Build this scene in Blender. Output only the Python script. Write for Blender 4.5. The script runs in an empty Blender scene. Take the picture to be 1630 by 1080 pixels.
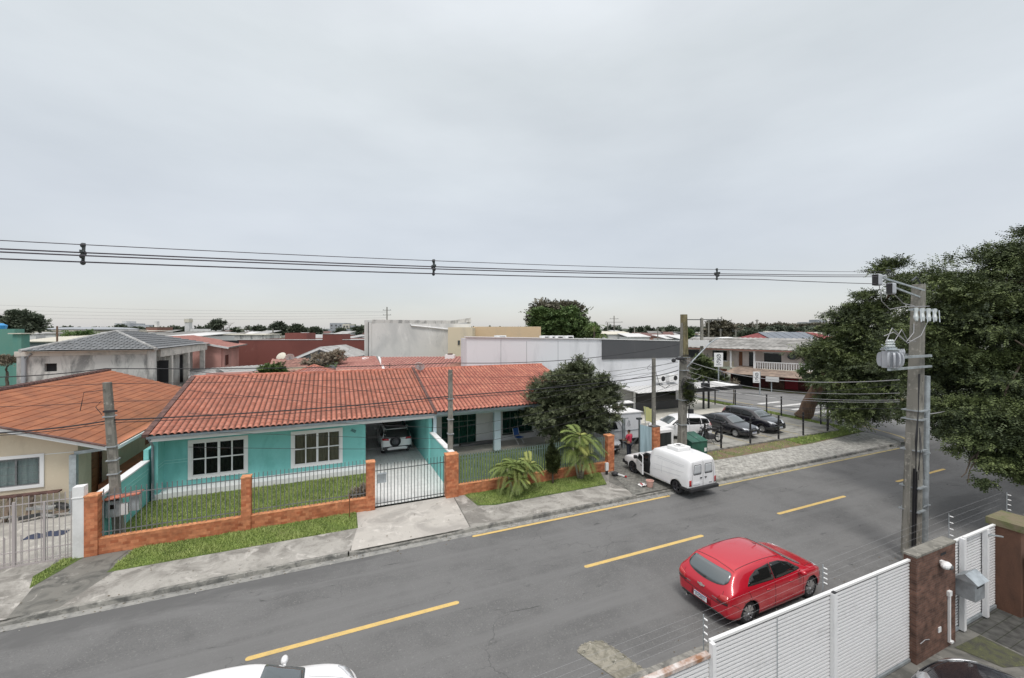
import bpy, bmesh, math, random
import numpy as np
from mathutils import Vector, Matrix, noise as mnoise
from mathutils.bvhtree import BVHTree
R = math.radians
rnd = random.Random(7)
S = bpy.context.scene

# ---------------------------------------------------------------- camera
EYE = 7.8
cd = bpy.data.cameras.new('camera')
cam = bpy.data.objects.new('camera', cd)
S.collection.objects.link(cam)
cam.location = (0, 0, EYE)
cam.rotation_euler = (R(90), 0, R(-23.5))
cd.sensor_width = 36
cd.lens = 36*665/1630
cd.shift_y = -15/1630
cd.clip_start = 0.1
cd.clip_end = 6000
S.camera = cam

# ---------------------------------------------------------------- world: overcast sky
SUN_EL, SUN_AZ = 62, 200
W = bpy.data.worlds.new('World'); S.world = W; W.use_nodes = True
nt = W.node_tree; N = nt.nodes; L = nt.links
for n in list(N): N.remove(n)
def wn(t, **k):
    n = N.new(t)
    for a, b in k.items(): setattr(n, a, b)
    return n
out = wn('ShaderNodeOutputWorld'); bg = wn('ShaderNodeBackground'); bg2 = wn('ShaderNodeBackground'); add = wn('ShaderNodeAddShader')
sky = wn('ShaderNodeTexSky', sky_type='NISHITA', sun_disc=False, sun_elevation=R(SUN_EL), sun_rotation=R(SUN_AZ))
bg.inputs[1].default_value = 0.05
L.new(sky.outputs[0], bg.inputs[0])
tc = wn('ShaderNodeTexCoord'); sep = wn('ShaderNodeSeparateXYZ'); L.new(tc.outputs['Generated'], sep.inputs[0])
ramp = wn('ShaderNodeValToRGB')
els = ramp.color_ramp.elements
els[0].position = 0.0; els[0].color = (0.475, 0.47, 0.49, 1)
els[1].position = 1.0; els[1].color = (1.40, 1.32, 1.24, 1)
for p, c in ((0.10, (0.49, 0.472, 0.468)), (0.32, (0.60, 0.61, 0.59)), (0.52, (0.645, 0.665, 0.64)), (0.64, (0.72, 0.735, 0.725)), (0.78, (1.15, 1.09, 1.04))):
    e = els.new(p); e.color = (*c, 1)
L.new(sep.outputs[2], ramp.inputs[0])
mp = wn('ShaderNodeMapping'); mp.inputs['Scale'].default_value = (1.3, 1.3, 4.0)
L.new(tc.outputs['Generated'], mp.inputs[0])
nz = wn('ShaderNodeTexNoise'); nz.inputs['Scale'].default_value = 1.6; nz.inputs['Detail'].default_value = 8; nz.inputs['Roughness'].default_value = 0.5
L.new(mp.outputs[0], nz.inputs[0])
mr = wn('ShaderNodeMapRange'); mr.inputs[1].default_value = 0.3; mr.inputs[2].default_value = 0.7
mr.inputs[3].default_value = 0.90; mr.inputs[4].default_value = 1.08
L.new(nz.outputs[0], mr.inputs[0])
vm = wn('ShaderNodeVectorMath', operation='SCALE'); L.new(ramp.outputs[0], vm.inputs[0]); L.new(mr.outputs[0], vm.inputs['Scale'])
L.new(vm.outputs[0], bg2.inputs[0]); bg2.inputs[1].default_value = 1.0
L.new(bg.outputs[0], add.inputs[0]); L.new(bg2.outputs[0], add.inputs[1]); L.new(add.outputs[0], out.inputs[0])

sl = bpy.data.lights.new('sun', 'SUN'); sl.energy = 1.5; sl.angle = R(15); sl.color = (1, 0.97, 0.93)
so = bpy.data.objects.new('sun', sl); S.collection.objects.link(so)
az = R(SUN_AZ)
sd = Vector((math.sin(az)*math.cos(R(SUN_EL)), math.cos(az)*math.cos(R(SUN_EL)), math.sin(R(SUN_EL))))
so.rotation_euler = sd.to_track_quat('Z', 'Y').to_euler()
so.location = (0, 0, 60)
S.view_settings.view_transform = 'Standard'
S.view_settings.look = 'None'
S.view_settings.exposure = 0.0
S.view_settings.gamma = 1
S.cycles.max_bounces = 6
S.cycles.diffuse_bounces = 3
S.cycles.transparent_max_bounces = 12
S.cycles.use_denoising = True

# ---------------------------------------------------------------- survey helpers (photo pixel -> point on a known plane)
TH = R(23.5); sn, cs = math.sin(TH), math.cos(TH)
def G(px, py, z=0.0):
    d = (EYE-z)*665/(py-525); l = (px-815)/665*d
    return Vector((cs*l+sn*d, -sn*l+cs*d, z))
def AY(px, py, Y):
    a = (px-815)/665; d = Y/(cs-sn*a)
    return Vector((cs*a*d+sn*d, Y, EYE-(py-525)/665*d))
def AD(px, py, d):
    a = (px-815)/665
    return Vector((d*(cs*a+sn), d*(cs-sn*a), EYE-(py-525)/665*d))

# ---------------------------------------------------------------- materials
MC = {}
def nodes(m):
    m.use_nodes = True
    return m.node_tree, m.node_tree.nodes['Principled BSDF']
def mat(name, col, rough=0.7, metal=0.0, var=0.0, scale=3.0, bump=0.0, bscale=None, col2=None, contrast=0.5, coat=0.0, detail=6, spec=None, stretch=(1, 1, 1), dist=0.0):
    """colour with procedural mottling (col -> col2) and bump"""
    if name in MC: return MC[name]
    m = bpy.data.materials.new(name); MC[name] = m
    t, b = nodes(m)
    b.inputs['Base Color'].default_value = (*col, 1); b.inputs['Roughness'].default_value = rough; b.inputs['Metallic'].default_value = metal
    if coat: b.inputs['Coat Weight'].default_value = coat; b.inputs['Coat Roughness'].default_value = 0.04
    if spec is not None: b.inputs['Specular IOR Level'].default_value = spec
    n, l = t.nodes, t.links
    if var or col2 or bump:
        g = n.new('ShaderNodeNewGeometry'); mpn = n.new('ShaderNodeMapping'); mpn.inputs['Scale'].default_value = stretch
        l.new(g.outputs['Position'], mpn.inputs[0])
        x = n.new('ShaderNodeTexNoise'); x.inputs['Scale'].default_value = scale; x.inputs['Detail'].default_value = detail; x.inputs['Roughness'].default_value = 0.62
        x.inputs['Distortion'].default_value = dist
        l.new(mpn.outputs[0], x.inputs[0])
    if var or col2:
        c2 = col2 or tuple(max(0, c*(1-var)) for c in col)
        c1 = col if col2 else tuple(min(1, c*(1+var)) for c in col)
        r = n.new('ShaderNodeMapRange'); r.inputs[1].default_value = 0.5-contrast/2*0.5; r.inputs[2].default_value = 0.5+contrast/2*0.5
        l.new(x.outputs[0], r.inputs[0])
        mx = n.new('ShaderNodeMix'); mx.data_type = 'RGBA'
        mx.inputs[6].default_value = (*c1, 1); mx.inputs[7].default_value = (*c2, 1)
        l.new(r.outputs[0], mx.inputs[0]); l.new(mx.outputs[2], b.inputs['Base Color'])
    if bump:
        y = n.new('ShaderNodeTexNoise'); y.inputs['Scale'].default_value = bscale or scale*4; y.inputs['Detail'].default_value = 4
        l.new(mpn.outputs[0], y.inputs[0])
        bp = n.new('ShaderNodeBump'); bp.inputs['Strength'].default_value = bump; bp.inputs['Distance'].default_value = 0.02
        l.new(y.outputs[0], bp.inputs['Height']); l.new(bp.outputs[0], b.inputs['Normal'])
    return m
def multi(name, base, layers, rough=0.85, bump=0.3, bscale=60, crack=None):
    """base colour + list of (colour, scale, lo, hi, stretch, distortion) noise layers over it"""
    if name in MC: return MC[name]
    m = bpy.data.materials.new(name); MC[name] = m
    t, b = nodes(m); n, l = t.nodes, t.links
    b.inputs['Roughness'].default_value = rough
    g = n.new('ShaderNodeNewGeometry')
    cur = n.new('ShaderNodeRGB'); cur.outputs[0].default_value = (*base, 1); cur = cur.outputs[0]
    for i, (c, sc, lo, hi, st, di) in enumerate(layers):
        mpn = n.new('ShaderNodeMapping'); mpn.inputs['Scale'].default_value = st; mpn.inputs['Location'].default_value = (i*13.7, i*5.1, i*3.3)
        l.new(g.outputs['Position'], mpn.inputs[0])
        x = n.new('ShaderNodeTexNoise'); x.inputs['Scale'].default_value = sc; x.inputs['Detail'].default_value = 7; x.inputs['Roughness'].default_value = 0.65; x.inputs['Distortion'].default_value = di
        l.new(mpn.outputs[0], x.inputs[0])
        r = n.new('ShaderNodeMapRange'); r.inputs[1].default_value = lo; r.inputs[2].default_value = hi; l.new(x.outputs[0], r.inputs[0])
        mx = n.new('ShaderNodeMix'); mx.data_type = 'RGBA'; l.new(r.outputs[0], mx.inputs[0]); l.new(cur, mx.inputs[6]); mx.inputs[7].default_value = (*c, 1)
        cur = mx.outputs[2]
    if crack:       # (colour, voronoi scale, width, mask lo, mask hi)
        cc, vs_, wd, lo, hi = crack
        wz = n.new('ShaderNodeTexNoise'); wz.inputs['Scale'].default_value = 2.5; wz.inputs['Detail'].default_value = 4; l.new(g.outputs['Position'], wz.inputs[0])
        ws_ = n.new('ShaderNodeVectorMath'); ws_.operation = 'SCALE'; ws_.inputs['Scale'].default_value = .55; l.new(wz.outputs['Color'], ws_.inputs[0])
        wa = n.new('ShaderNodeVectorMath'); wa.operation = 'ADD'; l.new(g.outputs['Position'], wa.inputs[0]); l.new(ws_.outputs[0], wa.inputs[1])
        vo = n.new('ShaderNodeTexVoronoi'); vo.feature = 'DISTANCE_TO_EDGE'; vo.inputs['Scale'].default_value = vs_; l.new(wa.outputs[0], vo.inputs['Vector'])
        r1 = n.new('ShaderNodeMapRange'); r1.inputs[1].default_value = 0; r1.inputs[2].default_value = wd; r1.inputs[3].default_value = 1; r1.inputs[4].default_value = 0; l.new(vo.outputs['Distance'], r1.inputs[0])
        mk = n.new('ShaderNodeTexNoise'); mk.inputs['Scale'].default_value = .35; mk.inputs['Detail'].default_value = 3; l.new(g.outputs['Position'], mk.inputs[0])
        r2 = n.new('ShaderNodeMapRange'); r2.inputs[1].default_value = lo; r2.inputs[2].default_value = hi; l.new(mk.outputs[0], r2.inputs[0])
        mu = n.new('ShaderNodeMath'); mu.operation = 'MULTIPLY'; l.new(r1.outputs[0], mu.inputs[0]); l.new(r2.outputs[0], mu.inputs[1])
        mx = n.new('ShaderNodeMix'); mx.data_type = 'RGBA'; l.new(mu.outputs[0], mx.inputs[0]); l.new(cur, mx.inputs[6]); mx.inputs[7].default_value = (*cc, 1); cur = mx.outputs[2]
    l.new(cur, b.inputs['Base Color'])
    y = n.new('ShaderNodeTexNoise'); y.inputs['Scale'].default_value = bscale; y.inputs['Detail'].default_value = 3; l.new(g.outputs['Position'], y.inputs[0])
    bp = n.new('ShaderNodeBump'); bp.inputs['Strength'].default_value = bump; bp.inputs['Distance'].default_value = 0.015
    l.new(y.outputs[0], bp.inputs['Height']); l.new(bp.outputs[0], b.inputs['Normal'])
    return m
def brickmat(name, c1, c2, mortar, bw=0.2, bh=0.1, floor=False, bump=0.5, rough=0.8, msize=0.008, var=0.35, offset=0.5):
    if name in MC: return MC[name]
    m = bpy.data.materials.new(name); MC[name] = m
    t, b = nodes(m); n, l = t.nodes, t.links
    b.inputs['Roughness'].default_value = rough
    g = n.new('ShaderNodeNewGeometry'); sp = n.new('ShaderNodeSeparateXYZ'); l.new(g.outputs['Position'], sp.inputs[0])
    cb = n.new('ShaderNodeCombineXYZ')
    if floor:
        l.new(sp.outputs[0], cb.inputs[0]); l.new(sp.outputs[1], cb.inputs[1])
    else:
        ad = n.new('ShaderNodeMath'); ad.operation = 'ADD'; l.new(sp.outputs[0], ad.inputs[0]); l.new(sp.outputs[1], ad.inputs[1])
        l.new(ad.outputs[0], cb.inputs[0]); l.new(sp.outputs[2], cb.inputs[1])
    br = n.new('ShaderNodeTexBrick'); br.inputs['Scale'].default_value = 1; br.inputs['Brick Width'].default_value = bw; br.inputs['Row Height'].default_value = bh
    br.inputs['Mortar Size'].default_value = msize; br.inputs['Color1'].default_value = (*c1, 1); br.inputs['Color2'].default_value = (*c2, 1); br.inputs['Mortar'].default_value = (*mortar, 1)
    br.offset = offset
    l.new(cb.outputs[0], br.inputs[0])
    x = n.new('ShaderNodeTexNoise'); x.inputs['Scale'].default_value = 5; x.inputs['Detail'].default_value = 6; l.new(g.outputs['Position'], x.inputs[0])
    r = n.new('ShaderNodeMapRange'); r.inputs[1].default_value = .3; r.inputs[2].default_value = .7; r.inputs[3].default_value = 1-var; r.inputs[4].default_value = 1+var*.6; l.new(x.outputs[0], r.inputs[0])
    vs = n.new('ShaderNodeVectorMath'); vs.operation = 'SCALE'; l.new(br.outputs[0], vs.inputs[0]); l.new(r.outputs[0], vs.inputs['Scale'])
    l.new(vs.outputs[0], b.inputs['Base Color'])
    iv = n.new('ShaderNodeMath'); iv.operation = 'SUBTRACT'; iv.inputs[0].default_value = 1; l.new(br.outputs['Fac'], iv.inputs[1])
    bp = n.new('ShaderNodeBump'); bp.inputs['Strength'].default_value = bump; bp.inputs['Distance'].default_value = 0.01
    l.new(iv.outputs[0], bp.inputs['Height']); l.new(bp.outputs[0], b.inputs['Normal'])
    return m
def tilemat(name, c1, c2, dark, channel_mix=.85):
    """roof tiles: one random tone per tile (from the UV map, one unit per tile) plus weathering"""
    if name in MC: return MC[name]
    m = bpy.data.materials.new(name); MC[name] = m
    t, b = nodes(m); n, l = t.nodes, t.links
    b.inputs['Roughness'].default_value = 0.75
    uv = n.new('ShaderNodeUVMap'); fl = n.new('ShaderNodeVectorMath'); fl.operation = 'FLOOR'; l.new(uv.outputs[0], fl.inputs[0])
    w = n.new('ShaderNodeTexWhiteNoise'); w.noise_dimensions = '3D'; l.new(fl.outputs[0], w.inputs[0])
    mx = n.new('ShaderNodeMix'); mx.data_type = 'RGBA'; mx.inputs[6].default_value = (*c1, 1); mx.inputs[7].default_value = (*c2, 1); l.new(w.outputs[0], mx.inputs[0])
    g = n.new('ShaderNodeNewGeometry'); x = n.new('ShaderNodeTexNoise'); x.inputs['Scale'].default_value = 1.3; x.inputs['Detail'].default_value = 8; x.inputs['Roughness'].default_value = .7
    l.new(g.outputs['Position'], x.inputs[0])
    r = n.new('ShaderNodeMapRange'); r.inputs[1].default_value = .42; r.inputs[2].default_value = .68; r.inputs[4].default_value = 0.85; l.new(x.outputs[0], r.inputs[0])
    m2 = n.new('ShaderNodeMix'); m2.data_type = 'RGBA'; l.new(mx.outputs[2], m2.inputs[6]); m2.inputs[7].default_value = (*dark, 1); l.new(r.outputs[0], m2.inputs[0])
    # darker colour mixed in along the channels between the barrel tiles
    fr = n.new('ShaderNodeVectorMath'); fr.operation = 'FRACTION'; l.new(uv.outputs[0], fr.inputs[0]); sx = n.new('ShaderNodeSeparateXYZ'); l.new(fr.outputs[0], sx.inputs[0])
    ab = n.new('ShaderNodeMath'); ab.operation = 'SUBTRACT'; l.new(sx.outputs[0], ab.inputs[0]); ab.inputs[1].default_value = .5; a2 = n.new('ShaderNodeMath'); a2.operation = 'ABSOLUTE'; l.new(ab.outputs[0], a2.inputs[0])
    cr = n.new('ShaderNodeMapRange'); cr.inputs[1].default_value = .30; cr.inputs[2].default_value = .40; cr.inputs[4].default_value = channel_mix; l.new(a2.outputs[0], cr.inputs[0])
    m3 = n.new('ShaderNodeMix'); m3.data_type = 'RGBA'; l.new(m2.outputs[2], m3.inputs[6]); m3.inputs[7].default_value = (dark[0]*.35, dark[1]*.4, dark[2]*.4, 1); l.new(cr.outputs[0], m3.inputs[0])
    l.new(m3.outputs[2], b.inputs['Base Color'])
    return m
def glassmat(name, tint=(0.02, 0.03, 0.03), through=0.0, rough=0.03):
    if name in MC: return MC[name]
    m = bpy.data.materials.new(name); MC[name] = m
    t, b = nodes(m)
    b.inputs['Base Color'].default_value = (*tint, 1); b.inputs['Roughness'].default_value = rough; b.inputs['IOR'].default_value = 1.5
    if through:
        n, l = t.nodes, t.links
        tr = n.new('ShaderNodeBsdfTransparent'); tr.inputs[0].default_value = (0.8, 0.85, 0.83, 1); ms = n.new('ShaderNodeMixShader'); ms.inputs[0].default_value = through
        o = n['Material Output']; l.new(b.outputs[0], ms.inputs[1]); l.new(tr.outputs[0], ms.inputs[2]); l.new(ms.outputs[0], o.inputs[0])
    return m
def leafmat(name, c1, c2, c3, scale=0.6):
    if name in MC: return MC[name]
    m = bpy.data.materials.new(name); MC[name] = m
    t, b = nodes(m); n, l = t.nodes, t.links
    b.inputs['Roughness'].default_value = 0.6; b.inputs['Specular IOR Level'].default_value = 0.3
    a = n.new('ShaderNodeAttribute'); a.attribute_name = 'tone'
    g = n.new('ShaderNodeNewGeometry'); x = n.new('ShaderNodeTexNoise'); x.inputs['Scale'].default_value = scale; x.inputs['Detail'].default_value = 3; l.new(g.outputs['Position'], x.inputs[0])
    r = n.new('ShaderNodeMapRange'); r.inputs[1].default_value = .38; r.inputs[2].default_value = .62; l.new(x.outputs[0], r.inputs[0])
    mx = n.new('ShaderNodeMix'); mx.data_type = 'RGBA'; mx.inputs[6].default_value = (*c1, 1); mx.inputs[7].default_value = (*c2, 1); l.new(r.outputs[0], mx.inputs[0])
    m2 = n.new('ShaderNodeMix'); m2.data_type = 'RGBA'; l.new(mx.outputs[2], m2.inputs[6]); m2.inputs[7].default_value = (*c3, 1); l.new(a.outputs['Fac'], m2.inputs[0])
    l.new(m2.outputs[2], b.inputs['Base Color'])
    return m

# ---------------------------------------------------------------- object helpers
def tag(o, label=None, cat=None, group=None, kind=None):
    if label: o['label'] = label
    if cat: o['category'] = cat
    if group: o['group'] = group
    if kind: o['kind'] = kind
    return o
def empty(name, loc=(0, 0, 0), rz=0.0, label=None, cat=None, group=None):
    o = bpy.data.objects.new(name, None); S.collection.objects.link(o)
    o.location = loc; o.rotation_euler = (0, 0, rz); o.empty_display_size = 0.2
    return tag(o, label, cat, group)
def link(name, me, parent=None, loc=None, rz=None):
    o = bpy.data.objects.new(name, me); S.collection.objects.link(o)
    if parent: o.parent = parent
    if loc is not None: o.location = loc
    if rz is not None: o.rotation_euler = (0, 0, rz)
    return o
def copy_tree(o, parent=None):
    c = o.copy(); S.collection.objects.link(c)
    if parent: c.parent = parent
    for ch in list(o.children): copy_tree(ch, c)
    return c
class MB:
    def __init__(s): s.v = []; s.f = []; s.mi = []; s.cur = 0
    def add(s, vs, fs):
        o = len(s.v); s.v += [tuple(v) for v in vs]; s.f += [tuple(i+o for i in f) for f in fs]; s.mi += [s.cur]*len(fs); return s
    def box(s, x0, x1, y0, y1, z0, z1):
        return s.add([(x0,y0,z0),(x1,y0,z0),(x1,y1,z0),(x0,y1,z0),(x0,y0,z1),(x1,y0,z1),(x1,y1,z1),(x0,y1,z1)],
                     [(0,3,2,1),(4,5,6,7),(0,1,5,4),(1,2,6,5),(2,3,7,6),(3,0,4,7)])
    def bar(s, a, b, w, h, up=(0, 0, 1)):
        a, b = Vector(a), Vector(b); d = (b-a).normalized(); u = Vector(up)
        if abs(d.dot(u)) > .98: u = Vector((0, 1, 0))
        x = d.cross(u).normalized()*w/2; y = x.cross(d).normalized()*h/2
        vs = [a-x-y, a+x-y, a+x+y, a-x+y, b-x-y, b+x-y, b+x+y, b-x+y]
        return s.add(vs, [(0,1,2,3),(7,6,5,4),(4,5,1,0),(5,6,2,1),(6,7,3,2),(7,4,0,3)])
    def cyl(s, a, b, r0, r1=None, n=12, caps=True):
        a, b = Vector(a), Vector(b); r1 = r0 if r1 is None else r1
        d = (b-a).normalized(); u = Vector((0, 0, 1)) if abs(d.z) < .95 else Vector((1, 0, 0))
        x = d.cross(u).normalized(); y = d.cross(x)
        vs = []
        for p, r in ((a, r0), (b, r1)):
            for i in range(n):
                t = 2*math.pi*i/n; vs.append(p+x*math.cos(t)*r+y*math.sin(t)*r)
        fs = [(i, (i+1) % n, n+(i+1) % n, n+i) for i in range(n)]
        if caps: fs += [tuple(range(n-1, -1, -1)), tuple(range(n, 2*n))]
        return s.add(vs, fs)
    def tube(s, pts, r, n=6):
        pts = [Vector(p) for p in pts]; rs = r if hasattr(r, '__len__') else [r]*len(pts)
        vs = []; fs = []
        for k, p in enumerate(pts):
            d = (pts[min(k+1, len(pts)-1)]-pts[max(k-1, 0)]).normalized()
            u = Vector((0, 0, 1)) if abs(d.z) < .95 else Vector((1, 0, 0))
            x = d.cross(u).normalized(); y = d.cross(x)
            for i in range(n):
                t = 2*math.pi*i/n; vs.append(p+x*math.cos(t)*rs[k]+y*math.sin(t)*rs[k])
            if k:
                for i in range(n): fs.append(((k-1)*n+i, (k-1)*n+(i+1) % n, k*n+(i+1) % n, k*n+i))
        fs += [tuple(range(n-1, -1, -1)), tuple(range((len(pts)-1)*n, len(pts)*n))]
        return s.add(vs, fs)
    def lathe(s, prof, c=(0, 0, 0), axis='z', n=16):
        vs = []; fs = []; c = Vector(c)
        for r, h in prof:
            for i in range(n):
                t = 2*math.pi*i/n; p = Vector((r*math.cos(t), r*math.sin(t), h))
                if axis == 'y': p = Vector((p.x, p.z, p.y))
                if axis == 'x': p = Vector((p.z, p.x, p.y))
                vs.append(c+p)
        for k in range(len(prof)-1):
            for i in range(n): fs.append((k*n+i, k*n+(i+1) % n, (k+1)*n+(i+1) % n, (k+1)*n+i))
        return s.add(vs, fs)
    def prism(s, poly, z0, z1):
        n = len(poly); return s.add([(x, y, z0) for x, y in poly]+[(x, y, z1) for x, y in poly],
            [tuple(range(n-1, -1, -1)), tuple(range(n, 2*n))]+[(i, (i+1) % n, n+(i+1) % n, n+i) for i in range(n)])
    def ext(s, poly, d):   # extrude 3D polygon by vector d
        n = len(poly); d = Vector(d); poly = [Vector(p) for p in poly]
        return s.add(poly+[p+d for p in poly], [tuple(range(n-1, -1, -1)), tuple(range(n, 2*n))]+[(i, (i+1) % n, n+(i+1) % n, n+i) for i in range(n)])
    def ball(s, c, r, n=10, m=7):
        rx, ry, rz = r if hasattr(r, '__len__') else (r, r, r)
        vs = []; fs = []
        for j in range(m+1):
            ph = math.pi*j/m
            for i in range(n):
                t = 2*math.pi*i/n
                vs.append((c[0]+rx*math.sin(ph)*math.cos(t), c[1]+ry*math.sin(ph)*math.sin(t), c[2]+rz*math.cos(ph)))
        for j in range(m):
            for i in range(n): fs.append((j*n+i, (j+1)*n+i, (j+1)*n+(i+1) % n, j*n+(i+1) % n))
        return s.add(vs, fs)
    def quad(s, *p): return s.add(p, [tuple(range(len(p)))])
    def mesh(s, name, mats, smooth=False, fix=True):
        me = bpy.data.meshes.new(name); me.from_pydata(s.v, [], s.f)
        for m in (mats if isinstance(mats, (list, tuple)) else [mats] if mats else []): me.materials.append(m)
        if any(s.mi): me.polygons.foreach_set('material_index', s.mi)
        if fix:
            bm = bmesh.new(); bm.from_mesh(me); bmesh.ops.recalc_face_normals(bm, faces=bm.faces); bm.to_mesh(me); bm.free()
        if smooth: me.polygons.foreach_set('use_smooth', [True]*len(me.polygons))
        me.update(); return me
    def build(s, name, mats, parent=None, smooth=False, loc=None, rz=None, bevel=0, fix=True):
        o = link(name, s.mesh(name, mats, smooth, fix), parent, loc, rz)
        if bevel:
            b = o.modifiers.new('b', 'BEVEL'); b.width = bevel; b.segments = 2; b.limit_method = 'ANGLE'
        return o
def part(name, m, parent, fn, **k):
    b = MB(); fn(b); return b.build(name, m, parent, **k)
def wall(b, axis, a0, a1, c0, c1, z0, z1, holes=()):
    """wall slab along an axis with openings (lo, hi, zlo, zhi)"""
    xs = sorted({a0, a1, *[h[0] for h in holes], *[h[1] for h in holes]}); zs = sorted({z0, z1, *[h[2] for h in holes], *[h[3] for h in holes]})
    xs = [x for x in xs if a0 <= x <= a1]; zs = [z for z in zs if z0 <= z <= z1]
    for i in range(len(xs)-1):
        run = None
        for j in range(len(zs)-1):
            cx, cz = (xs[i]+xs[i+1])/2, (zs[j]+zs[j+1])/2
            solid = not any(h[0] < cx < h[1] and h[2] < cz < h[3] for h in holes)
            if solid and run is None: run = zs[j]
            if run is not None and (not solid or j == len(zs)-2):
                top = zs[j+1] if solid else zs[j]
                if axis == 'x': b.box(xs[i], xs[i+1], c0, c1, run, top)
                else: b.box(c0, c1, xs[i], xs[i+1], run, top)
                run = None
def npmesh(name, V, F, m, tone=None):
    me = bpy.data.meshes.new(name); V = np.asarray(V, np.float32); F = np.asarray(F, np.int32); k = F.shape[1]
    me.vertices.add(len(V)); me.vertices.foreach_set('co', V.ravel())
    me.loops.add(F.size); me.loops.foreach_set('vertex_index', F.ravel())
    me.polygons.add(len(F)); me.polygons.foreach_set('loop_start', np.arange(0, F.size, k, dtype=np.int32))
    me.materials.append(m)
    if tone is not None:
        at = me.attributes.new('tone', 'FLOAT', 'POINT'); at.data.foreach_set('value', np.asarray(tone, np.float32))
    me.update(calc_edges=True); return me
def textmesh(txt, size, m, extrude=0.002, align='CENTER'):
    cu = bpy.data.curves.new('txt', 'FONT'); cu.body = txt; cu.size = size; cu.extrude = extrude; cu.align_x = align; cu.align_y = 'CENTER'
    o = bpy.data.objects.new('txt', cu); S.collection.objects.link(o)
    dg = bpy.context.evaluated_depsgraph_get(); me = bpy.data.meshes.new_from_object(o.evaluated_get(dg))
    bpy.data.objects.remove(o); me.materials.clear(); me.materials.append(m); return me
def settle(o):
    """bake an object's modifiers into its mesh"""
    bpy.context.view_layer.update()
    dg = bpy.context.evaluated_depsgraph_get(); me = bpy.data.meshes.new_from_object(o.evaluated_get(dg), depsgraph=dg)
    o.modifiers.clear(); o.data = me; return o

# tile / corrugated roof plane over an arbitrary polygon; first edge of the polygon is the eave
def roof_plane(name, poly, m, parent, w=0.24, course=0.36, amp=0.035, step=0.018, ns=8, profile='barrel'):
    P = [Vector(p) for p in poly]; u = (P[1]-P[0]).normalized(); nrm = Vector((0, 0, 0))
    for i in range(len(P)): nrm += (P[i]-P[0]).cross(P[(i+1) % len(P)]-P[0])
    nrm.normalize()
    if nrm.z < 0: nrm = -nrm
    v = nrm.cross(u).normalized()
    if v.z < 0: v = -v
    U = [(p-P[0]).dot(u) for p in P]; V = [(p-P[0]).dot(v) for p in P]
    u0, u1, v0, v1 = min(U), max(U), min(V), max(V)
    k0 = math.floor(u0/w); k1 = math.ceil(u1/w); us = np.arange(k0*ns, k1*ns+1)/ns*w
    nc = max(1, math.ceil((v1-v0)/course)); vs = []; lift = []; vt = []
    for i in range(nc):
        vs += [v0+i*course, v0+(i+1)*course-0.004]; lift += [step, 0]; vt += [i+.02, i+.98]
    ph = (us/w) % 1.0
    if profile == 'barrel': h = amp*np.sqrt(np.clip(1-((ph-.5)/.38)**2, 0, 1))
    elif profile == 'flat': h = np.where((ph > .8) | (ph < .02), amp, 0.0)
    else: h = amp*(0.5+0.5*np.cos(ph*2*math.pi))
    nu = len(us); un = np.array(u); vn = np.array(v); nn = np.array(nrm); p0 = np.array(P[0])
    A = []
    jit = np.repeat(np.random.RandomState(3).uniform(-.004, .004, k1-k0+1), ns)[:nu]
    if len(jit) < nu: jit = np.pad(jit, (0, nu-len(jit)))
    for q, l in zip(vs, lift): A.append(p0+np.outer(us, un)+vn*q+np.outer(h*(1 if amp else 0)+l+jit, nn))
    A = np.concatenate(A); rows = len(vs)
    bm = bmesh.new(); bv = [bm.verts.new(a) for a in A]; uvl = bm.loops.layers.uv.new('UVMap')
    for j in range(rows-1):
        for i in range(nu-1):
            f = bm.faces.new((bv[j*nu+i], bv[j*nu+i+1], bv[(j+1)*nu+i+1], bv[(j+1)*nu+i])); f.smooth = (j % 2 == 0)
            kk = i//ns; c = [(kk+.02+(i % ns)/ns*.96, vt[j]), (kk+.02+((i % ns)+1)/ns*.96, vt[j]), (kk+.02+((i % ns)+1)/ns*.96, vt[j+1]), (kk+.02+(i % ns)/ns*.96, vt[j+1])]
            if j % 2: c = [(a, vt[j]) for a, _ in c]
            for lp, cc in zip(f.loops, c): lp[uvl].uv = cc
    cen = sum(P, Vector())/len(P)
    for i in range(len(P)):
        a, b = P[i], P[(i+1) % len(P)]
        pn = (b-a).cross(nrm).normalized()
        if pn.dot(cen-a) > 0: pn = -pn
        bmesh.ops.bisect_plane(bm, geom=bm.verts[:]+bm.edges[:]+bm.faces[:], plane_co=a+pn*0.002, plane_no=pn, clear_outer=True)
    me = bpy.data.meshes.new(name); bm.to_mesh(me); bm.free(); me.materials.append(m)
    return link(name, me, parent)
def ridge_caps(name, a, b, m, parent, r=0.11, seg=0.4):
    a, b = Vector(a), Vector(b); n = max(2, int((b-a).length/seg)); mb = MB()
    for i in range(n):
        p = a.lerp(b, i/n); q = a.lerp(b, (i+1.12)/n); mb.cyl(p, q, r*1.06, r*.9, 10)
    return mb.build(name, m, parent, smooth=False)
def sag(a, b, s, n=14):
    a, b = Vector(a), Vector(b)
    return [a.lerp(b, i/n)-Vector((0, 0, s*4*(i/n)*(1-i/n))) for i in range(n+1)]
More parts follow.
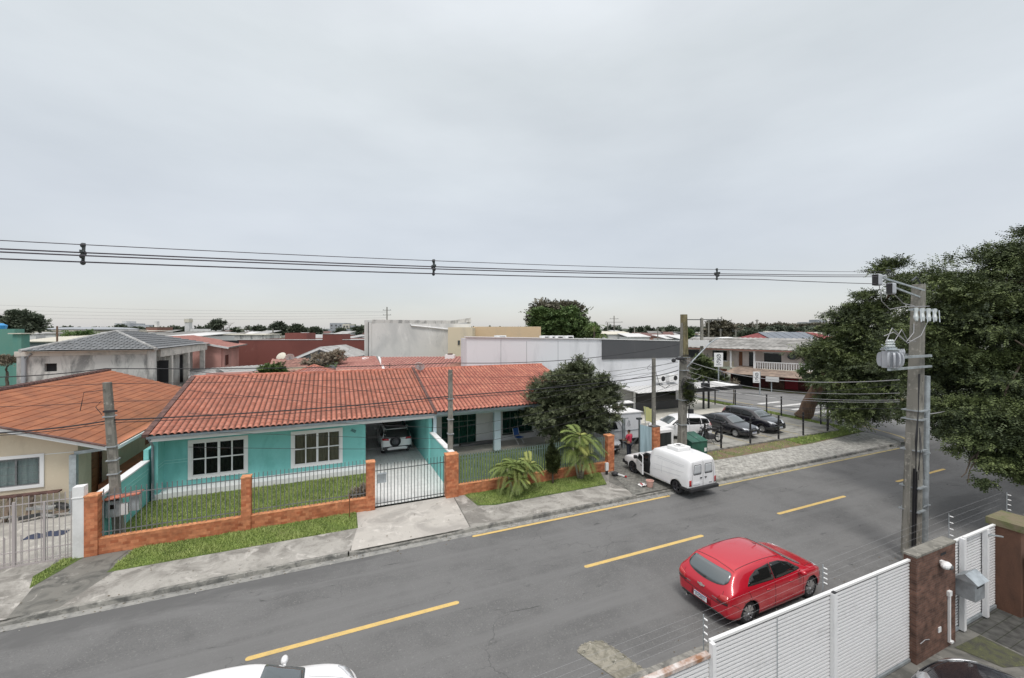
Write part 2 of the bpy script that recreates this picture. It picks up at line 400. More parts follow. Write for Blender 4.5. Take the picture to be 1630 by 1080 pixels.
# ---------------------------------------------------------------- palette
M = {}
M['asphalt'] = multi('asphalt', (0.164, 0.164, 0.161), [((0.126, 0.126, 0.124), .5, .42, .64, (1, 1, 1), .4), ((0.24, 0.24, 0.23), 22, .56, .70, (1, 1, 1), 0), ((0.085, 0.085, 0.083), 30, .56, .68, (1, 1, 1), 0), ((0.07, 0.07, 0.069), 1.3, .63, .70, (.45, 1.5, 1), 1.8), ((0.178, 0.178, 0.175), 1.0, .48, .66, (.06, 1.3, 1), .3), ((0.12, 0.12, 0.118), .16, .54, .60, (.5, 1.6, 1), .6)], rough=.9, bump=.5, bscale=90, crack=((0.10, 0.10, 0.098), .5, .009, .52, .62))
M['asphalt_far'] = multi('asphalt_far', (0.21, 0.21, 0.205), [((0.17, 0.17, 0.168), .3, .45, .62, (1, 1, 1), .4), ((0.27, 0.27, 0.27), 30, .55, .75, (1, 1, 1), 0)], rough=.9)
M['concrete_walk'] = multi('concrete_walk', (0.40, 0.385, 0.35), [((0.20, 0.19, 0.17), .9, .42, .60, (1, 1, 1), .6), ((0.50, 0.48, 0.44), 1.5, .56, .66, (1, 1, 1), 1.0), ((0.13, 0.125, 0.115), 3.5, .58, .72, (1, 1, 1), 1.5), ((0.3, 0.28, 0.25), 40, .5, .7, (1, 1, 1), 0)])
M['concrete_drive'] = multi('concrete_drive', (0.50, 0.475, 0.43), [((0.36, 0.34, 0.31), .8, .45, .62, (1, 1, 1), 1.2), ((0.62, 0.59, 0.54), 1.6, .56, .68, (1, 1, 1), 1.0), ((0.22, 0.21, 0.19), 3.0, .62, .74, (1, 1, 1), 1.5), ((0.4, 0.38, 0.35), 40, .5, .7, (1, 1, 1), 0)])
M['concrete_dark'] = multi('concrete_dark', (0.19, 0.185, 0.165), [((0.10, 0.10, 0.09), 1.5, .45, .62, (1, 1, 1), .8), ((0.32, 0.31, 0.28), 2.5, .60, .70, (1, 1, 1), 1.0)])
M['kerb'] = multi('kerb', (0.30, 0.29, 0.26), [((0.12, 0.12, 0.11), 2.5, .42, .62, (1, 1, 1), .8), ((0.42, 0.41, 0.37), 6, .58, .7, (1, 1, 1), 0)])
M['curb_light'] = multi('gutter', (0.33, 0.325, 0.30), [((0.2, 0.2, 0.19), 2.5, .42, .62, (1, 1, 1), .8)])
M['lot'] = multi('lot_concrete', (0.36, 0.355, 0.32), [((0.22, 0.215, 0.195), .7, .44, .60, (1, 1, 1), .8), ((0.45, 0.44, 0.40), 2, .58, .70, (1, 1, 1), 1), ((0.16, 0.155, 0.14), 5, .62, .72, (1, 1, 1), 1)])
M['lot_light'] = multi('lot_light', (0.62, 0.60, 0.53), [((0.45, 0.44, 0.40), .8, .44, .62, (1, 1, 1), .8)])
M['pavers'] = brickmat('pavers', (0.50, 0.49, 0.45), (0.40, 0.39, 0.355), (0.20, 0.19, 0.16), .25, .12, floor=True, var=.45)
M['pavers_dark'] = brickmat('pavers_dark', (0.24, 0.235, 0.21), (0.19, 0.19, 0.17), (0.10, 0.10, 0.09), .22, .11, floor=True, var=.4)
M['pavers_wet'] = brickmat('pavers_wet', (0.10, 0.10, 0.092), (0.075, 0.075, 0.07), (0.035, 0.04, 0.025), .5, .25, floor=True, var=.5)
M['earth'] = multi('earth', (0.20, 0.14, 0.09), [((0.12, 0.14, 0.05), 1.2, .45, .6, (1, 1, 1), .5), ((0.28, 0.22, 0.15), 4, .55, .7, (1, 1, 1), .5)])
M['turf'] = multi('turf', (0.12, 0.17, 0.04), [((0.08, 0.12, 0.03), 1.5, .42, .6, (1, 1, 1), .5), ((0.20, 0.17, 0.10), 1.3, .58, .68, (1, 1, 1), 0)], rough=.95, bump=1)
M['ground'] = multi('far_ground', (0.16, 0.17, 0.13), [((0.10, 0.12, 0.08), .05, .42, .6, (1, 1, 1), .5), ((0.26, 0.25, 0.22), .12, .52, .65, (1, 1, 1), 0)])
M['yellow'] = multi('road_yellow', (0.70, 0.49, 0.17), [((0.55, 0.40, 0.16), 3, .45, .7, (1, 1, 1), .5), ((0.26, 0.24, 0.2), 26, .57, .70, (1, 1, 1), 0)], rough=.8)
M['yellow_faded'] = multi('road_yellow_faded', (0.50, 0.40, 0.17), [((0.26, 0.25, 0.2), 3, .45, .7, (1, 1, 1), 0), ((0.24, 0.23, 0.2), 30, .55, .75, (1, 1, 1), 0)], rough=.85)
M['white_line'] = multi('road_white', (0.66, 0.66, 0.64), [((0.35, 0.35, 0.34), 3, .5, .75, (1, 1, 1), 0)], rough=.8)
M['teal'] = multi('teal_paint', (0.21, 0.57, 0.54), [((0.15, 0.46, 0.43), .8, .5, .66, (1, 1, .5), .3), ((0.23, 0.57, 0.54), 6, .55, .75, (1, 1, 1), 0)], rough=.75, bump=.15, bscale=40)
M['teal_line'] = mat('teal_groove', (0.35, 0.68, 0.64), .8)
M['white_paint'] = multi('white_paint', (0.80, 0.80, 0.79), [((0.60, 0.60, 0.58), 1.1, .5, .72, (1, 1, .4), .4), ((0.8, 0.8, 0.79), 5, .55, .75, (1, 1, 1), 0)], rough=.7, bump=.1)
M['white_clean'] = mat('white_clean', (0.80, 0.80, 0.79), .5)
M['white_floor'] = brickmat('white_floor', (0.80, 0.80, 0.78), (0.76, 0.76, 0.74), (0.55, 0.55, 0.53), .45, .45, floor=True, var=.08, bump=.1, rough=.35, offset=0)
M['grey_floor'] = brickmat('grey_floor', (0.46, 0.44, 0.39), (0.42, 0.40, 0.36), (0.30, 0.29, 0.26), .45, .45, floor=True, var=.12, bump=.1, rough=.4, offset=0)
M['lightblue'] = multi('lightblue_paint', (0.56, 0.68, 0.74), [((0.46, 0.58, 0.64), 1.2, .5, .72, (1, 1, .5), .4)], rough=.7, bump=.1)
M['beige'] = multi('beige_paint', (0.66, 0.57, 0.43), [((0.55, 0.47, 0.35), .9, .48, .7, (1, 1, .5), .4), ((0.72, 0.64, 0.5), 6, .55, .75, (1, 1, 1), 0)], rough=.8, bump=.15)
M['brick'] = brickmat('facing_brick', (0.40, 0.12, 0.05), (0.62, 0.25, 0.12), (0.50, 0.20, 0.10), .22, .105, var=.3, msize=.004)
M['brick_top'] = mat('brick_top', (0.60, 0.26, 0.12), .8, var=.3, scale=6)
M['brick_dark'] = brickmat('dark_brick', (0.115, 0.055, 0.038), (0.19, 0.095, 0.065), (0.15, 0.11, 0.09), .20, .055, var=.5, msize=.006)
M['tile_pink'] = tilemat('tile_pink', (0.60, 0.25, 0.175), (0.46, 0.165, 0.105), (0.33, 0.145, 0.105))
M['tile_orange'] = tilemat('tile_orange', (0.62, 0.245, 0.125), (0.52, 0.19, 0.095), (0.36, 0.15, 0.09), 0)
M['tile_orange2'] = tilemat('tile_orange2', (0.66, 0.28, 0.19), (0.50, 0.175, 0.125), (0.36, 0.13, 0.10))
M['tile_far'] = tilemat('tile_far', (0.54, 0.27, 0.22), (0.46, 0.20, 0.165), (0.30, 0.13, 0.11))
M['tile_grey'] = tilemat('tile_grey', (0.33, 0.34, 0.35), (0.27, 0.28, 0.29), (0.20, 0.20, 0.20))
M['ridge_dark'] = mat('ridge_dark', (0.12, 0.065, 0.055), .85, var=.4, scale=5)
M['ridge_red'] = mat('ridge_red', (0.42, 0.15, 0.10), .8, var=.35, scale=4)
M['fibro'] = multi('fibro_cement', (0.42, 0.42, 0.41), [((0.26, 0.26, 0.25), .8, .45, .65, (1, 1, 1), .5), ((0.52, 0.52, 0.50), 3, .56, .7, (1, 1, 1), 0)])
M['fibro_dark'] = multi('fibro_dark', (0.24, 0.235, 0.22), [((0.13, 0.13, 0.12), .8, .45, .65, (1, 1, 1), .5), ((0.36, 0.35, 0.33), 3, .56, .7, (1, 1, 1), 0)])
M['rough_concrete'] = multi('raw_render', (0.58, 0.57, 0.54), [((0.27, 0.27, 0.26), 1.0, .47, .60, (1, 1, .35), .5), ((0.60, 0.59, 0.56), 1.6, .54, .66, (1, 1, .4), .6), ((0.16, 0.16, 0.155), 2.2, .62, .72, (2, 2, .3), .2)])
M['pole_concrete'] = multi('pole_concrete', (0.235, 0.225, 0.195), [((0.15, 0.145, 0.125), 1.6, .45, .60, (2, 2, .4), .5), ((0.40, 0.38, 0.33), 6, .56, .7, (1, 1, 1), 0), ((0.10, 0.11, 0.08), 3, .62, .72, (1, 1, .5), .2)])
M['pole_moss'] = multi('pole_moss', (0.20, 0.17, 0.09), [((0.10, 0.09, 0.05), 2.6, .45, .62, (2, 2, .4), .5), ((0.30, 0.27, 0.18), 6, .56, .7, (1, 1, 1), 0)])
M['maroon'] = multi('maroon_paint', (0.20, 0.065, 0.052), [((0.17, 0.055, 0.045), .3, .45, .65, (1, 1, 1), .4), ((0.25, 0.11, 0.09), .5, .62, .72, (1, 1, .5), .6)])
M['salmon'] = mat('salmon_paint', (0.56, 0.30, 0.26), .8, var=.12, scale=.5)
M['cream'] = multi('cream_paint', (0.68, 0.60, 0.44), [((0.58, 0.52, 0.40), .5, .5, .7, (1, 1, .3), .4)])
M['tan'] = multi('tan_paint', (0.66, 0.50, 0.32), [((0.58, 0.46, 0.32), .5, .5, .7, (1, 1, .3), .4)])
M['sheet_white'] = multi('white_sheet', (0.76, 0.77, 0.79), [((0.56, 0.57, 0.59), .4, .5, .7, (1, 1, .3), .4)], rough=.5, bump=.05)
M['sheet_dark'] = multi('dark_sheet', (0.085, 0.088, 0.093), [((0.11, 0.11, 0.115), .8, .5, .7, (1, 1, .3), .4)], rough=.55, bump=.05)
M['black_paint'] = mat('black_paint', (0.018, 0.018, 0.02), .45)
M['dark_void'] = mat('dark_interior', (0.02, 0.02, 0.022), .9)
M['shade_grey'] = mat('shade_grey', (0.12, 0.12, 0.12), .9, var=.2, scale=2)
M['iron'] = mat('iron_grey', (0.20, 0.205, 0.21), .5, metal=.3, var=.15, scale=9)
M['iron_dark'] = mat('iron_dark', (0.07, 0.08, 0.08), .5, metal=.3)
M['iron_green'] = mat('iron_green', (0.16, 0.22, 0.19), .5, metal=.2)
M['galv'] = mat('galvanised', (0.42, 0.46, 0.48), .45, metal=.5, var=.2, scale=4)
M['gutter_grey'] = mat('gutter_grey', (0.20, 0.24, 0.26), .5, metal=.2, var=.15, scale=4)
M['wood'] = multi('brown_wood', (0.22, 0.085, 0.035), [((0.13, 0.05, 0.02), 3, .45, .62, (1, 1, .2), .3)], rough=.5)
M['glass_dark'] = glassmat('glass_dark', (0.01, 0.012, 0.012))
M['glass_green'] = glassmat('glass_green', (0.005, 0.03, 0.024))
M['glass_clear'] = glassmat('glass_clear', (0.02, 0.025, 0.025), through=.86)
M['curtain'] = mat('curtain_brown', (0.42, 0.33, 0.25), .9)
M['curtain_dark'] = mat('curtain_dark', (0.035, 0.033, 0.03), .9)
M['curtain_white'] = mat('curtain_white', (0.8, 0.8, 0.86), .9)
M['curtain_green'] = mat('curtain_green', (0.03, 0.17, 0.13), .9)
M['wire'] = mat('cable_black', (0.03, 0.03, 0.033), .7)
M['wire_grey'] = mat('cable_grey', (0.35, 0.35, 0.36), .6)
M['wire_violet'] = mat('cable_dark', (0.075, 0.065, 0.08), .7)
M['porcelain'] = mat('porcelain', (0.48, 0.52, 0.52), .3)
M['trafo'] = mat('transformer_grey', (0.45, 0.47, 0.50), .45, var=.1, scale=3)
M['rubber'] = mat('rubber', (0.022, 0.022, 0.024), .85)
M['rim_dark'] = mat('rim_dark', (0.10, 0.10, 0.11), .35, metal=.7)
M['rim_silver'] = mat('rim_silver', (0.62, 0.63, 0.65), .28, metal=.85)
M['plastic'] = mat('black_plastic', (0.03, 0.03, 0.032), .6)
M['car_red'] = mat('car_red', (0.53, 0.004, 0.022), .34, metal=.1, coat=1.0)
M['car_white'] = mat('car_white', (0.86, 0.86, 0.86), .35, coat=.6, var=.03, scale=2)
M['car_black'] = mat('car_black', (0.012, 0.012, 0.017), .22, coat=1.0)
M['car_silver'] = mat('car_silver', (0.46, 0.47, 0.48), .3, metal=.6, coat=.8)
M['chrome'] = mat('chrome', (0.8, 0.8, 0.8), .15, metal=1)
M['lamp_red'] = mat('lamp_red', (0.45, 0.01, 0.012), .15, coat=1)
M['lamp_clear'] = mat('lamp_clear', (0.62, 0.64, 0.66), .12, metal=.4, coat=1)
M['plate'] = mat('plate_white', (0.78, 0.79, 0.80), .4)
M['ink'] = mat('ink_dark', (0.04, 0.05, 0.07), .6)
M['blue_ink'] = mat('ink_blue', (0.03, 0.06, 0.25), .6)
M['trunk'] = multi('bark', (0.13, 0.10, 0.075), [((0.07, 0.055, 0.04), 4, .42, .62, (1, 1, .3), .5), ((0.22, 0.19, 0.15), 7, .58, .7, (1, 1, .4), .4)], bump=.9, bscale=14)
M['trunk_brown'] = multi('bark_brown', (0.20, 0.125, 0.08), [((0.10, 0.06, 0.04), 4, .42, .62, (1, 1, .3), .5)], bump=.9, bscale=14)
M['palm_trunk'] = mat('palm_trunk', (0.42, 0.38, 0.30), .9, var=.3, scale=8)
M['leaf_dark'] = leafmat('leaf_dark', (0.060, 0.082, 0.034), (0.042, 0.058, 0.028), (0.16, 0.20, 0.07))
M['leaf_olive'] = leafmat('leaf_olive', (0.092, 0.112, 0.056), (0.06, 0.076, 0.04), (0.18, 0.20, 0.11), 1.2)
M['leaf_mid'] = leafmat('leaf_mid', (0.085, 0.14, 0.045), (0.055, 0.095, 0.032), (0.16, 0.22, 0.075))
M['leaf_cypress'] = leafmat('leaf_cypress', (0.03, 0.045, 0.012), (0.02, 0.03, 0.01), (0.06, 0.075, 0.02), 2)
M['leaf_palm'] = leafmat('leaf_palm', (0.115, 0.19, 0.05), (0.07, 0.13, 0.035), (0.32, 0.34, 0.10), 2)
M['leaf_palm_dark'] = leafmat('leaf_palm_dark', (0.07, 0.14, 0.03), (0.05, 0.10, 0.025), (0.20, 0.25, 0.07), 2)
M['leaf_brown'] = leafmat('leaf_brown', (0.24, 0.20, 0.15), (0.16, 0.14, 0.10), (0.32, 0.27, 0.2), 1)
M['leaf_big'] = leafmat('leaf_big', (0.052, 0.072, 0.032), (0.032, 0.045, 0.024), (0.21, 0.26, 0.09), .35)
M['leaf_far'] = leafmat('leaf_far', (0.09, 0.11, 0.075), (0.065, 0.085, 0.06), (0.13, 0.15, 0.10), .2)
M['leaf_far2'] = leafmat('leaf_far_brown', (0.15, 0.14, 0.10), (0.10, 0.10, 0.075), (0.19, 0.17, 0.12), .3)
M['blade'] = leafmat('grass_blade', (0.28, 0.37, 0.09), (0.21, 0.29, 0.07), (0.42, 0.48, 0.18), 1.5)
M['green_metal'] = mat('dumpster_green', (0.025, 0.11, 0.075), .5, var=.2, scale=3)
M['far_white'] = mat('far_white', (0.62, 0.62, 0.61), .8, var=.1, scale=.1)
M['far_grey'] = mat('far_grey', (0.34, 0.36, 0.38), .8, var=.12, scale=.1)
M['far_beige'] = mat('far_beige', (0.60, 0.57, 0.48), .8, var=.1, scale=.1)
M['far_green'] = multi('far_green', (0.12, 0.27, 0.22), [((0.09, 0.26, 0.22), .4, .5, .7, (1, 1, .4), .3)])
M['far_brown'] = mat('far_brown', (0.25, 0.13, 0.10), .8, var=.1, scale=.1)
# ---------------------------------------------------------------- ground, roads, pavements
def struct(name, m, fn, **k):
    o = part(name, m, None, fn, **k); return tag(o, kind='structure')
def sheet(name, m, poly, z):
    return struct(name, m, lambda b: b.quad(*[(x, y, z) for x, y in poly]))
sheet('ground', M['ground'], [(-2500, -300), (2500, -300), (2500, 3500), (-2500, 3500)], -0.03)
sheet('road', M['asphalt'], [(-60, 7.45), (140, 7.45), (140, 15.4), (-60, 15.4)], 0.0)
# the wide side street that meets it, one sheet 4 mm above
sheet('side_street', M['asphalt_far'], [(36.2, 15.4), (38.2, 15.4), (60, 15.4), (57.2, 17), (52.8, 29.9), (48.8, 42.6), (44, 60), (39.5, 60), (38.6, 33.6), (38.2, 26), (37.6, 19.1)], 0.006)
sheet('road_marking_gutter', M['curb_light'], [(-60, 15.12), (34.4, 15.12), (34.4, 15.40), (-60, 15.40)], 0.004)
def dash(x0, x1, y=11.62, w=0.15, z=0.005, m='yellow'):
    n = 6; p = [(x0+w/2+math.cos(t)*w/2, y+math.sin(t)*w/2) for t in [math.pi/2+math.pi*i/n for i in range(n+1)]]
    q = [(x1-w/2+math.cos(t)*w/2, y+math.sin(t)*w/2) for t in [-math.pi/2+math.pi*i/n for i in range(n+1)]]
    return tag(sheet('road_marking', M[m], p+q, z), kind='structure')
for x0, x1, y in ((-21.8, -16.7, 11.58), (-11.8, -6.7, 11.56), (-1.85, 3.38, 11.57), (7.65, 12.95, 11.63), (17.35, 22.1, 11.72), (26.6, 31.5, 11.78), (36.5, 41.5, 11.85)):
    dash(x0, x1, y)
dash(4.9, 14.6, 15.02, .13, .009); dash(17.5, 34.4, 15.02, .13, .009, 'yellow_faded')
dash(35.2, 37.6, 14.95, .13, .009, 'yellow')
# crossing and edge lines of the side street
for i in range(5):
    y = 22.6+i*1.75
    sheet('crosswalk_marking', M['white_line'], [(41.2, y), (46.0 if i % 2 else 44.6, y), (46.0 if i % 2 else 44.6, y+.5), (41.2, y+.5)], 0.012)
def ribbon(name, m, pts, w, z):
    b = MB(); P = [Vector((x, y, z)) for x, y in pts]
    for i in range(len(P)-1):
        d = (P[i+1]-P[i]).normalized(); nn = Vector((-d.y, d.x, 0))*w/2
        b.quad(P[i]-nn, P[i+1]-nn, P[i+1]+nn, P[i]+nn)
    return tag(b.build(name, m), kind='structure')
ribbon('road_marking_edge', M['yellow_faded'], [(36.4, 15.7), (37.3, 15.9), (38.0, 16.5), (38.5, 17.4), (39.2, 19), (40.0, 21.6), (40.3, 24), (40.1, 28), (40.4, 38), (41, 50)], .16, .0165)
ribbon('road_marking_centre', M['white_line'], [(46.5, 31.5), (45.2, 40)], .15, .012)
ribbon('road_marking_centre', M['white_line'], [(45.0, 43), (43.8, 52)], .15, .012)
# kerbs (dropped in front of the driveways)
def kerb(segs, y0=15.40, y1=15.56):
    b = MB()
    for x0, x1, h0, h1 in segs:
        b.add([(x0, y0, -.02), (x1, y0, -.02), (x1, y1, -.02), (x0, y1, -.02), (x0, y0+.02, h0), (x1, y0+.02, h1), (x1, y1, h1), (x0, y1, h0)],
              [(0,3,2,1),(4,5,6,7),(0,1,5,4),(1,2,6,5),(2,3,7,6),(3,0,4,7)])
    return tag(b.build('kerb', M['kerb']), kind='structure')
segs = [(-60, -8.6, .11, .11), (-8.6, -7.9, .11, .06), (-7.9, -7.4, .06, .12)]
x = -7.4
while x < .5: segs.append((x, min(x+.995, .55), .125, .125)); x += 1.0
segs += [(.6, 1.0, .125, .055), (1.0, 4.3, .055, .055), (4.3, 5.0, .055, .125)]
x = 5.0
while x < 34: segs.append((x, min(x+.995, 34.3), .125 if not 12.9 < x < 17.2 else .06, .125 if not 12.9 < x < 17.2 else .06)); x += 1.0
kerb(segs)
b = MB(); pts = [(34.3, 15.40), (35.0, 15.45), (35.6, 15.6), (36.1, 15.9), (36.4, 16.4)]
for i in range(len(pts)-1): b.bar((*pts[i], .05), (*pts[i+1], .05), .16, .14)
tag(b.build('kerb', M['kerb']), kind='structure')
# pavements of the far side, west to east
sheet('pavement_base', M['concrete_dark'], [(-60, 15.54), (36.2, 15.54), (36.4, 18.4), (21.2, 19.2), (18.1, 24), (13.9, 24), (13.9, 18.9), (-60, 18.9)], .088)
sheet('pavement_driveway', M['concrete_walk'], [(-60, 15.56), (-7.9, 15.56), (-8.4, 18.85), (-60, 18.85)], .1)
sheet('pavement_path', M['concrete_dark'], [(-7.9, 15.56), (-6.3, 15.56), (-5.6, 17.3), (-6.5, 17.35), (-6.6, 18.0), (-6.4, 18.85), (-8.4, 18.85)], .104)
sheet('pavement', M['concrete_walk'], [(-6.9, 15.56), (.62, 15.56), (.95, 17.25), (-6.3, 17.25)], .108)
sheet('pavement_driveway', M['concrete_drive'], [(.66, 15.56), (4.98, 15.56), (5.2, 18.85), (1.0, 18.85)], .1)
sheet('pavement', M['concrete_walk'], [(5.02, 15.56), (13.2, 15.56), (12.9, 17.4), (14.0, 18.85), (5.24, 18.85)], .1)
sheet('pavement_pavers', M['pavers_dark'], [(12.9, 15.56), (17.3, 15.56), (18.0, 19.5), (17.5, 24), (14.1, 24), (14.0, 18.85)], .104)
sheet('pavement_pavers', M['pavers'], [(17.3, 15.56), (36.3, 15.56), (36.5, 16.6), (36.8, 18.3), (30, 17.8), (17.9, 17.8)], .1)
sheet('verge_soil', M['earth'], [(17.9, 17.8), (30, 17.8), (36.8, 18.3), (37.3, 19.0), (36.8, 20.4), (36.6, 19.3), (21.3, 19.2), (21.0, 20.3), (18.0, 20.3)], .108)
sheet('verge_turf', M['turf'], [(29, 17.9), (36.8, 18.3), (37.4, 19.0), (38.0, 26), (38.3, 34), (37.2, 34), (36.9, 26), (36.6, 20.8), (35.4, 19.3), (29, 19.25)], .116)
sheet('verge_turf', M['turf'], [(-6.5, 17.25), (.98, 17.25), (1.02, 18.85), (-6.2, 18.85)], .112)
sheet('verge_turf', M['turf'], [(-8.5, 17.9), (-8.2, 17.1), (-7.6, 18.85), (-8.2, 18.85)], .112)
sheet('verge_turf', M['turf'], [(5.9, 17.35), (6.6, 17.1), (12.6, 17.15), (13.4, 18.85), (5.7, 18.85)], .112)
sheet('parking_lot', M['lot'], [(21.3, 19.3), (35.3, 19.3), (36.6, 20.8), (37.0, 26), (37.0, 27.2), (28, 27.2), (21.3, 27.2)], .112)
sheet('parking_lot_apron', M['lot_light'], [(21.3, 27.2), (37.0, 27.2), (36.9, 34), (32, 36), (21.3, 36)], .112)
for x in (23.6, 26.1, 28.75, 31.5, 34.25):
    ribbon('parking_marking', M['yellow_faded'], [(x, 19.6), (x+.1, 24.4)], .09, .117)
b = MB(); b.box(21.3, 35.35, 19.16, 19.30, 0, .2)
b.bar((35.35, 19.23, .1), (36.7, 20.8, .1), .14, .2)
tag(b.build('kerb_parking', M['kerb']), kind='structure')
# house plots
sheet('garden_lawn', M['turf'], [(-7.4, 18.95), (1.75, 18.95), (1.75, 23.6), (-7.4, 23.6)], .15)
sheet('driveway', M['white_floor'], [(1.76, 18.95), (5.2, 18.95), (5.2, 33.5), (1.76, 33.5)], .14)
sheet('garden_lawn', M['turf'], [(5.45, 18.95), (13.9, 18.95), (13.9, 24.5), (5.45, 24.5)], .15)
sheet('yard', M['concrete_drive'], [(-30, 18.95), (-7.55, 18.95), (-7.55, 40), (-30, 40)], .13)
# near side: pavement and our own plot
b = MB(); b.box(-60, 140, 7.30, 7.47, -.02, .12); tag(b.build('kerb', M['kerb']), kind='structure')
sheet('pavement', M['concrete_walk'], [(-60, 5.9), (140, 5.9), (140, 7.30), (-60, 7.30)], .1)
sheet('pavement_drain', M['pavers_dark'], [(2, 6.0), (10.5, 6.0), (10.5, 6.75), (2, 6.75)], .106)
sheet('forecourt', M['concrete_dark'], [(-60, -20), (15.2, -20), (15.2, 5.85), (-60, 5.85)], .02)
sheet('forecourt_pavers', M['pavers_wet'], [(15.2, -20), (60, -20), (60, 5.85), (15.2, 5.85)], .024)
M['moss'] = multi('mossy_ground', (0.10, 0.105, 0.055), [((0.07, 0.07, 0.055), 4, .45, .6, (1, 1, 1), .5), ((0.16, 0.18, 0.06), 8, .55, .7, (1, 1, 1), .5)], bump=1)
sheet('forecourt_turf', M['moss'], [(14.2, 4.3), (15.1, 4.0), (15.15, 5.0), (14.0, 5.05)], .03)
# broken asphalt patch at the near kerb, as raised cracked concrete
def patch(b):
    pr = [G(px, py).xy[:] for px, py in ((919, 1039), (923.5, 1030), (935, 1024), (955.7, 1021), (970, 1029), (989, 1041), (1007, 1055.5), (1024, 1066))]+[(6.95, 7.48), (5.9, 7.48)]
    b.prism(pr, -.01, .018)
    for i in range(len(pr)-1):
        a, c = Vector((*pr[i], .02)), Vector((*pr[i+1], .02))
        if i >= 7: continue
        for t in (.1, .55):
            s_ = a.lerp(c, t); e_ = a.lerp(c, t+rnd.uniform(.2, .38)); b.bar(s_, e_, rnd.uniform(.02, .045), .02)
struct('road_patch', multi('patch_concrete', (0.32, 0.30, 0.245), [((0.19, 0.18, 0.14), 3, .42, .60, (1, 1, 1), 1.5), ((0.10, 0.10, 0.08), 5, .60, .66, (1, 1, 1), 2.5), ((0.55, 0.54, 0.5), 6, .64, .72, (1, 1, 1), 0)], bump=1, bscale=20), patch)
# side-street far pavement
sheet('pavement', M['earth'], [(52.8, 29.9), (57.2, 17), (62, 17), (57.5, 31.5), (52.5, 46), (48.8, 42.6)], .05)
sheet('verge_turf', M['turf'], [(49.0, 42.6), (52.2, 32.5), (53.3, 32.8), (52.4, 40), (50.6, 46), (44.5, 62), (43, 62)], .07)
sheet('verge_turf', M['turf'], [(53.2, 29.6), (55.6, 21), (57.0, 22), (55.0, 29.8)], .07)

# ---------------------------------------------------------------- grass blades: uncountable, one object per lawn
def blades(name, poly, z, dens, h, seed, label, big=1.0):
    rs = np.random.RandomState(seed); P = np.array(poly); lo, hi = P.min(0), P.max(0)
    n = int((hi-lo).prod()*dens); p = rs.uniform(lo, hi, (n, 2)); ins = np.zeros(n, bool); j = len(P)-1
    for i in range(len(P)):
        c = ((P[i, 1] > p[:, 1]) != (P[j, 1] > p[:, 1])) & (p[:, 0] < (P[j, 0]-P[i, 0])*(p[:, 1]-P[i, 1])/(P[j, 1]-P[i, 1]+1e-9)+P[i, 0]); ins ^= c; j = i
    p = p[ins]; n = len(p)
    cl = np.sin(p[:, 0]*2.1+seed)*np.cos(p[:, 1]*2.7)+np.sin(p[:, 0]*5.3+p[:, 1]*4.1)*.6
    hh = h*(rs.uniform(.5, 1.2, n)*(1+.3*cl)); hh = np.clip(hh, h*.2, None); t = rs.uniform(0, 2*np.pi, n); w = .012*big*rs.uniform(.7, 1.5, n)
    dx, dy = np.cos(t)*w, np.sin(t)*w; lx, ly = rs.normal(0, .45, n)*hh, rs.normal(0, .45, n)*hh
    V = np.zeros((n, 3, 3)); V[:, 0] = np.stack([p[:, 0]-dx, p[:, 1]-dy, np.full(n, z)], 1); V[:, 1] = np.stack([p[:, 0]+dx, p[:, 1]+dy, np.full(n, z)], 1)
    V[:, 2] = np.stack([p[:, 0]+lx, p[:, 1]+ly, z+hh], 1)
    tone = np.repeat(np.clip(rs.normal(.35, .25, n)+.2*cl, 0, 1), 3)
    o = link(name, npmesh(name, V.reshape(-1, 3), np.arange(3*n).reshape(-1, 3), M['blade'], tone))
    return tag(o, label, 'grass', kind='stuff')
blades('grass', [(-6.3, 17.3), (.93, 17.22), (.98, 18.8), (-6.3, 18.8), (-6.45, 17.5)], .11, 1500, .07, 1, 'bright mown grass strip in front of the long orange brick wall')
blades('grass', [(-7.3, 19.05), (1.7, 19.05), (1.7, 23.5), (-7.3, 23.5)], .15, 800, .075, 2, 'green lawn behind the railings of the turquoise house')
blades('grass', [(6.0, 17.4), (6.6, 17.18), (12.6, 17.2), (13.3, 18.8), (5.8, 18.8)], .11, 1300, .06, 3, 'grass bed under the two young palms and the cypress')
blades('grass', [(5.5, 19.05), (13.8, 19.05), (13.8, 24.4), (5.5, 24.4)], .15, 450, .07, 4, 'lawn behind the railings of the light blue porch')
blades('grass', [(29, 17.95), (36.7, 18.35), (37.2, 19.0), (37.9, 26), (38.2, 34), (37.2, 34), (36.9, 26), (36.6, 20.8), (35.4, 19.3), (29, 19.2)], .11, 240, .10, 5, 'grass verge wrapping the corner of the parking lot', 2.2)
blades('grass', [(18.1, 18.0), (29, 18.0), (29, 19.1), (21.3, 19.1), (21, 18.8), (18.1, 18.8)], .10, 60, .07, 6, 'sparse dry grass on the brown soil strip by the parking lot', 2)
blades('grass', [(-8.45, 17.8), (-8.2, 17.2), (-7.75, 18.8), (-8.2, 18.8)], .11, 1200, .07, 7, 'small wedge of grass beside the white gate post')

